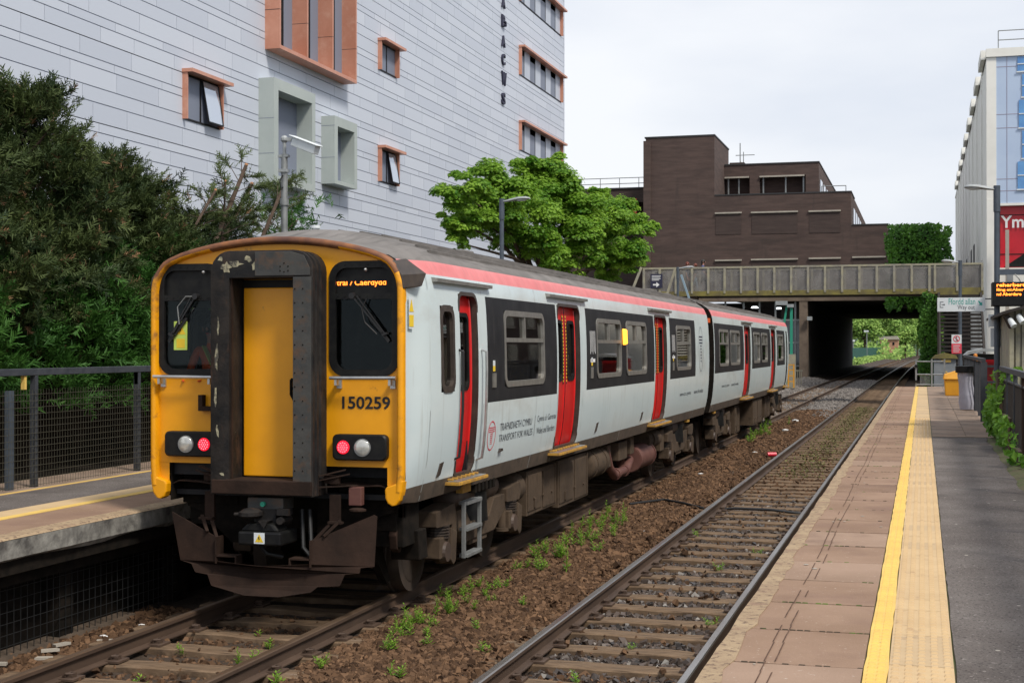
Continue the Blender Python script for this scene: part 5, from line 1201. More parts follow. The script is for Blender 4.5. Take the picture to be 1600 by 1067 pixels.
def cut(y0, y1, z0, z1):
    """panels stop at window openings"""
    segs = [(y0, y1)]
    for w in WIN + BAYS:
        if w[2] < z1 - .02 and w[3] > z0 + .02:
            ns_ = []
            for a, b in segs:
                if w[1] <= a or w[0] >= b: ns_.append((a, b)); continue
                if z0 >= w[2] - .0 and z1 <= w[3] + .0 or True:
                    if a < w[0]: ns_.append((a, w[0] - .002))
                    if b > w[1]: ns_.append((w[1] + .002, b))
            segs = ns_
    return segs
while z < BZ - .1:
    h = hs[ri % len(hs)]; ri += 1; z1 = min(z + h, BZ); y = BY0 - rs.uniform(0, 2.2)
    while y < BY1:
        L_y = rs.choice((1.6, 2.1, 2.4, 2.9)); a, b = max(y, BY0), min(y + L_y, BY1)
        if b - a > .1:
            tone = rs.uniform(.1, .9)
            # split vertically where an opening starts inside this course
            zcuts = sorted({z, z1} | {w[2] for w in WIN + BAYS if z < w[2] < z1} | {w[3] for w in WIN + BAYS if z < w[3] < z1})
            for k in range(len(zcuts) - 1):
                for (c, d) in cut(a, b, zcuts[k], zcuts[k + 1]):
                    if d - c < .03: continue
                    zb, zt = zcuts[k] + (.012 if k == 0 else 0), zcuts[k + 1] - (.012 if k == len(zcuts) - 2 else 0); c_, d_ = c + (.01 if c == a else 0), d - (.01 if d == b else 0)
                    n0 = len(V); V += [(XW, c_, zb), (XW, d_, zb), (XW, d_, zt), (XW, c_, zt), (XW - .03, c_, zb), (XW - .03, d_, zb), (XW - .03, d_, zt), (XW - .03, c_, zt)]
                    F += [(n0, n0 + 1, n0 + 2, n0 + 3), (n0 + 4, n0 + 5, n0 + 1, n0), (n0 + 3, n0 + 2, n0 + 6, n0 + 7), (n0 + 1, n0 + 5, n0 + 6, n0 + 2), (n0 + 4, n0, n0 + 3, n0 + 7)]; Rn += [tone] * 8
        y += L_y
    z = z1
npmesh('cladding', V, F, 'clad', bld, Rn)
q = MB(); q.box(-42, XW + .01, BY0 - .02, BY1 + .02, BZ, BZ + .25); q.box(XW - .2, XW + .02, BY1 + .001, BY1 + .06, 0, BZ); q.build('parapet', 'clad', bld)
def bwin(w):
    y0, y1, z0, z1, kind = w; dp = .16; f = MB(); th = .05
    f.box(XW - .2, XW + dp, y0, y0 + th, z0, z1); f.box(XW - .2, XW + dp, y1 - th, y1, z0, z1)
    f.box(XW - .2, XW + .34, y0 - .03, y1 + .28, z1 + .001, z1 + .10); fo = f.build('window', 'copper', bld)
    f = MB(); f.box(XW - .2, XW + .03, y0 + th, y1 - th, z0, z0 + .05)
    nm = 2 if kind != 's' else 8
    if kind != 's':
        f.box(XW - .06, XW - .01, (y0 + y1) / 2 - .04, (y0 + y1) / 2 + .03, z0 + .05, z1); f.box(XW - .06, XW - .01, y0 + th, y1 - th, z1 - .06, z1 - .001)
        f.build('window_frame', 'band', fo)
        g_ = MB(); g_.box(XW - .05, XW - .045, y0 + th, (y0 + y1) / 2, z0 + .05, z1 - .05); g_.build('pane', 'skyglass', fo)
        g_ = MB(); ym = (y0 + y1) / 2 + .04
        if kind == 'a':
            g_.add([(XW + .02, ym, z1 - .06), (XW + .02, y1 - .1, z1 - .06), (XW + .20, y1 - .12, z0 + .08), (XW + .20, ym + .06, z0 + .08)], [(0, 1, 2, 3)]); g_.build('open_pane', 'paleglass', fo)
            g2 = MB()
            for a, b in (((XW + .02, ym, z1 - .06), (XW + .20, ym + .06, z0 + .08)), ((XW + .20, ym + .06, z0 + .08), (XW + .20, y1 - .12, z0 + .08)), ((XW + .20, y1 - .12, z0 + .08), (XW + .02, y1 - .1, z1 - .06))): g2.bar(a, b, .03, .04)
            g2.build('sash', 'band', fo)
            g_ = MB(); g_.box(XW - .14, XW - .13, ym, y1 - th, z0 + .05, z1 - .05); g_.build('dark_opening', 'darkglass', fo)
        else:
            g_.box(XW - .05, XW - .045, ym, y1 - th, z0 + .05, z1 - .05); g_.build('pane', 'paleglass', fo)
    else:
        g_ = MB(); L_ = (y1 - y0 - .1) / nm
        for i in range(nm):
            a = y0 + .05 + i * L_
            if i % 2 == 0: g_.box(XW - .05, XW - .045, a, a + L_ - .08, z0 + .05, z1); f.box(XW - .06, XW - .02, a + L_ - .08, a + L_, z0 + .05, z1)
            else: p_ = MB(); p_.box(XW - .06, XW - .02, a, a + L_, z0 + .051, z1 - .001); p_.build('infill_panel', 'infill', fo)
            if i % 2 == 0: f.box(XW - .06, XW - .03, a, a + L_ - .08, z1 - .3, z1 - .002)
        f.build('window_frame', 'band', fo); g_.build('pane', 'paleglass', fo)
K['infill'] = M('pale_infill', (.48, .52, .60), (.44, .48, .56), 1, .5)
K['paleglass'] = M('sky_toned_glass', (.55, .60, .68), None, rough=.05, spec=1., metal=.55)  # the sky's reflection is put into this pale base colour
for w in WIN: bwin(w)
# copper bay
y0, y1, z0, z1, dp = BAYS[0]; q = MB()
for y in (y0, 43.30, 45.40, y1 - .10): q.box(XW - .4, XW + dp, y, y + .10, z0 + .12, z1)
q.box(XW - .4, XW + dp, y0 - .003, y1 + .003, z0, z0 + .119); bay = q.build('copper_bay', 'copper', bld)
q = MB()
for y in (y0 + .1, 43.40, 45.50): q.box(XW - .3, XW - .28, y, y + 2.0, z0 + .12, z1)
q.build('pane', 'skyglass', bay)
q = MB()
for y in (y0 + .1, 43.4, 45.5): q.box(XW - .29, XW - .2, y + .95, y + 1.0, z0 + .13, z1)
for y in (y0 + .1, 43.4, 45.5): q.box(XW - .27, XW + .10, y + 1.0, y + 1.06, z0 + .13, z1)
q.build('mullion', 'band', bay)
q = MB()
for y in (y0 - .004, 43.30, 45.4, y1 - .1):
    for z in (13.2, 15.0, 16.8): q.box(XW - .2, XW + dp + .002, y - .002, y + .104, z, z + .015)
q.build('sheet_joint', 'seal', bay)
def greybox(y0, y1, z0, z1, dp, yo0, yo1, zo0, zo1, label):
    q = MB()
    def holed_front():
        for (a, b, c, d) in ((y0, yo0, z0, z1), (yo1, y1, z0, z1)): q.box(XW - .35, XW + dp, a, b, c, d)
        for (c, d) in ((z0, zo0), (zo1, z1)): q.box(XW - .35, XW + dp, yo0 + .0005, yo1 - .0005, c, d)
    holed_front(); o = q.build('window_box', 'pale', bld); o['label'] = label
    g_ = MB(); g_.box(XW - .3, XW - .28, yo0 + .002, yo1 - .002, zo0 + .002, zo1 - .002); g_.build('pane', 'skyglass', o)
    g_ = MB(); g_.box(XW - .27, XW - .2, (yo0 + yo1) / 2 - .03, (yo0 + yo1) / 2 + .03, zo0 + .01, zo1 - .01); g_.box(XW - .27, XW - .2, yo0 + .01, yo0 + .06, zo0 + .01, zo1 - .01); g_.build('mullion', 'band', o)
    g_ = MB()
    for z in (z0 + .9, z0 + 2.0): 
        if z < z1 - .3: g_.box(XW - .1, XW + dp + .003, y0 - .004, y0 + .01, z, z + .015)
    g_.build('sheet_joint', 'joint', o)
greybox(40.76, 43.92, 7.70, 10.97, .53, 41.08, 43.66, 7.93, 10.62, 'larger pale green projecting window box')
greybox(45.61, 47.66, 8.19, 10.53, .50, 45.89, 47.40, 8.32, 10.2, 'smaller pale green projecting window box')
for c_, zt, zb in (('A', 19.80, 19.33), ('B', 18.96, 18.38), ('A', 17.95, 17.40), ('C', 17.06, 16.50), ('W', 16.17, 15.50), ('S', 15.12, 14.54)):
    q = MB(); w = .55 if c_ != 'W' else .75
    vs, fs = text_geo(c_, .03); q.add([(XW + .09, 67.5 + a * w, zb + (zt - zb) * b) for a, b in vs], fs); q.add([(XW + .02, 67.5 + a * w, zb + (zt - zb) * b) for a, b in vs], fs)
    o = q.build('letter', 'navy', bld); m_ = o.modifiers.new('t', 'SOLIDIFY'); m_.thickness = .06
# ---- brown brick building across the line
su = thing('brick_building', 'dark brown brick building with stepped storeys and a square tower, spanning the railway', 'building', (-10, 120, 0))
Y0 = 118.0
q = MB(); q.box(-22.3, -16.55, Y0, Y0 + 9, 6.7, 20.0); q.box(-22.45, -21.9, Y0 - .3, Y0 + 8, 6.7, 19.75); q.build('tower', 'brick', su)
q = MB(); q.box(-22.4, -16.5, Y0 - .05, Y0 + 9.05, 20.0, 20.12); q.box(-16.52, -8.45, Y0 + 5.94, Y0 + 30, 18.25, 18.36); q.box(-16.52, -5.5, Y0 - .04, Y0 + 5.9, 15.02, 15.12); q.box(-5.5, -2.65, Y0 - .04, Y0 + 20, 12.32, 12.42); q.box(-34, -22.4, Y0 + 5.9, Y0 + 30, 16.5, 16.62); q.build('coping', 'rooftiles', su)
q = MB(); q.box(-16.55, -5.55, Y0, Y0 + 34, 6.7, 15.02); q.build('main_block', 'brick', su)
q = MB(); q.box(-5.549, -2.7, Y0 + .003, Y0 + 30, 6.7, 12.32); q.build('low_block', 'brick', su)
q = MB(); q.box(-16.55, -8.5, Y0 + 6, Y0 + 30, 17.25, 18.25); q.box(-9.6, -8.5, Y0 + 6, Y0 + 30, 15.1, 17.25); q.box(-16.55, -9.6, Y0 + 7.2, Y0 + 30, 15.1, 17.25); q.box(-14.35, -13.5, Y0 + 6, Y0 + 7.3, 15.1, 17.25); q.build('upper_block', 'brick', su)
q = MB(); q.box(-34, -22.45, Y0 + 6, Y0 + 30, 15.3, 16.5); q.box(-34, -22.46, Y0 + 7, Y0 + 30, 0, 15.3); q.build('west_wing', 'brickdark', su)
# darker brick panels, slightly proud of the wall, under pale lintels
for (a, b, zt) in ((-16.5, -14.3, 13.52), (-13.55, -9.75, 13.5), (-8.9, -6.35, 13.48), (-16.5, -14.3, 9.62), (-13.55, -9.75, 9.64), (-8.9, -6.35, 9.66), (-5.45, -2.85, 9.7)):
    q = MB(); r_ = MB(); q.box(a, b, Y0 - .14, Y0 - .002, zt, zt + .12)
    if zt > 10: r_.box(a + .05, b - .05, Y0 - .03, Y0 - .001, zt - 1.7, zt - .001)
    else: r_.box(a + .05, b - .05, Y0 - .03, Y0 - .001, zt - 2.2, zt - .001)
    q.build('lintel', 'strip', su); r_.build('dark_brick_panel', 'brickdark', su)
for (a, b) in ((-16.5, -14.4), (-13.5, -9.7)): q = MB(); q.box(a, b, Y0 + 5.84, Y0 + 5.99, 17.12, 17.25); q.build('lintel', 'strip', su)
q = MB()
for x in (-15.3, -13.2, -11.3, -9.8, -16.2): q.box(x - .06, x + .06, Y0 + 6.2, Y0 + 6.3, 15.1, 17.2)
q.build('mullion', 'steel', su)
q = MB()      # handrails and aerials on the roofs
for (x0, x1, z, y) in ((-33, -22.5, 16.6, Y0 + 7), (-8.2, -6.2, 15.1, Y0 + 5)):
    for h in (.5, 1.0): q.tube([(x0, y, z + h), (x1, y, z + h)], .035, 6)
    for x in np.linspace(x0, x1, max(2, int((x1 - x0) / 1.5))): q.tube([(x, y, z), (x, y, z + 1)], .035, 6)
q.tube([(-15.9, Y0 + 12, 18.3), (-15.9, Y0 + 12, 21)], .05, 6); q.tube([(-16.3, Y0 + 12, 19.9), (-14.6, Y0 + 12, 19.9)], .035, 6); q.tube([(-15.6, Y0 + 12, 18.3), (-15.6, Y0 + 12, 20.2)], .04, 6); q.tube([(-15.9, Y0 + 12, 19.4), (-14.9, Y0 + 12, 18.3)], .03, 6)
q.build('roof_rails', 'steel', su)
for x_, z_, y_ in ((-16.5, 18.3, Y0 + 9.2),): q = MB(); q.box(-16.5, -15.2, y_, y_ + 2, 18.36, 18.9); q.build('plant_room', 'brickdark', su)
for i in range(4):      # windows on the receding east sides
    q = MB(); q.box(-8.48, -8.40, Y0 + 7 + i * 4, Y0 + 9.2 + i * 4, 15.4, 16.9); q.box(-5.54, -5.46, Y0 + 3 + i * 4, Y0 + 5.4 + i * 4, 12.7, 14.0)
    q.build('side_window', 'paleglass', su)
# portal, tunnel
q = MB(); q.box(-34, 4.5, Y0 - .1, Y0 + 1.0, 6.28, 6.699); q.box(-9.65, -9.0, Y0 - .06, Y0 + 1.0, -.3, 6.279); q.build('portal_beam', 'concrete', su)
q = MB(); q.box(-11.2, -9.02, Y0 + 1.01, 196, -.4, 6.27); q.box(2.6, 4.5, Y0 + .2, 196, -.4, 6.27); q.box(-11, 4.5, Y0 + 1.02, 196, 6.271, 7.6); q.build('tunnel_wall', 'tunnel', su)
q = MB(); q.box(-34, -9.66, Y0 + 4.5, Y0 + 4.6, -.3, 6.27); q.build('back_wall', 'darkwood', su)
q = MB()
for x in (-22, -20.3, -18.8, -17.3, -15.7, -14.2, -12.9, -11.6, -10.0): q.box(x - .07, x + .07, Y0 + .3, Y0 + .42, -.3, 6.27)
for z in (1.0, 2.9, 4.75): q.box(-34, -9.66, Y0 + .28, Y0 + .44, z - .06, z + .06)
q.build('glazing_bars', 'steel', su)
g_ = MB(); g_.box(-34, -9.67, Y0 + .45, Y0 + .46, -.3, 4.7); g_.build('glazing', 'darkglass', su)
for (x, z) in ((-11.5, 5.7), (-10.3, 5.45), (-13.5, 5.8)): q = MB(); q.cyl((x, Y0 + 2.2, z), (x, Y0 + 2.2, z + .12), .32, .2, 14); q.build('ceiling_lamp', 'interiorlamp', su)
q = MB(); q.box(-9.0, -8.6, Y0 - .5, Y0 - .2, 4.7, 5.0); q.tube([(-8.9, Y0 - .1, 4.9), (-8.9, Y0 - .4, 4.9)], .05); q.build('flood_light', 'lampgrey', su)
ban = MB(); ban.box(-26.0, -24.2, Y0 + 5.75, Y0 + 5.8, 13.3, 15.6); tag(ban.build('banner', M('orange_red_banner', (.75, .13, .05), (.65, .06, .05), .8, .5)), 'orange-red banner hanging behind the maple on the brown building', 'banner')
# ---- right-hand building
rb = thing('white_building', 'white and pale blue building with a red shop front at the right edge', 'building', (8, 110, 0))
XB = 3.62; YB = 88.6
q = MB(); q.box(XB, 26, YB + .4, 172, 0, 19.6); q.build('side_wall', 'brickwhite', rb)
q = MB()
for i in range(9): y = YB + 6 + i * 8.6; q.box(XB - .06, XB - .001, y, y + 1.0, 8, 19.9); 
for i in range(9): y = YB + .6 + i * 8.6; q.box(XB - .3, XB + .4, y, y + 4.2, 19.6, 20.15)
q.box(XB - .05, XB + 22, YB + .1, 172, 19.6, 19.75)
q.build('pilaster', 'brickwhite', rb)
q = MB(); q.box(XB, XB + .55, YB, YB + .399, 11.2, 19.6); q.box(XB - .02, 26, YB - .1, YB + .4, 19.61, 20.1); q.build('corner_panel', 'brickwhite', rb)
q = MB(); q.mat(0).box(XB + .551, 26, YB + .04, YB + .399, 11.0, 19.6)
for z in (19.0, 16.2, 15.4, 12.4, 11.7): q.mat(1).box(XB + .552, 26, YB + .03, YB + .039, z, z + .035)
for x in (4.75, 6.8): q.mat(1).box(x, x + .03, YB + .026, YB + .0385, 11.0, 19.6)
q.build('blue_cladding', ['bluepanel', 'mauve'], rb)
for (x0, x1, z0, z1) in ((5.35, 9, 18.7, 19.55), (5.42, 9, 15.4, 17.0), (5.35, 9, 11.8, 13.4), (5.6, 9, 13.6, 15.2), (5.6, 9, 17.2, 18.5)):
    q = MB(); q.box(x0, x1, YB - .02, YB + .02, z0, z1); w_ = q.build('window', 'blueglass', rb)
    q = MB(); q.box(x0 - .06, x1, YB - .05, YB - .021, z0 - .08, z0); q.box(x0, x1, YB - .05, YB - .022, (z0 + z1) / 2 - .03, (z0 + z1) / 2 + .03); q.build('window_frame', 'signwhite', w_)
q = MB(); q.box(XB, XB + .62, YB - .05, YB + .39, 0, 11.18); q.box(XB + .1, 26, YB + .1, YB + .39, 0, 7.2); q.box(XB + .63, 26, YB - .02, YB + .6, 10.85, 10.99); q.build('ground_floor_wall', 'brickwhite', rb)
q = MB(); q.mat(0).box(XB + .63, 26, YB + .39, YB + .399, 7.21, 10.84); q.mat(1).add([(4.6, YB + .37, 7.25), (8, YB + .37, 7.25), (8, YB + .37, 9.6)], [(0, 1, 2)])
for z in (8.0, 10.3): q.box(XB + .63, 26, YB + .36, YB + .388, z, z + .04)
for x in (4.35, 6.3): q.box(x, x + .04, YB + .35, YB + .387, 7.21, 10.84)
shop = q.build('shop_front', ['redpanel', 'black'], rb)
q = MB(); put_text(q, 'Yma', lambda u, v: (u, YB + .30, v), 4.42, 6.15, 9.55, 10.28, .02); q.build('shop_lettering', 'whitetxt', shop)
q = MB(); q.box(4.62, 4.82, YB - 1.0, YB - .8, 0, 9.35); q.build('column', 'strip', rb)
q = MB()
for h in (.55, 1.1): q.tube([(4.3, YB + .3, 20.1 + h), (9, YB + .3, 20.1 + h)], .03, 6)
for x in (4.3, 5.8, 7.3): q.tube([(x, YB + .3, 20.1), (x, YB + .3, 21.2)], .03, 6)
q.build('roof_rail', 'steel', rb)
q = MB()
for i in range(6): q.box(XB - .03, XB + .01, YB + 20 + i * 6, YB + 22.5 + i * 6, 7.2, 10.0)
q.build('dark_window', 'band', rb)
# ================================================================== FOOTBRIDGE
fbz = 5.18; FY = 70.0
fb = thing('footbridge', 'concrete footbridge with grimy glazed parapets crossing above the train', 'footbridge', (-5, 71, 0))
q = MB(); q.box(-13.4, 2.7, FY - .1, FY + 2.6, fbz - .16, fbz - .02); q.build('deck', 'tunnel', fb)
q = MB(); q.box(-13.4, .75, FY - .18, FY - .101, fbz - .14, fbz + .10); q.box(.75, 2.72, FY - .18, FY - .101, fbz - .20, fbz + .14); q.build('fascia', 'lichen2', fb)
q = MB(); q.prism([(.7, fbz - .2), (2.7, fbz - .2), (2.5, fbz - .36), (1.4, fbz - .36)], 'y', FY - .15, FY + 2.4); q.build('landing_soffit', 'lichen', fb)
for (y, nm) in ((FY - .12, 'parapet'), (FY + 2.45, 'parapet')):
    q = MB(); q.box(-13.35, 2.7, y - .04, y + .08, 6.38, 6.47); par = q.build(nm, 'lichen', fb)
    xs_ = list(np.arange(-13.3, .8, .80)) + [.55, 1.55, 2.66]
    for x in xs_: q = MB(); q.box(x - .05, x + .05, y - .05 - (.04 if y < FY + 1 else 0), y + .07, fbz - .02, 6.40); q.build('post', 'lichen', par)
    q = MB(); q.box(-13.3, 2.66, y + .0, y + .02, fbz + .06, 6.38); q.build('parapet_glass', 'screen', par)
q = MB(); q.box(2.62, 2.70, FY - .1, FY + 2.5, 6.38, 6.47); q.box(2.64, 2.68, FY - .1, FY + 2.5, fbz, 6.38); q.build('end_screen', 'screen', fb)
for (x, y_) in ((-10.9, FY + .2), (.62, FY + 1.9)): q = MB(); q.box(x - .2, x + .2, y_, y_ + .5, -.2, fbz - .161); q.build('support_column', 'concrete', fb)
# ramp strut and end of the bridge on the far left
q = MB(); q.bar((-14.0, FY - .3, 5.0), (-13.4, FY - .25, 6.5), .12, .12); q.build('raking_strut', 'lichen', fb)
# stairs down to the platform
st = thing('staircase', 'dark open-tread stairs from the footbridge down to the near platform', 'stairs', (1.6, 66, PZ))
n = 22
for x in (.72, 2.60): q = MB(); q.prism([(64.0, PZ), (64.4, PZ), (FY, 4.75), (FY, 5.1), (69.7, 5.1)], 'x', x - .05, x + .05); q.build('stringer', 'darkwood', st)
for i in range(n): q = MB(); f = i / n; z = PZ + .15 + f * 4.0; y = 64.2 + f * 5.7; q.box(.77, 2.55, y, y + .30, z, z + .10); q.build('tread', 'darkwood', st)
q = MB(); q.box(.60, .68, 63.8, 64.0, PZ, 4.6); q.build('newel_post', 'darkwood', st)
# sign on the footbridge
sg = thing('direction_sign', 'small navy sign with a white arrow on the footbridge parapet', 'sign', (-12.9, FY - .2, 5.3))
q = MB(); q.box(-12.95, -12.35, FY - .26, FY - .23, 5.45, 6.15); q.build('panel', 'navy', sg)
q = MB(); q.add([(-12.82 + a * .3, FY - .265, 5.62 + b * .13) for a, b in ((0, -.3), (.55, -.3), (.55, -1), (1.1, 0), (.55, 1), (.55, .3), (0, .3))], [(0, 1, 2, 3, 4, 5, 6)])
for i, w in enumerate((.45, .42, .44, .36)): q.add([(-12.88, FY - .265, 6.04 - i * .07), (-12.88 + w, FY - .265, 6.04 - i * .07), (-12.88 + w, FY - .265, 6.07 - i * .07), (-12.88, FY - .265, 6.07 - i * .07)], [(0, 1, 2, 3)])
q.build('arrow', 'whitetxt', sg)
person('person in a navy top and dark trousers walking alone on the footbridge', (-10.55, FY + 1.1, fbz), 1.72, R(90), dict(knL=(.10, -.16, .52), knR=(-.10, .08, .50), anL=(.10, -.24, .10), anR=(-.10, .26, .14), toL=(.11, -.40, .06), toR=(-.11, .14, .05), elL=(.22, .10, 1.15), wrL=(.22, .02, .93), haL=(.22, -.02, .84), elR=(-.22, -.05, 1.15), wrR=(-.22, -.20, .95), haR=(-.22, -.25, .87)), ('shirtB', 'trousers'), ('hairB', True), group='people on the footbridge')
person('person with auburn hair and a slate top behind the lamp on the footbridge', (-11.35, FY + 1.2, fbz), 1.62, R(90), dict(knL=(.10, .10, .52), knR=(-.10, -.14, .50), anL=(.10, .24, .12), anR=(-.10, -.2, .10), toL=(.11, .1, .05), toR=(-.11, -.36, .05)), ('shirtA', 'trousers'), ('hairA', True), group='people on the footbridge')
person('person in pale blue jeans half hidden by the lamp on the footbridge', (-11.05, FY + 1.9, fbz), 1.58, R(-90), dict(knL=(.10, -.14, .52), knR=(-.10, .06, .50), anL=(.10, -.22, .10), anR=(-.10, .22, .12), toL=(.11, -.38, .06), toR=(-.11, .1, .05)), ('trousers', 'jeans'), ('hairA', False), group='people on the footbridge')
# ================================================================== LAMP POSTS
def lamp(x, y, ztop, dx, label, z0=.9, strut=False):
    t = thing('street_lamp', label, 'lamp post', (x, y, z0), 'platform lamp posts')
    q = MB(); q.cyl((x, y, z0), (x, y, z0 + 1.2), .075, n=14); q.cyl((x, y, z0 + 1.2), (x, y, ztop), .058, .052, n=14); q.cyl((x, y, ztop - .5), (x, y, ztop + .02), .066, n=14); q.build('post', 'postblue', t, smooth=True, sharp=40)
    h = MB(); s = 1 if dx > 0 else -1
    loops = []
    for u, w, hh, dz in ((0, .04, .03, .0), (.12, .05, .035, .01), (.30, .085, .05, .03), (.55, .12, .06, .06), (.78, .125, .055, .07), (.90, .09, .035, .065), (.93, .05, .015, .06)):
        loops.append([(x + s * u * abs(dx) / .93, y + w * math.cos(a), ztop - .06 + dz + (hh if math.sin(a) > 0 else hh * .55) * math.sin(a)) for a in [2 * math.pi * k / 12 for k in range(12)]])
    h.strip(loops); h.add(loops[-1], [tuple(range(12))]); hd_ = h.build('lamp_head', 'lampgrey', t, smooth=True, sharp=60)
    q = MB(); q.sph((x + s * abs(dx) * .68, y, ztop - .02), .10, 12, (1.6, .9, .35)); q.build('diffuser', 'signwhite', hd_, smooth=True)
    return t
lamp(1.42, 30, 5.74, -.62, 'lamp post carrying the display on the near platform, nearest on the right')
lamp(1.20, 50, 5.42, -.60, 'lamp post farther along the near platform, behind the white way-out sign')
lamp(-10.2, 34.5, 6.26, .74, 'lamp post on the far platform standing before the maple')
lp3 = lamp(-10.3, 62, 6.02, .72, 'lamp post with pale raking props in front of the footbridge')
q = MB(); q.bar((-10.85, 62, 4.6), (-10.40, 62, 6.0), .10, .08); q.build('prop', 'lichen', lp3)
q = MB(); q.bar((-9.75, 62, 4.5), (-10.15, 62, 5.7), .10, .08); q.build('prop', 'jeans', lp3)
# CCTV mast
cm = thing('camera_mast', 'grey mast with a white security camera in front of the projecting window box', 'camera mast', (-10.2, 21.75, .9))
q = MB(); q.cyl((-10.2, 21.75, .9), (-10.2, 21.75, 5.75), .055, n=14); q.cyl((-10.2, 21.75, 4.9), (-10.2, 21.75, 5.0), .075, n=14); q.build('mast', 'steel', cm, smooth=True, sharp=40)
q = MB(); q.cyl((-10.2, 21.75, 5.75), (-10.2, 21.75, 5.95), .03); q.box(-10.30, -10.12, 21.7, 21.8, 5.70, 5.74); q.box(-10.28, -10.14, 21.68, 21.82, 5.45, 5.5); q.sph((-10.2, 21.75, 6.0), .065, 10); q.bar((-10.2, 21.75, 6.0), (-9.95, 21.78, 5.98), .06, .06); q.build('bracket', 'lampgrey', cm)
q = MB(); q.bar((-10.0, 21.7, 5.95), (-9.54, 21.58, 5.77), .14, .15); q.bar((-10.04, 21.7, 6.045), (-9.48, 21.56, 5.83), .18, .02); c2 = q.build('camera_housing', 'signwhite', cm, bevel=.01)
q = MB(); q.tube([(-10.2, 21.69, 5.4), (-10.24, 21.66, 5.3), (-10.22, 21.68, 5.15), (-10.2, 21.70, 5.2)], .012, 6); q.build('cable', 'hose', cm)
# ================================================================== FENCES
fl = thing('mesh_fence', 'dark post and wire mesh fence along the far platform on the left', 'fence', (-9.95, 14, .9))
q = MB(); q.box(-9.99, -9.91, 4, 40, 2.22, 2.30); q.build('top_rail', 'fence', fl, bevel=.005)
for y in np.arange(7.6, 40, 2.27): q = MB(); q.box(-9.985, -9.915, y, y + .06, .85, 2.219); q.build('post', 'fence', fl)
q = MB(); q.box(-10.02, -9.96, 13.98, 14.07, .9, 2.05); q.build('stub_post', 'postblue', fl)
for y in (14.15 + .09, 16.7, 19.0): q = MB(); q.box(-9.975, -9.925, y - .02, y + .02, 2.06, 2.218); q.build('pale_bracket', 'yline', fl)
q = MB()
for y in np.arange(4, 26, .055): q.box(-9.908, -9.905, y, y + .003, .93, 2.06)
for z in np.arange(.95, 2.07, .075): q.box(-9.903, -9.899, 4, 26, z, z + .0045)
q.build('wire_mesh', 'meshpale', fl)
fr = thing('black_railing', 'black railing on the right edge of the near platform, partly hidden by a climber', 'fence', (1.3, 20, .9))
q = MB(); q.box(1.26, 1.34, 6, 25.9, 2.14, 2.22); q.box(1.28, 1.32, 6, 25.9, 1.99, 2.02); q.build('top_rail', 'fence', fr, bevel=.005)
for y in np.arange(7.5, 26, 1.82): q = MB(); q.box(1.27, 1.33, y, y + .07, .85, 2.139); q.build('post', 'rust' if abs(y - 20.2) < 1 else 'fence', fr)
q = MB()
for y in np.arange(8, 25.9, .12): q.box(1.29, 1.31, y, y + .02, .95, 1.99)
for z in np.arange(.95, 1.98, .05): q.box(1.311, 1.316, 6, 25.9, z, z + .006)
q.build('wire_mesh', 'darkwood', fr)
f2 = thing('black_railing', 'black railing beyond the gap, behind the bin bag and grit bin', 'fence', (1.28, 40, .9))
q = MB(); q.box(1.24, 1.32, 32.8, 47.5, 2.22, 2.30); q.build('top_rail', 'fence', f2, bevel=.005)
for y in (32.8, 35.5, 38.2, 41, 44, 47.3): q = MB(); q.box(1.21, 1.35, y, y + .10, .85, 2.219) if y < 33 else q.box(1.25, 1.31, y, y + .06, .85, 2.219); q.build('post', 'fence', f2)
q = MB()
for y in np.arange(33, 47.5, .11): q.box(1.27, 1.29, y, y + .03, .98, 2.2)
q.build('infill_bars', 'fence', f2)
f3 = thing('cross_railing', 'short black railing with horizontal bars across the gap beside the shelter', 'fence', (1.5, 33, .9))
q = MB()
for z in (1.2, 1.75, 2.1): q.box(1.36, 2.4, 33.0, 33.05, z, z + .05)
q.build('bars', 'fence', f3)
q = MB(); q.box(1.40, 1.46, 26.3, 26.4, .6, 2.1); q.build('post', 'fence', f3)
# platform-end gate
gt = thing('end_gate', 'grey tubular gate closing the end of the near platform', 'gate', (.2, 61, .9))
q = MB()
for x in (-.27, .35, .85): q.box(x - .035, x + .035, 61.0, 61.08, PZ, 2.05)
q.build('gate_post', 'steel', gt)
q = MB()
for z in (1.0, 1.42, 1.95): q.tube([(-.27, 61.04, z), (.85, 61.04, z)], .028, 8)
for i in range(8): q.tube([(-.10 + i * .05, 61.05, 1.0), (-.10 + i * .05, 61.05, 1.42)], .012, 6)
q.build('gate_bars', 'steel', gt)
q = MB(); q.box(-.33, -.21, 60.95, 61.0, 1.70, 1.82); q.box(-.32, -.22, 60.95, 61.0, 1.08, 1.18); q.build('lock_box', 'black', gt)
q = MB()
for i in range(6): q.prism([(-1.0 + i * .11, .62), (-.9 + i * .11, .62), (-.95 + i * .11, .85)], 'y', 61.2, 61.9)
tag(q.build('trespass_guard', 'darkwood'), 'row of dark anti-trespass wedges beside the rail at the platform end', 'trespass guard', kind=None)
cbn = thing('equipment_cabinet', 'grey metal cabinet with yellow strip under a mossy lid beyond the gate', 'cabinet', (.9, 64, .6))
q = MB(); q.box(.45, 1.35, 63.6, 64.4, .6, 2.05); q.build('body', 'grey', cbn, bevel=.01); q = MB(); q.prism([(.35, 2.051), (1.45, 2.051), (1.35, 2.2), (.9, 2.3), (.5, 2.2)], 'y', 63.5, 64.5); q.build('mossy_lid', 'lichen2', cbn)
q = MB(); q.box(.75, 1.15, 63.56, 63.6, 1.9, 2.0); q.box(.85, 1.0, 63.56, 63.6, 1.45, 1.5); q.build('yellow_strip', 'yline', cbn)
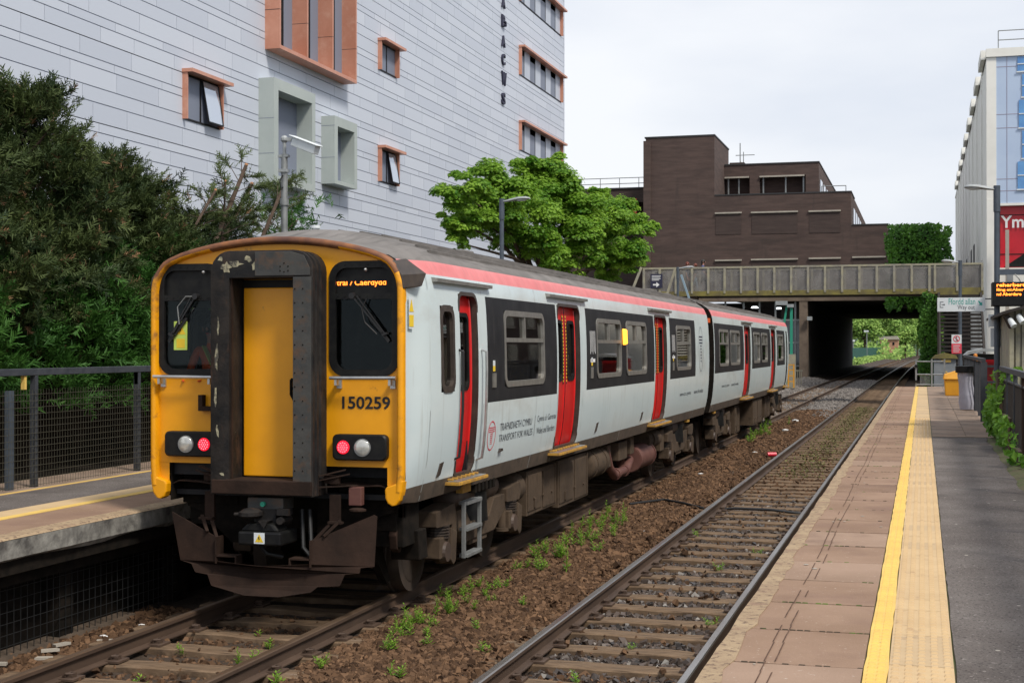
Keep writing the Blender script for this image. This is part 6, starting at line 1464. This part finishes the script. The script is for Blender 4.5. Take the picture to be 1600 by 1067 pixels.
# grit bin
gb = thing('grit_bin', 'yellow plastic grit bin beside the pale bin bag', 'grit bin', (.92, 50, PZ))
q = MB(); q.hull8([(.72, 49.8, PZ), (1.15, 49.8, PZ), (1.15, 50.4, PZ), (.72, 50.4, PZ), (.68, 49.75, 1.46), (1.2, 49.75, 1.46), (1.2, 50.45, 1.46), (.68, 50.45, 1.46)]); q.build('tub', 'grit', gb, bevel=.03)
q = MB(); q.hull8([(.64, 49.7, 1.465), (1.24, 49.7, 1.465), (1.24, 50.5, 1.465), (.64, 50.5, 1.465), (.68, 49.75, 1.64), (1.2, 49.85, 1.80), (1.2, 50.4, 1.80), (.68, 50.4, 1.64)]); q.build('lid', 'grit', gb, bevel=.03)
# bin bag holder
bb = thing('bin_bag_holder', 'pale plastic bin bag hanging from a black hoop on the near platform', 'bin', (1.1, 38.9, PZ))
q = MB()
loops = []
for z, r, ox in ((PZ + .02, .21, .06), (1.1, .235, .05), (1.35, .20, .03), (1.6, .175, .0), (1.8, .20, -.01), (1.9, .21, 0)):
    loops.append([(1.08 + ox + r * (1 + .06 * math.sin(5 * a + z * 3)) * math.cos(a), 38.9 + r * (1 + .06 * math.cos(4 * a)) * math.sin(a), z) for a in [2 * math.pi * k / 24 for k in range(24)]])
q.strip(loops); q.add(loops[0], [tuple(range(23, -1, -1))]); q.build('bag', 'bag', bb, smooth=True)
q = MB(); q.cyl((1.08, 38.9, 1.88), (1.08, 38.9, 2.06), .27, n=24); q.build('hoop_lid', 'black', bb, bevel=.02); q = MB(); q.box(1.33, 1.38, 38.87, 38.93, PZ, 1.95); q.build('stand', 'fence', bb)
q = MB(); q.cyl((1.48, 44, PZ), (1.48, 44, 2.3), .06, n=12); q.sph((1.48, 44, 2.3), .06, 10); tag(q.build('bollard', M('orange_post_paint', (.55, .19, .02)), smooth=True, sharp=50), 'orange round-topped post behind the black railing', 'post')
# way-out sign
ws = thing('way_out_sign', 'white bilingual way-out sign reading Ffordd allan and Way out', 'sign', (1.1, 34, 3.6))
SY = 30.0
def P2(px, py, d): return px2w(px, py, d)
wx0, wz1 = px2w(1463, 469, 29.2)[0], px2w(1463, 469, 29.2)[2]; wx1 = wx0 + .99; wz0 = wz1 - .28; wy = 30.05
q = MB(); q.box(.28 + .0, 1.20, wy, wy + .03, 3.26, 3.54); pn = q.build('panel', 'signwhite', ws, bevel=.004)
f_ = lambda u, v: (u, wy - .002, v)
q = MB(); put_text(q, 'Ffordd allan', f_, .50, 1.01, 3.40, 3.525); q.build('welsh_lettering', 'teal', ws)
q = MB(); put_text(q, 'Way out', f_, .67, 1.00, 3.275, 3.39); q.add([f_(.33 + a, 3.40 + b) for a, b in ((.07, .06), (0, .06), (0, -.06), (.07, -.06), (.07, -.048), (.012, -.048), (.012, .048), (.07, .048))], [(0, 1, 6, 7), (1, 2, 5, 6), (2, 3, 4, 5)]); q.add([f_(.36 + a, 3.40 + b) for a, b in ((0, -.006), (.045, -.006), (.045, -.022), (.075, 0), (.045, .022), (.045, .006), (0, .006))], [(0, 1, 2, 3, 4, 5, 6)]); q.build('english_lettering', 'greytxt', ws)
q = MB(); q.add([f_(1.06 + a, 3.43 + b) for a, b in ((0, .04), (.02, .05), (.06, .0), (.08, .02), (.085, -.05), (.015, -.045), (.035, -.025))], [(0, 1, 2, 3, 4, 5, 6)]); q.build('arrow', 'teal', ws)
q = MB(); q.tube([(1.2, wy + .015, 3.51), (1.42, 30, 3.51)], .012, 6); q.tube([(1.2, wy + .015, 3.30), (1.42, 30, 3.30)], .012, 6); q.build('bracket', 'fence', ws)
# prohibition notice on the farther post
pn = thing('prohibition_notice', 'white and red no-entry notice fixed to the farther lamp post', 'sign', (1.1, 49.8, 2.6))
q = MB(); q.box(.92, 1.24, 49.85, 49.87, 2.66, 2.96); q.build('white_panel', 'signwhite', pn); q = MB(); q.box(.92, 1.24, 49.85, 49.87, 2.33, 2.659); q.build('red_panel', 'signred', pn)
q = MB(); n = 28; f_ = lambda a, r: (1.08 + r * math.cos(a), 49.845, 2.82 + r * math.sin(a)); q.strip([[f_(2 * math.pi * i / n, .11) for i in range(n)], [f_(2 * math.pi * i / n, .085) for i in range(n)]]); q.bar((1.01, 49.844, 2.89), (1.15, 49.844, 2.75), .004, .02); q.build('red_ring', 'signred', pn)
q = MB(); q.sph((1.08, 49.846, 2.87), .018, 8, (1, .1, 1)); q.bar((1.08, 49.846, 2.86), (1.09, 49.846, 2.80), .004, .03); q.bar((1.085, 49.846, 2.80), (1.06, 49.846, 2.75), .004, .015); q.bar((1.09, 49.846, 2.80), (1.11, 49.846, 2.75), .004, .015); q.build('walking_figure', 'blacktxt', pn)
q = MB()
for i in range(4): q.box(.97, 1.19 - .03 * (i % 2), 49.843, 49.849, 2.58 - i * .065, 2.60 - i * .065)
q.build('notice_text', 'signwhite', pn)
for (a, b, c, d, lb) in ((1.26, 1.78, 2.95, 3.20, 'blank grey back of the upper notice board on the near lamp post'), (1.30, 1.60, 2.55, 2.93, 'blank grey back of the lower notice board on the near lamp post')):
    q = MB(); q.box(a, b, 30.09, 30.12, c, d); tag(q.build('notice_board', 'signwhite', bevel=.004), lb, 'notice board')
# departure display
dd = thing('departure_display', 'black departure display with orange text hanging beside the lamp post', 'display', (1.7, 30, 3.6))
q = MB(); q.box(1.32, 2.6, 29.72, 30.3, 3.36, 3.83); q.build('housing', 'black', dd, bevel=.01)
q = MB(); q.box(1.42, 2.6, 29.95, 30.05, 3.98, 4.09); q.build('support_beam', 'postblue', dd)
q = MB(); q.tube([(1.75, 29.9, 3.99), (1.83, 29.9, 3.90), (1.86, 29.9, 3.83)], .012, 6); q.box(1.60, 1.72, 29.9, 30.0, 3.83, 3.98); q.build('hanger', 'steel', dd)
f_ = lambda u, v: (u, 29.716, v)
q = MB(); put_text(q, 'reherbert', f_, 1.40, 1.93, 3.735, 3.805, .03); put_text(q, 'lling at:Aber', f_, 1.40, 1.91, 3.635, 3.705, .03); put_text(q, 'nd Aberdare', f_, 1.40, 1.86, 3.56, 3.62, .03); q.build('led_text', 'led', dd)
# waiting shelter
sh = thing('waiting_shelter', 'brown timber-clad shelter with a sloping canopy and spotlights at the right edge', 'shelter', (2.2, 27, .9))
q = MB(); q.box(1.50, 3.6, 26.0, 32, PZ, 3.2); q.build('wall', 'lichen', sh)
q = MB()
for x in np.arange(1.52, 3.6, .10): q.box(x, x + .012, 25.985, 25.999, PZ, 3.2)
q.build('board_joints', 'darkwood', sh)
q = MB(); q.box(1.43, 1.50, 25.9, 26.0, PZ, 3.2); q.build('corner_post', 'lichen', sh)
q = MB(); q.hull8([(1.30, 25.6, 3.10), (3.6, 25.6, 3.75), (3.6, 32, 3.75), (1.30, 32, 3.10), (1.30, 25.6, 3.15), (3.6, 25.6, 3.82), (3.6, 32, 3.82), (1.30, 32, 3.15)]); q.build('canopy', 'darkwood', sh)
q = MB(); q.bar((1.36, 25.7, 3.08), (1.46, 25.75, 2.88), .08, .08); q.build('bracket', 'darkwood', sh)
for (x, z) in ((1.42, 3.02), (1.56, 3.08)):
    q = MB(); q.cyl((x, 25.7, z), (x + .07, 25.62, z - .12), .045, .055, 12); q.build('spotlight', 'signwhite', sh)
sc = thing('cycle_canopy', 'low curved grey canopy roof behind the railing', 'canopy', (2.0, 50.5, .9))
q = MB(); q.prism([(1.35, 2.26), (1.5, 2.4), (1.95, 2.5), (3.3, 2.45), (3.3, 2.38), (1.9, 2.40), (1.5, 2.30)], 'y', 50.6, 53); q.build('roof', 'lampgrey', sc)
q = MB(); q.box(1.45, 3.2, 50.9, 52.8, 2.12, 2.30); q.build('underside', 'band', sc)
for x in (1.55, 3.0): q = MB(); q.box(x, x + .06, 51.5, 51.56, .3, 2.12); q.build('leg', 'fence', sc)
q = MB(); q.box(1.50, 3.4, 53.2, 53.6, .9, 2.2); tag(q.build('red_hoarding', 'redpanel'), 'low red panel glimpsed under the grey canopy', 'panel')
# ================================================================== IVY, CLIMBERS
def leafbox(name, label, cat, boxes, n, size, mat, tmpl=LEAF, seed=1, solid=None, face=(0, -1, .4)):
    t = thing(name, label, cat, (boxes[0][0], boxes[0][2], boxes[0][4])); Ps = []; Rn = []
    vol = [(b[1] - b[0]) * (b[5] - b[4]) for b in boxes]; tv = sum(vol)
    for b, v in zip(boxes, vol):
        m = int(n * v / tv); x = RNG.uniform(b[0], b[1], m); y = RNG.uniform(b[2], b[3], m); z = RNG.uniform(b[4], b[5], m)
        x += .12 * np.sin(z * 3.1) + .08 * np.sin(z * 7 + y * 2) ; z += (b[5] - b[4]) * (.035 * np.sin(x * 4 + y) + .025 * np.sin(x * 9))
        Ps.append(np.stack([x, y, z], 1)); Rn.append(np.clip(.42 + .28 * np.sin(x * 2.9 + 1) * np.sin(z * 2.3) + RNG.normal(0, .16, m), 0, 1))
    P = np.concatenate(Ps); Rn = np.concatenate(Rn); D = RNG.normal(0, .45, P.shape) + np.array(face)
    V, F = scatter(tmpl, P, D, size * RNG.uniform(.6, 1.3, len(P))); npmesh('foliage', V, F, mat, t, np.repeat(Rn, len(tmpl) * 4))
    q = MB()
    for b in boxes: q.box(b[0] + (b[1] - b[0]) * .15, b[1] - (b[1] - b[0]) * .15, (b[2] + b[3]) / 2, b[3], b[4], b[5] - (b[5] - b[4]) * .06)
    q.build('stems', 'darkwood' if solid is None else solid, t); return t
leafbox('ivy', 'dark green ivy column beside the bridge opening, left of the stairs', 'ivy', [(-.05, .72, FY - .3, FY + .5, 1.4, 5.0), (.02, .66, FY - .3, FY + .4, .4, 1.5)], 5200, .15, 'leafI')
leafbox('ivy', 'large block of green ivy above the footbridge at the end of the brown building', 'ivy', [(-2.35, 1.8, 99.5, 102, 5.2, 10.55), (-2.3, 1.1, 99.5, 102, 10.4, 10.85), (-.2, 1.2, 99.6, 102, .8, 5.2)], 11000, .24, 'leafI')
leafbox('climbing_plant', 'bright green climber growing over the near end of the black railing', 'climber', [(1.17, 1.42, 24.6, 26.2, .93, 2.2), (1.22, 1.36, 21.2, 24.6, .92, 1.5), (1.2, 1.38, 25.9, 27.0, .93, 1.9), (1.2, 1.34, 19.6, 21.2, .92, 1.15)], 1300, .12, 'leafP', solid='bark', face=(-.6, -.6, .4))
# ================================================================== BEYOND THE BRIDGE
gp_ = thing('signal_post', 'green painted posts with lamps standing beside the far end of the train', 'signal post', (-8, 90, 0))
q = MB(); q.bar((-8.45, 90, 3.0), (-8.12, 90, 5.1), .12, .1); q.bar((-7.85, 90, 2.1), (-7.85, 90, 5.0), .16, .1); q.build('posts', 'greenpole', gp_)
q = MB(); q.box(-8.8, -8.1, 89.8, 90.2, 5.15, 5.4); q.box(-8.1, -7.7, 89.8, 90.1, 5.0, 5.2); q.build('lamp_head', 'lampgrey', gp_); q = MB(); q.box(-8.1, -7.6, 89.9, 90.1, 0, 2.1); q.build('concrete_base', 'lichen', gp_)
yl_ = thing('yellow_ladder', 'short yellow ladder by the bridge pier beyond the train', 'ladder', (-7.7, 89, 0))
q = MB()
for x in (-7.95, -7.62): q.box(x - .04, x + .04, 89, 89.08, 0.05, 1.5)
for z in (.4, .75, 1.1, 1.42): q.box(-7.95, -7.62, 89.01, 89.07, z, z + .06)
q.build('frame', 'grit', yl_)
q = MB(); q.box(-8.9, -8.55, 100, 100.1, 1.0, 1.75); q.box(-8.75, -8.7, 100.1, 100.15, -.1, 1.0); tag(q.build('trackside_sign', 'signwhite'), 'small white sign at the foot of the bridge pier', 'sign')
leafbox('bush', 'small green bush at the foot of the left bridge pier', 'bush', [(-9.3, -8.6, 96, 97.5, 0, 1.9)], 700, .2, 'leafI')
q = MB()
for i in range(10): q.box(-9.0 + i * .12, -8.95 + i * .12, 98, 98.04, 0, 1.0)
q.box(-9.0, -7.8, 98.04, 98.08, .9, 1.0); tag(q.build('low_railing', 'lichen'), 'low weathered railing by the left bridge pier', 'fence')
pf = thing('palisade_fence', 'dark green palisade fence seen through the bridge', 'fence', (-9.6, 240, 0))
q = MB(); y = 200.
while y < 560: q.box(-10.6 + bend(y) * .7, -10.5 + bend(y) * .7, y, y + 2.4, .2, 2.4); y += 2.5
q.build('pales', 'palisade', pf)
hs_ = thing('brick_house', 'orange brick house beyond the green fence, seen through the bridge', 'house', (-8, 330, 0))
q = MB(); q.box(-9.2, -5.3, 330, 340, 0, 4.2); q.build('wall', 'hotbrick', hs_); q = MB(); q.prism([(-9.5, 4.2), (-5.1, 4.2), (-5.6, 5.0), (-9.5, 4.8)], 'y', 329.7, 340); q.build('roof', 'strip', hs_)
q = MB()
for x in (-8.3, -6.5): q.box(x, x + .4, 329.9, 330, 3.0, 3.6)
q.build('window', 'darkglass', hs_)
for (x, y, h) in ((-9.6, 262, 5.2), (-10.8, 236, 3.4)):
    t = thing('distant_lamp', 'thin lamp post beyond the bridge, %s' % ('the taller one' if h > 4 else 'the shorter one with a round white head'), 'lamp post', (x, y, 0))
    q = MB(); q.cyl((x, y, 0), (x, y, h), .09, n=8); q.build('post', 'steel', t); q = MB(); q.box(x - .5, x + .3, y - .2, y + .2, h, h + .3); q.build('lamp_head', 'signwhite', t)
def fartree(x, y, z, r, label, mat='leafF', seed=1, h=None):
    t = thing('tree', label, 'tree', (x, y, 0), 'trees beyond the bridge')
    rs = random.Random(seed); bl = [(x + rs.uniform(-.6, .6) * r, y + rs.uniform(-.5, .5) * r, z + rs.uniform(-.5, .5) * r, r * rs.uniform(.38, .6)) for _ in range(9)]
    broadleaf(t, bl, (x, y, 0, z, .25), leaf=.6, per=100 if r > 4 else 150, mat=mat, tmpl=LEAF, seed=seed)
    return t
for i, (x, y, z, r, lb) in enumerate(((-15, 250, 4.5, 3.6, 'light green tree at the left of the view through the bridge'), (-11.5, 300, 6.0, 4.0, 'broad mid-green tree filling the left half of the view through the bridge'), (-13, 345, 8.0, 5.0, 'tall tree behind the orange brick house'),
        (-4.0, 345, 5.5, 4.0, 'bushy tree just right of the orange brick house'), (.5, 370, 5.0, 4.2, 'pale green tree where the tracks vanish'), (4.5, 330, 5.0, 4.0, 'tree right of the vanishing tracks beside the ivy'), (-1.5, 420, 7.0, 5.0, 'farthest green tree over the line'), (3.0, 260, 3.6, 2.6, 'low tree on the right side of the cutting'), (6.5, 230, 4.0, 3.4, 'tree at the right end of the view through the bridge'), (-8.5, 420, 9.5, 6.0, 'tall rounded tree behind the orange house roof'), (-18, 320, 9, 6.0, 'large tree at the far left beyond the green fence'), (-3, 520, 13, 8, 'hazy dark tree on the skyline above the tracks'), (8, 450, 10, 7, 'big tree right of the vanishing point'))):
    fartree(x, y, z, r, lb, seed=i + 5)
n = 5200; y = RNG.uniform(300, 420, n); x = RNG.uniform(-16, 7, n); kp = np.abs(x + 3.6 - 4.5e-5 * (y - 90) ** 2) > 3.0; x = x[kp]; y = y[kp]; n = len(x); z_ = RNG.uniform(0, 1, n) ** 1.2 * (3.0 + 1.4 * np.sin(x * 1.3) + .8 * np.sin(x * 3.1))
V, F = scatter(LEAF, np.stack([x, y, z_], 1), RNG.normal(0, .5, (n, 3)) + np.array([0, -.6, .5]), RNG.uniform(.5, 1.1, n)); o = npmesh('undergrowth', V, F, 'leafF', rnd=np.repeat(RNG.uniform(.1, 1, n), 4)); tag(o, 'mass of bright undergrowth below the trees beyond the bridge', 'undergrowth', kind='stuff')
n = 2500; y = RNG.uniform(196, 460, n); x = -9.9 + 4.5e-5 * np.maximum(0, y - 90) ** 2 * .8 + RNG.uniform(-.4, 1.0, n); V, F = scatter(LEAF, np.stack([x, y, RNG.uniform(-.2, .9, n)], 1), RNG.normal(0, .5, (n, 3)) + np.array([0, -.5, .6]), RNG.uniform(.3, .7, n)); o = npmesh('verge_grass', V, F, 'leafF', rnd=np.repeat(RNG.uniform(.3, 1, n), 4)); tag(o, 'grassy verge along the far fence beyond the bridge', 'grass', kind='stuff')
V = []; nxh = 60
for j, (yy_, zz_) in enumerate(((520, 0), (560, 9), (640, 20), (800, 26), (1100, 30))):
    for i in range(nxh): V.append((-500 + i * 17, yy_ + random.uniform(-10, 10), zz_ * (.8 + .25 * math.sin(i * .5 + j)) * (1 if zz_ else 0) - .6))
F = [(j * nxh + i, j * nxh + i + 1, (j + 1) * nxh + i + 1, (j + 1) * nxh + i) for j in range(4) for i in range(nxh - 1)]
o = npmesh('hill', V, F, 'hill', smooth=True); tag(o, 'wooded hill beyond the line', kind='structure')
# ================================================================== WEEDS AND LITTER
WEEDT = []
def weed_geo(seed, h):
    rs = random.Random(seed); mb = MB()
    for s_ in range(rs.choice((2, 3, 4))):
        bx, by = rs.uniform(-.05, .05), rs.uniform(-.05, .05); hh = h * rs.uniform(.6, 1.0); lx, ly = rs.uniform(-.03, .03), rs.uniform(-.03, .03)
        mb.tube([(bx, by, -.02), (bx + lx, by + ly, hh * .6), (bx + lx * 2, by + ly * 2, hh)], [.004, .003, .0015], 4)
        m = int(10 + hh * 60)
        for i in range(m):
            f = .12 + .88 * i / m; a = i * 2.4 + rs.uniform(-.3, .3); r = .055 * (1.25 - f * .75) * rs.uniform(.7, 1.3); z = hh * f; c = Vector((bx + lx * 2 * f, by + ly * 2 * f, z)); d = Vector((math.cos(a), math.sin(a), .5)).normalized(); sd_ = Vector((-math.sin(a), math.cos(a), 0)) * r * .17
            mb.add([c, c + d * r * .5 + sd_, c + d * r, c + d * r * .5 - sd_], [(0, 1, 2, 3)])
    return mb
for i, h in enumerate((.14, .2, .28, .10, .24)): WEEDT.append(weed_geo(i, h))
weedmesh = []
for i, mb in enumerate(WEEDT):
    r_ = [random.Random(i).random() for _ in range(1)]
    V = np.array([tuple(v) for v in mb.v], np.float32); me = bpy.data.meshes.new('weed'); me.from_pydata([tuple(v) for v in mb.v], [], mb.f)
    a = me.attributes.new('rnd', 'FLOAT', 'POINT'); a.data.foreach_set('value', RNG.uniform(.2, 1, len(V)).astype(np.float32)); me.materials.append(K['weed']); weedmesh.append(me)
def weed(x, y, k, sc=1., lab='leafy green weed growing out of the brown ballast', grp='weeds in the ballast'):
    o = bpy.data.objects.new('weed', weedmesh[k]); COL.objects.link(o); o.location = (x, y, bedz(x, y)); o.rotation_euler = (0, 0, random.uniform(0, 6.28)); sc *= 1.05; o.scale = (sc, sc, sc); tag(o, lab, 'weed', grp)
for (x, y, k, s_) in ((-8.1, 11.9, 4, 1), (-6.17, 10.4, 3, 1), (-5.62, 11.3, 1, 1.1), (-5.66, 11.2, 4, .8), (-5.75, 12.0, 3, 1), (-4.52, 11.8, 2, 1), (-4.56, 11.9, 0, 1), (-4.74, 13.3, 1, 1), (-4.61, 13.7, 4, 1), (-4.68, 13.6, 2, .9), (-4.42, 16.8, 0, 1), (-4.06, 13.0, 1, .9), (-4.91, 11.2, 0, 1), (-5.0, 10.6, 3, 1.2), (-4.12, 10.9, 0, 1),
        (-4.83, 14.8, 0, 1), (-2.56, 12.7, 1, .8), (-2.7, 11.4, 1, .9), (-2.0, 14.0, 0, 1), (-2.4, 17.5, 0, 1), (-3.1, 20.5, 1, 1.1), (-2.1, 19.0, 0, .9), (-4.3, 12.2, 3, 1), (-4.0, 14.4, 3, 1), (-4.5, 15.3, 0, 1), (-4.6, 14.3, 1, 1), (-4.8, 12.6, 4, .8), (-3.75, 12.1, 3, 1.1), (-6.4, 11.5, 0, .8), (-6.0, 12.3, 3, 1), (-5.3, 9.9, 1, 1)):
    weed(x, y, k, s_)
rs = random.Random(21)
for i in range(40): weed(rs.gauss(-4.60, .19), rs.choice((rs.gauss(17.0, .5), rs.gauss(19.6, .7), rs.gauss(21.2, .8))), rs.choice((1, 2, 4, 0)), rs.uniform(.8, 1.35), 'green weed in the long weedy patch beside the train', 'weedy patch beside the train')
for i in range(20): weed(rs.gauss(-4.66, .17), rs.choice((rs.gauss(13.4, .45), rs.gauss(15.2, .5))), rs.choice((0, 1, 4)), rs.uniform(.7, 1.1), 'green weed in the sparse row along the train rail', 'weeds along the train rail')
for i in range(12): weed(rs.gauss(-4.6, .2), rs.uniform(38, 50), rs.choice((1, 2)), rs.uniform(1.2, 2.0), 'green weed near the far end of the train', 'weeds near the far carriage')
n = 3600; y = RNG.uniform(30, 66, n); x = -2.5 + RNG.normal(0, .3, n); V, F = scatter(LEAF, np.stack([x, y, np.full(n, -.17) + RNG.uniform(0, .05, n)], 1), RNG.normal(0, .6, (n, 3)) + np.array([0, 0, .8]), RNG.uniform(.03, .07, n)); K['moss'] = M('dry_moss', (.07, .065, .02), (.16, .17, .04), attr=True, rough=.8)
o = npmesh('moss', V, F, 'moss', rnd=np.repeat(RNG.uniform(0, .7, n), 4)); tag(o, 'thin green moss and grass on the far part of the empty track', 'moss', kind='stuff')
q = MB(); q.cyl((-3.66, 35.3, -.08), (-3.46, 35.4, -.08), .055, n=14); tag(q.build('drink_can', 'canred', smooth=True, sharp=50), 'red drink can lying beside the empty track', 'can')
q = MB(); q.tube([(-4.8, 23.9, -.12), (-4.3, 24.4, -.08), (-3.9, 24.1, -.10), (-3.4, 23.8, -.17), (-3.0, 23.85, -.13), (-2.4, 23.7, -.12), (-1.9, 23.7, -.17)], .022, 8); tag(q.build('cable', 'hose', smooth=True), 'black cable crossing under the rails of the empty track', 'cable')
for (x, y, r) in ((-4.1, 36.5, .05), (-4.5, 30, .05), (-7.45, 12.6, .03), (-7.5, 12.0, .035), (-2.8, 13.9, .02), (-4.4, 52, .1), (-7.6, 60, .12), (-4.2, 46, .09), (-3.9, 20.6, .03)):
    q = MB(); q.sph((x, y, bedz(x, y) + r * .6), r, 7, (1.4, 1, .5)); tag(q.build('litter', 'litter'), 'scrap of white litter on the stones', 'litter', 'white litter on the ballast')
rs = random.Random(4); q = MB()
for (x, y) in ((-7.55, 11.2), (-7.4, 10.9), (-7.6, 11.45), (-7.3, 11.7), (-7.65, 10.6)):
    a = rs.uniform(0, 3); q = MB(); d = Vector((math.cos(a), math.sin(a), 0)) * .08; e = Vector((-math.sin(a), math.cos(a), 0)) * .035; c = Vector((x, y, bedz(x, y) + .04)); q.hull8([c - d - e, c + d - e, c + d * .8 + e, c - d * .9 + e, c - d - e + Vector((0, 0, .02)), c + d - e + Vector((0, 0, .025)), c + d * .8 + e + Vector((0, 0, .02)), c - d * .9 + e + Vector((0, 0, .02))])
    tag(q.build('wood_offcut', 'strip'), 'pale broken wood offcut on the stones below the left platform', 'offcut', 'wood offcuts by the left rail')
for (x, y) in ((-.905, 17.6), (-.80, 12.3), (-.60, 13.05), (-.92, 21)):
    pass
# wet pale film on the stones of the empty track
V = []; F = []

# ---- brick terrace added out of view on the right for the train windows to reflect
tr = thing('added_brick_terrace', 'row of brown brick houses with pale window surrounds, added out of view to be mirrored in the train windows', 'building', (15, 50, 0))
q = MB(); q.box(11, 20, 18, 86, -.5, 8.5); q.build('wall', 'brick', tr)
q = MB(); q.prism([(10.7, 8.5), (20.3, 8.5), (15.5, 11.6)], 'y', 17.7, 86.3); q.build('roof', 'rooftiles', tr)
for i in range(16):
    y_ = 20 + i * 4.1
    for z_ in (1.6, 4.9): q = MB(); q.box(10.90, 10.999, y_, y_ + 1.7, z_, z_ + 1.9); w_ = q.build('window', 'strip', tr); q = MB(); q.box(10.88, 10.899, y_ + .15, y_ + 1.55, z_ + .15, z_ + 1.75); q.build('pane', 'darkglass', w_)
